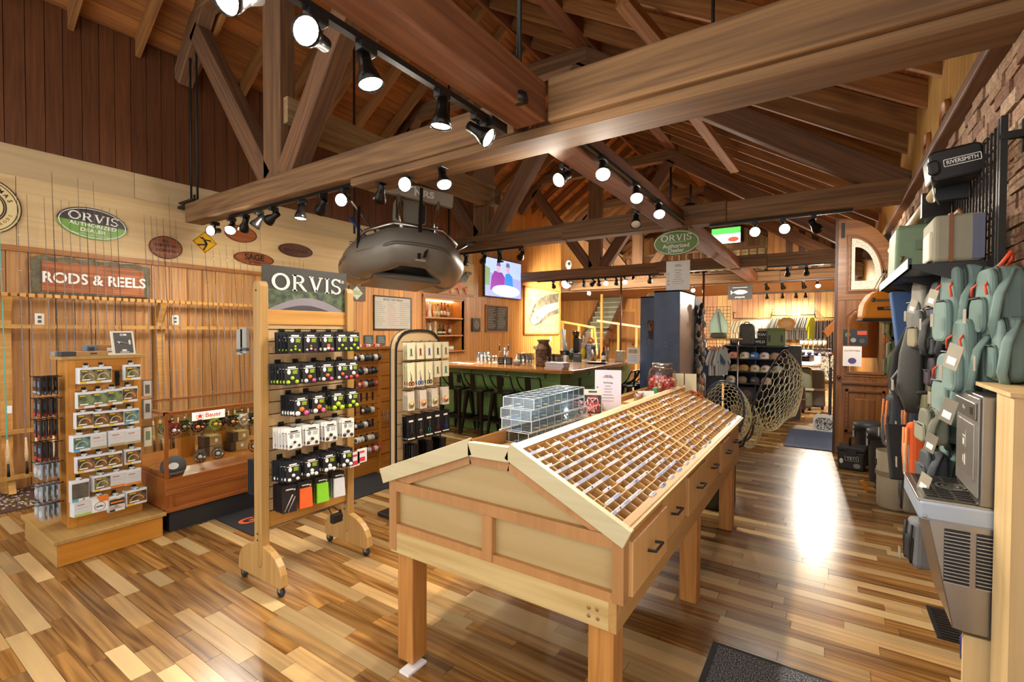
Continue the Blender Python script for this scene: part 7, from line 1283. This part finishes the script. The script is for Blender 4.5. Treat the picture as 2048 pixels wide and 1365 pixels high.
# ================================================================ COOLERS
CLK = plain('#2c2c2b', .5)
yc = empty('hard_cooler', (.26, 6.9, 0), (0, 0, R_(-8)), label='small black hard cooler with stickers before the carved door', cat='cooler'); MB().box((0, 0, .11), (.25, .24, .22), taper=1.06).obj('body', CLK, yc, bev=.02); MB().box((0, 0, .245), (.28, .27, .05)).obj('lid', CLK, yc, bev=.012); MB().bb(-.05, .05, -.15, -.13, .17, .26).obj('latch', BLACK, yc); MB().tube([(-.02, -.02, .27), (-.02, -.02, .36), (.0, -.02, .36)], .012, 6).obj('handle', BLACK, yc)
text('YETI', .05, plain('#c9c9c4', .5), FACE_NY((.01, -.132, .14)), yc, .02, .001); MB().ring(rrect(.13, .06, .008, 3, .01, .14), rrect(.122, .052, .006, 3, .01, .14), 0, .001, M=FACE_NY((0, -.131, 0))).obj('logo_border', plain('#c9c9c4', .5), yc); MB().prism(ellipse(.035, .028, 14), 0, .001, M=FACE_NY((.06, -.129, .06))).obj('sticker', plain('#8f8f8a', .5), yc); MB().prism(ellipse(.018, .03, 12), 0, .001, M=FACE_NY((-.09, -.129, .1))).obj('sticker', WHITE, yc)
for i, (x, y, h_, lb) in enumerate(((.44, 7.25, .5, 'tall dark bucket cooler behind the small cooler'), (.53, 6.45, .56, 'tall dark bucket cooler in front of the brick wall'))):
    o = empty('bucket_cooler', (x, y, 0), label=lb, cat='cooler'); MB().lathe([(.12, 0), (.135, .02), (.15, h_-.06), (.16, h_-.05), (.165, h_), (.1, h_+.02), (0, h_+.02)], 20).obj('body', plain('#3a3b3c', .5), o); MB().ring(ellipse(.168, .168, 20), ellipse(.15, .15, 20), h_-.1, h_-.07).obj('collar', BLACK, o); MB().bb(-.165, -.15, -.04, .04, h_-.18, h_-.04).obj('latch', STEEL, o)
o = empty('chain_rack', (.45, 6.0, 0), label='black wire chain of clips hanging beside the tan bucket', cat='clip chain'); [MB().ring(ellipse(.04, .028, 12), ellipse(.032, .02, 12), -.004, .004, M=FACE_NY((0, -.02*(k % 2), .05+.055*k))).obj('clip', IRON, o) for k in range(8)]
MB().beam((0, 0, 0), (-.05, -.02, .1), .012, .03).obj('orange_strap', plain('#d98a1c', .6), loc=(.36, 6.0, .0), label='orange strap end on the floor by the clips', cat='strap')
o = empty('tan_bucket', (.52, 5.55, 0), label='tan canvas bucket on the floor under the hanging packs', cat='bucket'); MB().lathe([(.11, 0), (.12, .02), (.13, .52), (.12, .52), (.1, .03), (0, .02)], 20).obj('body', plain('#a89c84', .7), o); MB().ring(ellipse(.134, .134, 20), ellipse(.12, .12, 20), .3, .34).obj('band', plain('#8a7f6a', .7), o); MB().bb(-.13, -.11, -.03, .03, .38, .44).obj('buckle', BLACK, o)
# ================================================================ GRID WALL AND BAGS
gw = empty('grid_wall', (.6, 2.8, .75), label='black wire grid on the brick wall behind the packs', cat='grid panel')
for i in range(61): slab('wire', -.004, .004, i*.06-.004, i*.06+.004, 0, 1.75, IRON, gw)
for i in range(24): slab('wire', .004, .011, 0, 3.6, i*.076-.003, i*.076+.003, IRON, gw)
for y in (.0, .035): slab('upright', -.01, .012, y-.01, y+.01, -.1, 1.76, IRON, gw)
MB().bb(-.01, .09, -.015, .015, 1.66, 1.69).bb(.06, .075, -.03, .03, 1.6, 1.74).obj('wall_bracket', IRON, gw)
shf = empty('grid_shelf', (.6, 2.95, 1.93), label='black metal shelf on the grid under the soft coolers', cat='shelf'); MB().bb(-.28, 0, 0, 1.5, -.02, .0).obj('tray', BLACK, shf); MB().bb(-.285, -.27, 0, 1.5, -.02, .03).obj('lip', BLACK, shf)
for y in (.0, .5, 1.0, 1.48): MB().prism([(0, -.02), (-.27, -.02), (0, -.13)], -y-.006, -y+.006, M=basis((0, 0, 0), (1, 0, 0), (0, 0, 1), (0, -1, 0))).obj('bracket', BLACK, shf)
def zc_of(p): return (p-CAM).dot(AF)
o = empty('soft_cooler', (.505, 2.95, 1.932), label='grey soft cooler with a brown seam on the grid shelf', cat='cooler'); MB().bb(-.1, .08, 0, .3, 0, .22).obj('body', plain('#8a8470', .75), o, bev=.02); MB().bb(-.045, -.03, -.004, .3, .0, .224).obj('leather_seam', plain('#7a4a28', .6), o); MB().bb(.035, .075, -.008, .01, .01, .21).obj('blue_panel', plain('#5f6275', .7), o); MB().bb(-.112, -.09, .02, .2, .01, .15).obj('front_pocket', plain('#b9ad94', .6), o, bev=.01); MB().tube([(0, .03, .22), (.0, .06, .245), (.0, .14, .245), (0, .17, .22)], .01, 6).obj('handle', plain('#7a4a28', .6), o)
o = empty('soft_cooler', (.465, 3.85, 1.932), label='sage green soft cooler with a white tag on the grid shelf', cat='cooler'); MB().box((0, .22, .17), (.24, .42, .34), taper=.94).obj('body', plain('#7f9474', .6), o, bev=.02); MB().bb(.02, .11, -.006, .0, .02, .12).obj('white_tag', PAPER, o); MB().bb(-.02, .03, -.006, .0, .19, .25).obj('badge', plain('#6f8466', .6), o); MB().tube([(-.09, -.01, .15), (-.09, -.02, .11), (-.075, -.01, .15)], .006, 6).obj('ring', plain('#a8905a', .3, .6), o); MB().box((0, .22, .34), (.2, .38, .02)).obj('zip_top', plain('#6d8263', .6), o, bev=.006); MB().bb(-.121, .119, .0, .44, -.0, .035).obj('black_base', BLACK, o)
o = empty('soft_cooler', (.475, 5.0, 1.74), label='second green soft cooler hanging past the shelf end', cat='cooler'); MB().box((0, .12, .12), (.22, .24, .34), taper=.94).obj('body', plain('#87996f', .6), o, bev=.025); MB().bb(-.06, .06, -.008, .0, .12, .16).obj('orange_handle', plain('#c9822a', .5), o)
rs = empty('rod_carrier', (.505, 3.1, 2.43), label='black rod carrier end box with a beige tube running back along the wall', cat='rod carrier'); RVB = plain('#171615', .35); b_ = MB().prism(rrect(.2, .15, .03), 0, .16, M=basis((0, 0, 0), (1, 0, .12), (-.12, 0, 1), (0, -1, 0)) @ Matrix.Translation((0, 0, -.16))).obj('end_box', RVB, rs, bev=.012); MB().prism(rrect(.05, .07, .02), 0, .025, M=basis((-.085, 0, -.02), (1, 0, .12), (-.12, 0, 1), (0, -1, 0))).obj('latch_boss', RVB, rs, bev=.01)
TX = basis((.02, -.002, .005), (1, 0, .12), (-.12, 0, 1), (0, -1, 0)); text('RIVERSMITH', .026, WHITE, TX, rs, .01, .0008, sx=.82); MB().ring(rrect(.135, .036, .005, 3), rrect(.129, .03, .004, 3), 0, .001, M=TX).obj('logo_border', WHITE, rs); MB().tube([(0, .15, -.03), (0, 2.75, -.03)], .034, 14).obj('rod_tube', plain('#c2ac80', .4), rs)
for y in (.18, .6): MB().bb(-.05, .08, y, y+.05, -.14, -.0).obj('mount_clamp', BLACK, rs)
MB().tube([(-.09, -.01, -.06), (-.08, -.01, -.16), (-.06, .0, -.2)], .004, 5).obj('cable', STEEL, rs)
for i, (u, v, r0) in enumerate(((1895, 237, .125), (1858, 291, .1))):
    p = aX(XR-.012, u, v); o = empty('round_plaque', M=FACE_NX(p), label=['larger', 'smaller'][i]+' round wooden plaque high on the yellow boards', cat='sign'); MB().lathe([(r0, 0), (r0, .02), (r0*.9, .028), (r0*.88, .02), (0, .02)], 28).obj('disc', wood('#8a4f22', '#b57a40', 'Z', .5, .05), o); text(['BOATS', 'Winston'][i] if i else 'TFO', r0*.5, INK, Matrix.Translation((0, 0, .021)), o, .02, .001)
# packs hung on the grid
def pack(u, v, wpx, hpx, col, lab, x=.47, dx=.15, style='sling', col2=None, yaw=0, roll=0, tagc=None, cat='pack'):
    c = aX(x, u, v); z_ = zc_of(c); H = hpx*z_/FPX; dx = max(.1, min(.2, wpx*z_/FPX*.8)); W = .2 if u > 1860 else max(.13, min(.28, wpx*z_/FPX*1.2)); m = plain(col, .8); m2 = plain(col2 or col, .75)
    o = empty('hanging_pack', c, (roll, 0, yaw), label=lab, cat=cat, group='packs on the grid wall')
    n = 12; prof = [(.55, -.5), (.92, -.42), (1.0, -.2), (.98, .1), (.86, .36), (.6, .48), (.2, .5)]
    if style == 'sling':
        shp = lambda k, kz=1, cy=0: [(x_*(1-.22*(y_/H+.5)), y_+cy) for x_, y_ in rrect(W*k, H*kz, min(W*k, H*kz)*.3)]
        MB().prism(shp(1), -dx*.5, dx*.12, M=FACE_NX((0, 0, 0))).obj('body', m, o, bev=.022)
        MB().prism(shp(.94, .96), dx*.1, dx*.34, M=FACE_NX((0, 0, 0))).obj('front_compartment', m2, o, bev=.02)
        MB().prism(shp(.84, .52, -H*.18), dx*.3, dx*.5, M=FACE_NX((0, 0, 0))).obj('pocket', m, o, bev=.015)
        MB().ring(shp(1.0, 1.0), shp(.93, .94), dx*.085, dx*.115, M=FACE_NX((0, 0, 0))).obj('zip', plain('#39403d', .5), o)
        MB().tube([(-dx*.5-.003, W*.3, H*.06), (-dx*.5-.004, -W*.3, H*.06)], .004, 4).obj('pocket_zip', plain('#39403d', .5), o)
        MB().tube([(dx*.2, -W*.3, H*.45), (-dx*.2, -W*.55, H*.1), (-dx*.3, -W*.5, -H*.35), (0, -W*.2, -H*.62), (dx*.2, W*.1, -H*.5)], .018, 6, flat=.25).obj('shoulder_strap', m2, o)
        MB().tube([(0, -.03, H*.48), (.02, 0, H*.58), (.0, .03, H*.48)], .008, 5, flat=.4).obj('grab_loop', m2, o)
        if tagc:
            for k in (-1, 1): MB().tube([(-dx*.3, k*W*.25, H*.3), (-dx*.42, k*W*.34, H*.22), (-dx*.4, k*W*.4, H*.1)], .005, 5).obj('zip_pull', plain(tagc, .6), o)
            MB().tube([(.02, 0, H*.46), (.05, .01, H*.62), (.03, -.04, H*.7), (.0, -.02, H*.5)], .007, 5).obj('tag_strap', plain(tagc, .6), o)
    elif style == 'vest':
        for s_ in (-1, 1): MB().tube([(-.02, s_*W*.1, H*.5), (-.05, s_*W*.3, H*.2), (-.06, s_*W*.35, -H*.2), (-.03, s_*W*.2, -H*.48)], [W*.14, W*.2, W*.22, W*.12], 8, flat=.35).obj('panel', m if s_ < 0 else m2, o)
        MB().box((.02, 0, -.05*H), (dx*.6, W*.7, H*.8), taper=.8).obj('body', m, o, bev=.03); MB().tube([(-.08, -W*.3, H*.1), (-.12, -W*.1, -H*.1), (-.08, 0, -H*.3)], .006, 5).obj('cord', plain('#8a8a88', .5), o)
    elif style == 'duffel':
        MB().box((0, 0, 0), (dx, W, H), taper=.82).obj('body', m, o, bev=.03); MB().box((-dx*.48, 0, -H*.12), (dx*.2, W*.7, H*.5)).obj('pocket', m2, o, bev=.02); MB().tube([(-dx*.5, -W*.3, H*.4), (-dx*.56, -W*.3, 0), (-dx*.5, -W*.3, -H*.4)], .008, 5).tube([(-dx*.5, W*.2, H*.4), (-dx*.56, W*.2, 0), (-dx*.5, W*.2, -H*.4)], .008, 5).obj('trim', plain(tagc or '#2a2a2a', .6), o)
    else:
        MB().beam((0, 0, -H/2), (0, 0, H/2), W, .04).obj('strap', m, o, bev=.008); MB().beam((-.03, 0, -H*.45), (-.03, 0, H*.3), W*.4, .012).obj('webbing', m2, o)
    MB().bb(-.06-dx*.4, -.058-dx*.4, -W*.35, -W*.35+.035, -H*.1-.06, -H*.1).obj('price_tag', plain('#8f8776', .7), o) if style != 'strap' and hpx > 90 else None
    return o
TE, TE2 = '#728a84', '#667d77'
PACKS = [(1925, 612, 95, 165, TE, 'sage sling pack, upper of two at the wall end with orange pulls', .52, .2, 'sling', TE2, .2, 0, '#e2502a'), (1992, 605, 80, 140, TE2, 'sage sling pack nearest the bare brick', .585, .2, 'sling', TE, .1, 0, '#e2502a'), (1955, 715, 135, 160, TE, 'wide sage sling pack in the second row', .545, .24, 'sling', TE2, .15, 0, '#e2502a'), (2010, 700, 50, 130, TE2, 'sage strap pack behind the wide one', .6, .14, 'sling', TE, 0, 0, None), (1905, 770, 60, 130, '#7d918a', 'pale sage chest pack with an orange zip', .5, .16, 'sling', TE, .2, 0, '#e2502a'),
 (1852, 612, 60, 110, '#77756c', 'grey hip pack with a paper tag in the top row', .48, .16, 'sling', '#8a877c', .2, 0, None), (1885, 625, 50, 130, '#454b57', 'navy sling pack between grey and sage packs', .5, .16, 'sling', '#3a4250', .1, 0, '#d9c04a'), (1812, 655, 34, 150, '#4f6b9a', 'blue vest strap hanging diagonally', .42, .1, 'strap', '#1f2a3c', .3, R_(-16), None), (1845, 660, 48, 80, '#8c8468', 'patterned tan waist pack under the grey hip pack', .43, .16, 'sling', '#5a5a58', .2, 0, None), (1885, 680, 50, 70, '#33373c', 'small charcoal pouch below the navy pack', .5, .14, 'sling', '#2b2f33', 0, 0, None),
 (1832, 742, 78, 170, '#4a4844', 'dark grey fishing vest in the middle of the wall', .42, .16, 'vest', '#3c3b3b', .2, 0, None), (1782, 640, 30, 70, '#6d6a48', 'olive camouflage pouch next to the orange duffel', .45, .12, 'sling', '#8a8458', 0, 0, None), (1784, 720, 34, 70, '#596045', 'olive mesh pouch at the far end of the second row', .46, .12, 'sling', '#6d7552', 0, 0, None), (1876, 745, 50, 60, '#4a3f47', 'plum neoprene pouch beside the dark vest', .49, .12, 'sling', '#3f363d', 0, 0, None), (1870, 790, 55, 90, '#84805f', 'khaki chest pack with straps below the plum pouch', .49, .15, 'sling', '#74704f', .1, 0, None), (1800, 775, 40, 60, '#8d8d78', 'pale olive pouch under the mesh pouch', .45, .12, 'sling', '#7a7a66', 0, 0, None),
 (1796, 845, 52, 110, '#3c4147', 'slate duffel with orange piping, nearer the door', .42, .18, 'duffel', '#34393f', .1, 0, '#d9772a'), (1830, 835, 36, 95, '#3a4048', 'slate duffel with orange piping, farther from the door', .46, .16, 'duffel', '#454b53', .1, 0, '#d9772a'), (1862, 852, 50, 70, '#8a8a76', 'grey-olive waist pack by the fountain', .43, .15, 'sling', '#6f6f5e', .1, 0, None), (1895, 830, 42, 110, TE, 'sage lumbar pack tucked above the fountain', .52, .16, 'sling', TE2, 0, 0, '#e2502a'), (1878, 895, 45, 80, '#5d605a', 'grey-green pouch above the fountain basin', .52, .15, 'sling', '#50534e', 0, 0, None), (1900, 935, 40, 90, TE2, 'sage strap pack just behind the fountain', .54, .14, 'sling', TE, 0, 0, '#c24a3a'),
 (1808, 905, 44, 110, '#232324', 'black padded belt hanging at a slant', .4, .1, 'strap', '#2c2c2d', .2, R_(-18), None), (1833, 905, 36, 120, '#d9591e', 'bright orange dry bag under the duffels', .44, .14, 'duffel', '#b9b0a4', .1, R_(-8), '#e88a4a'), (1862, 935, 48, 70, '#4f5459', 'grey roll-top bag beside the orange dry bag', .45, .16, 'sling', '#474c50', .1, 0, None), (1822, 985, 30, 80, '#6d6657', 'brown grey webbing pack below the orange bag', .47, .12, 'duffel', '#5a5448', 0, 0, None), (1840, 1085, 48, 95, '#77787a', 'grey and black hip pack hanging lowest by the fountain', .43, .14, 'duffel', '#2c2c2d', .2, 0, '#1d1d1d')]
for a in PACKS: pack(*a[:6], x=a[6], dx=a[7], style=a[8], col2=a[9], yaw=a[10], roll=a[11], tagc=a[12])
for i, (u, v, s_) in enumerate(((1915, 690, 1), (1905, 800, 1), (1830, 600, .8), (1868, 870, .9), (1855, 950, 1), (1780, 870, .8), (1870, 580, .8))):
    c = aX(.36, u, v); o = MB().bb(-.002, 0, -.026*s_, .026*s_, -.085*s_, 0).obj('swing_tag', plain('#7d7666' if i % 2 else '#a39b88', .7), loc=c, rot=(R_(18), 0, R_(35)), label='%s card swing tag from the top among the hanging packs' % ORD[i], cat='tag', group='swing tags on the packs'); MB().bb(-.003, -.002, -.016*s_, .016*s_, -.07*s_, -.045*s_).obj('print', PAPER, o)
od = empty('orange_duffel', aY(4.75, 1770, 612), (0, 0, R_(12)), label='bright orange waterproof duffel hanging by its grey handles', cat='duffel bag'); OD = plain('#dd8418', .55); od.scale = (.56, .6, .74)
MB().prism([(-.3, -.14), (.3, -.14), (.28, .02), (.2, .12), (.14, .15), (-.14, .15), (-.2, .12), (-.28, .02)], -.13, .13, M=basis((0, 0, 0), (1, 0, 0), (0, 0, 1), (0, -1, 0))).obj('body', OD, od, bev=.035); MB().bb(-.3, .3, -.13, .13, -.165, -.135).obj('black_bottom', plain('#2a2724', .7), od, bev=.01)
for s_ in (-1, 1): MB().tube([(-.14, s_*.09, .12), (-.05, s_*.05, .3), (.0, s_*.02, .38), (.05, s_*.05, .3), (.14, s_*.09, .12)], .012, 6, flat=.5).obj('handle', plain('#b9ad94', .6), od)
MB().bb(-.14, .14, -.138, -.132, .04, .065).obj('zip', plain('#6d5f50', .5), od); MB().bb(-.13, .1, -.138, -.134, -.05, -.015).obj('logo_strip', plain('#3a2a1c', .5), od); text('FISHPOND', .024, plain('#c9b8a0', .5), FACE_NY((.0, -.139, -.032)), od, .01, .0006); MB().lathe([(.025, 0), (.022, .02), (0, .022)], 12, M=FACE_NY((-.18, -.13, .06))).obj('valve', plain('#5a4a3c', .4), od)
MB().tube([(0, 0, 0), (.24, .02, 0)], .012, 6).obj('support_bar', IRON, gw, loc=od.location+Vector((-.02, 0, .27))-Vector((.6, 2.8, .75)))
MB().tube([(0, 0, 0), (.2, .1, .02)], .01, 6).obj('support_bar', IRON, gw, loc=aX(.4, 1835, 787)-Vector((.6, 2.8, .75)))
# ================================================================ FOUNTAIN AND PLYWOOD
SS = plain('#a8a29a', .28, .95, .04); SSD = plain('#8b857c', .32, .95, .04); BUMP = plain('#aab6c4', .35, .35, .02)
fo = empty('bottle_filler', (.5, 2.5, 0), label='stainless steel drinking fountain with bottle filler on the wall', cat='drinking fountain')
D_ = .43
MB().prism([(-.155, .86), (.16, .86), (.16, .43), (-.075, .44)], -D_, 0, M=basis((0, 0, 0), (1, 0, 0), (0, 0, 1), (0, -1, 0))).obj('cabinet', SS, fo, bev=.004)
bs = MB().bb(-.185, .16, -.006, D_+.006, .85, .93).obj('bumper', BUMP, fo, bev=.012)
MB().bb(-.188, .16, .0, D_, .925, .935).obj('rim', SS, fo, bev=.003); MB().bb(-.165, .0, .02, D_-.02, .936, .94).obj('grate_plate', plain('#6d6658', .3, .9), fo)
for i in range(12): MB().bb(-.155, -.12, .04+i*.03, .052+i*.03, .94, .945).bb(-.11, -.07, .04+i*.03, .052+i*.03, .94, .945).bb(-.06, -.01, .04+i*.03, .052+i*.03, .94, .945).obj('grate_slot', plain('#1d1b18', .5), fo)
for r0 in (.02, .04, .06): MB().ring(ellipse(r0, r0, 20, -.045, .22), ellipse(r0-.008, r0-.008, 20, -.045, .22), .9455, .948).obj('drain_ring', STEEL, fo)
MB().bb(-.004, .1, .0, D_-.03, .935, 1.36).obj('tower', SSD, fo, bev=.004); fr = MB().bb(-.012, -.003, .015, D_-.05, .96, 1.35).obj('tower_face', plain('#8f8a83', .4, .6), fo, bev=.004)
MB().bb(-.02, -.01, .03, D_-.07, 1.26, 1.33).obj('control_panel', plain('#77726b', .35, .7), fo, bev=.008); MB().bb(-.022, -.02, .06, .1, 1.28, 1.31).obj('sensor', BLACK, fo); text('Elkay', .022, plain('#b9b5ac', .5), FACE_NX((-.021, .2, 1.295)), fo, 0, .0005); MB().bb(-.016, -.01, .06, D_-.1, 1.02, 1.24).obj('niche_back', plain('#a39e96', .3, .7), fo, bev=.01)
ic = MB(M=FACE_NX((-.0165, .2, 0))); ic.bb(-.03, .02, 1.17, 1.175, 0, .001).bb(.018, .022, 1.13, 1.2, 0, .001).bb(-.03, -.0, 1.135, 1.16, 0, .001).bb(-.02, .0, 1.06, 1.065, 0, .001).bb(.005, .02, 1.055, 1.1, 0, .001).bb(-.025, -.01, 1.065, 1.09, 0, .001); ic.obj('pictogram', plain('#d0ccc4', .5), fo)
LOUV = plain('#c4c2be', .3, .9)
for x0, x1 in ((-.105, -.03), (-.012, .067)):
    for i in range(15): z = .83-i*.0142; MB().bb(x0, x1, -.004, -.001, z-.009, z).obj('louver_gap', plain('#16171a', .5), fo); MB().beam((x0, -.006, z-.0095), (x1, -.006, z-.0095), .01, .0035).obj('louver_blade', LOUV, fo)
for x, z in ((-.165, .868), (.05, .862)): MB().lathe([(.006, 0), (.005, .003), (0, .004)], 10, M=FACE_NY((x, -.012, z))).obj('screw', STEEL, fo)
PLYR = wood('#c2a06a', '#dcc08c', 'Z', .55, .04, .5)
pb = empty('wall_box', (.53, 2.28, 0), kind='structure', label='birch plywood boxing behind the drinking fountain'); MB().bb(0, .25, 0, .2, 0, 1.385).obj('near_panel', PLYR, pb); MB().bb(.13, .25, .2, .72, 0, 1.385).obj('back_panel', PLYR, pb); MB().bb(-.012, .25, -.012, .72, 1.385, 1.4).obj('top_cap', PLYR, pb); MB().prism([(-.07, .0), (.1, 0), (.1, .42), (-.07, .42)], -.26, -.235, M=basis((0, 0, 0), (1, 0, 0), (0, 0, 1), (0, -1, 0))).obj('support_bracket', PLYR, pb)
MB().lathe([(.035, 0), (.038, .1), (.03, .12), (0, .12)], 14).obj('blue_drum', plain('#2a2f8a', .4), loc=(.6, 3.15, .0), label='blue round container on the floor behind the fountain', cat='container')
vt = empty('floor_vent', (.5, 3.29, 0), label='black slotted floor vent beside the fountain', cat='floor vent'); MB().bb(0, .125, 0, .36, 0, .006).obj('frame', BLACK, vt, bev=.002)
for i in range(11): MB().bb(.02, .105, .02+.03*i, .035+.03*i, .006, .009).obj('slat', plain('#2a2826', .4, .4), vt)
# ceiling speaker bracket by the beam
sb = empty('ceiling_speaker', aY(3.6, 1424, 190), label='small dark glossy speaker hanging behind the near beam', cat='speaker'); MB().lathe([(.0, -.06), (.1, -.05), (.13, .0), (.12, .08), (.02, .1)], 18).obj('shell', plain('#2a2c30', .2), sb); MB().ring(ellipse(.115, .115, 18), ellipse(.1, .1, 18), -.055, -.045).obj('rim', WHITE, sb); MB().tube([(0, 0, .1), (0, 0, 1.1)], .012, 6).obj('hanger', IRON, sb)
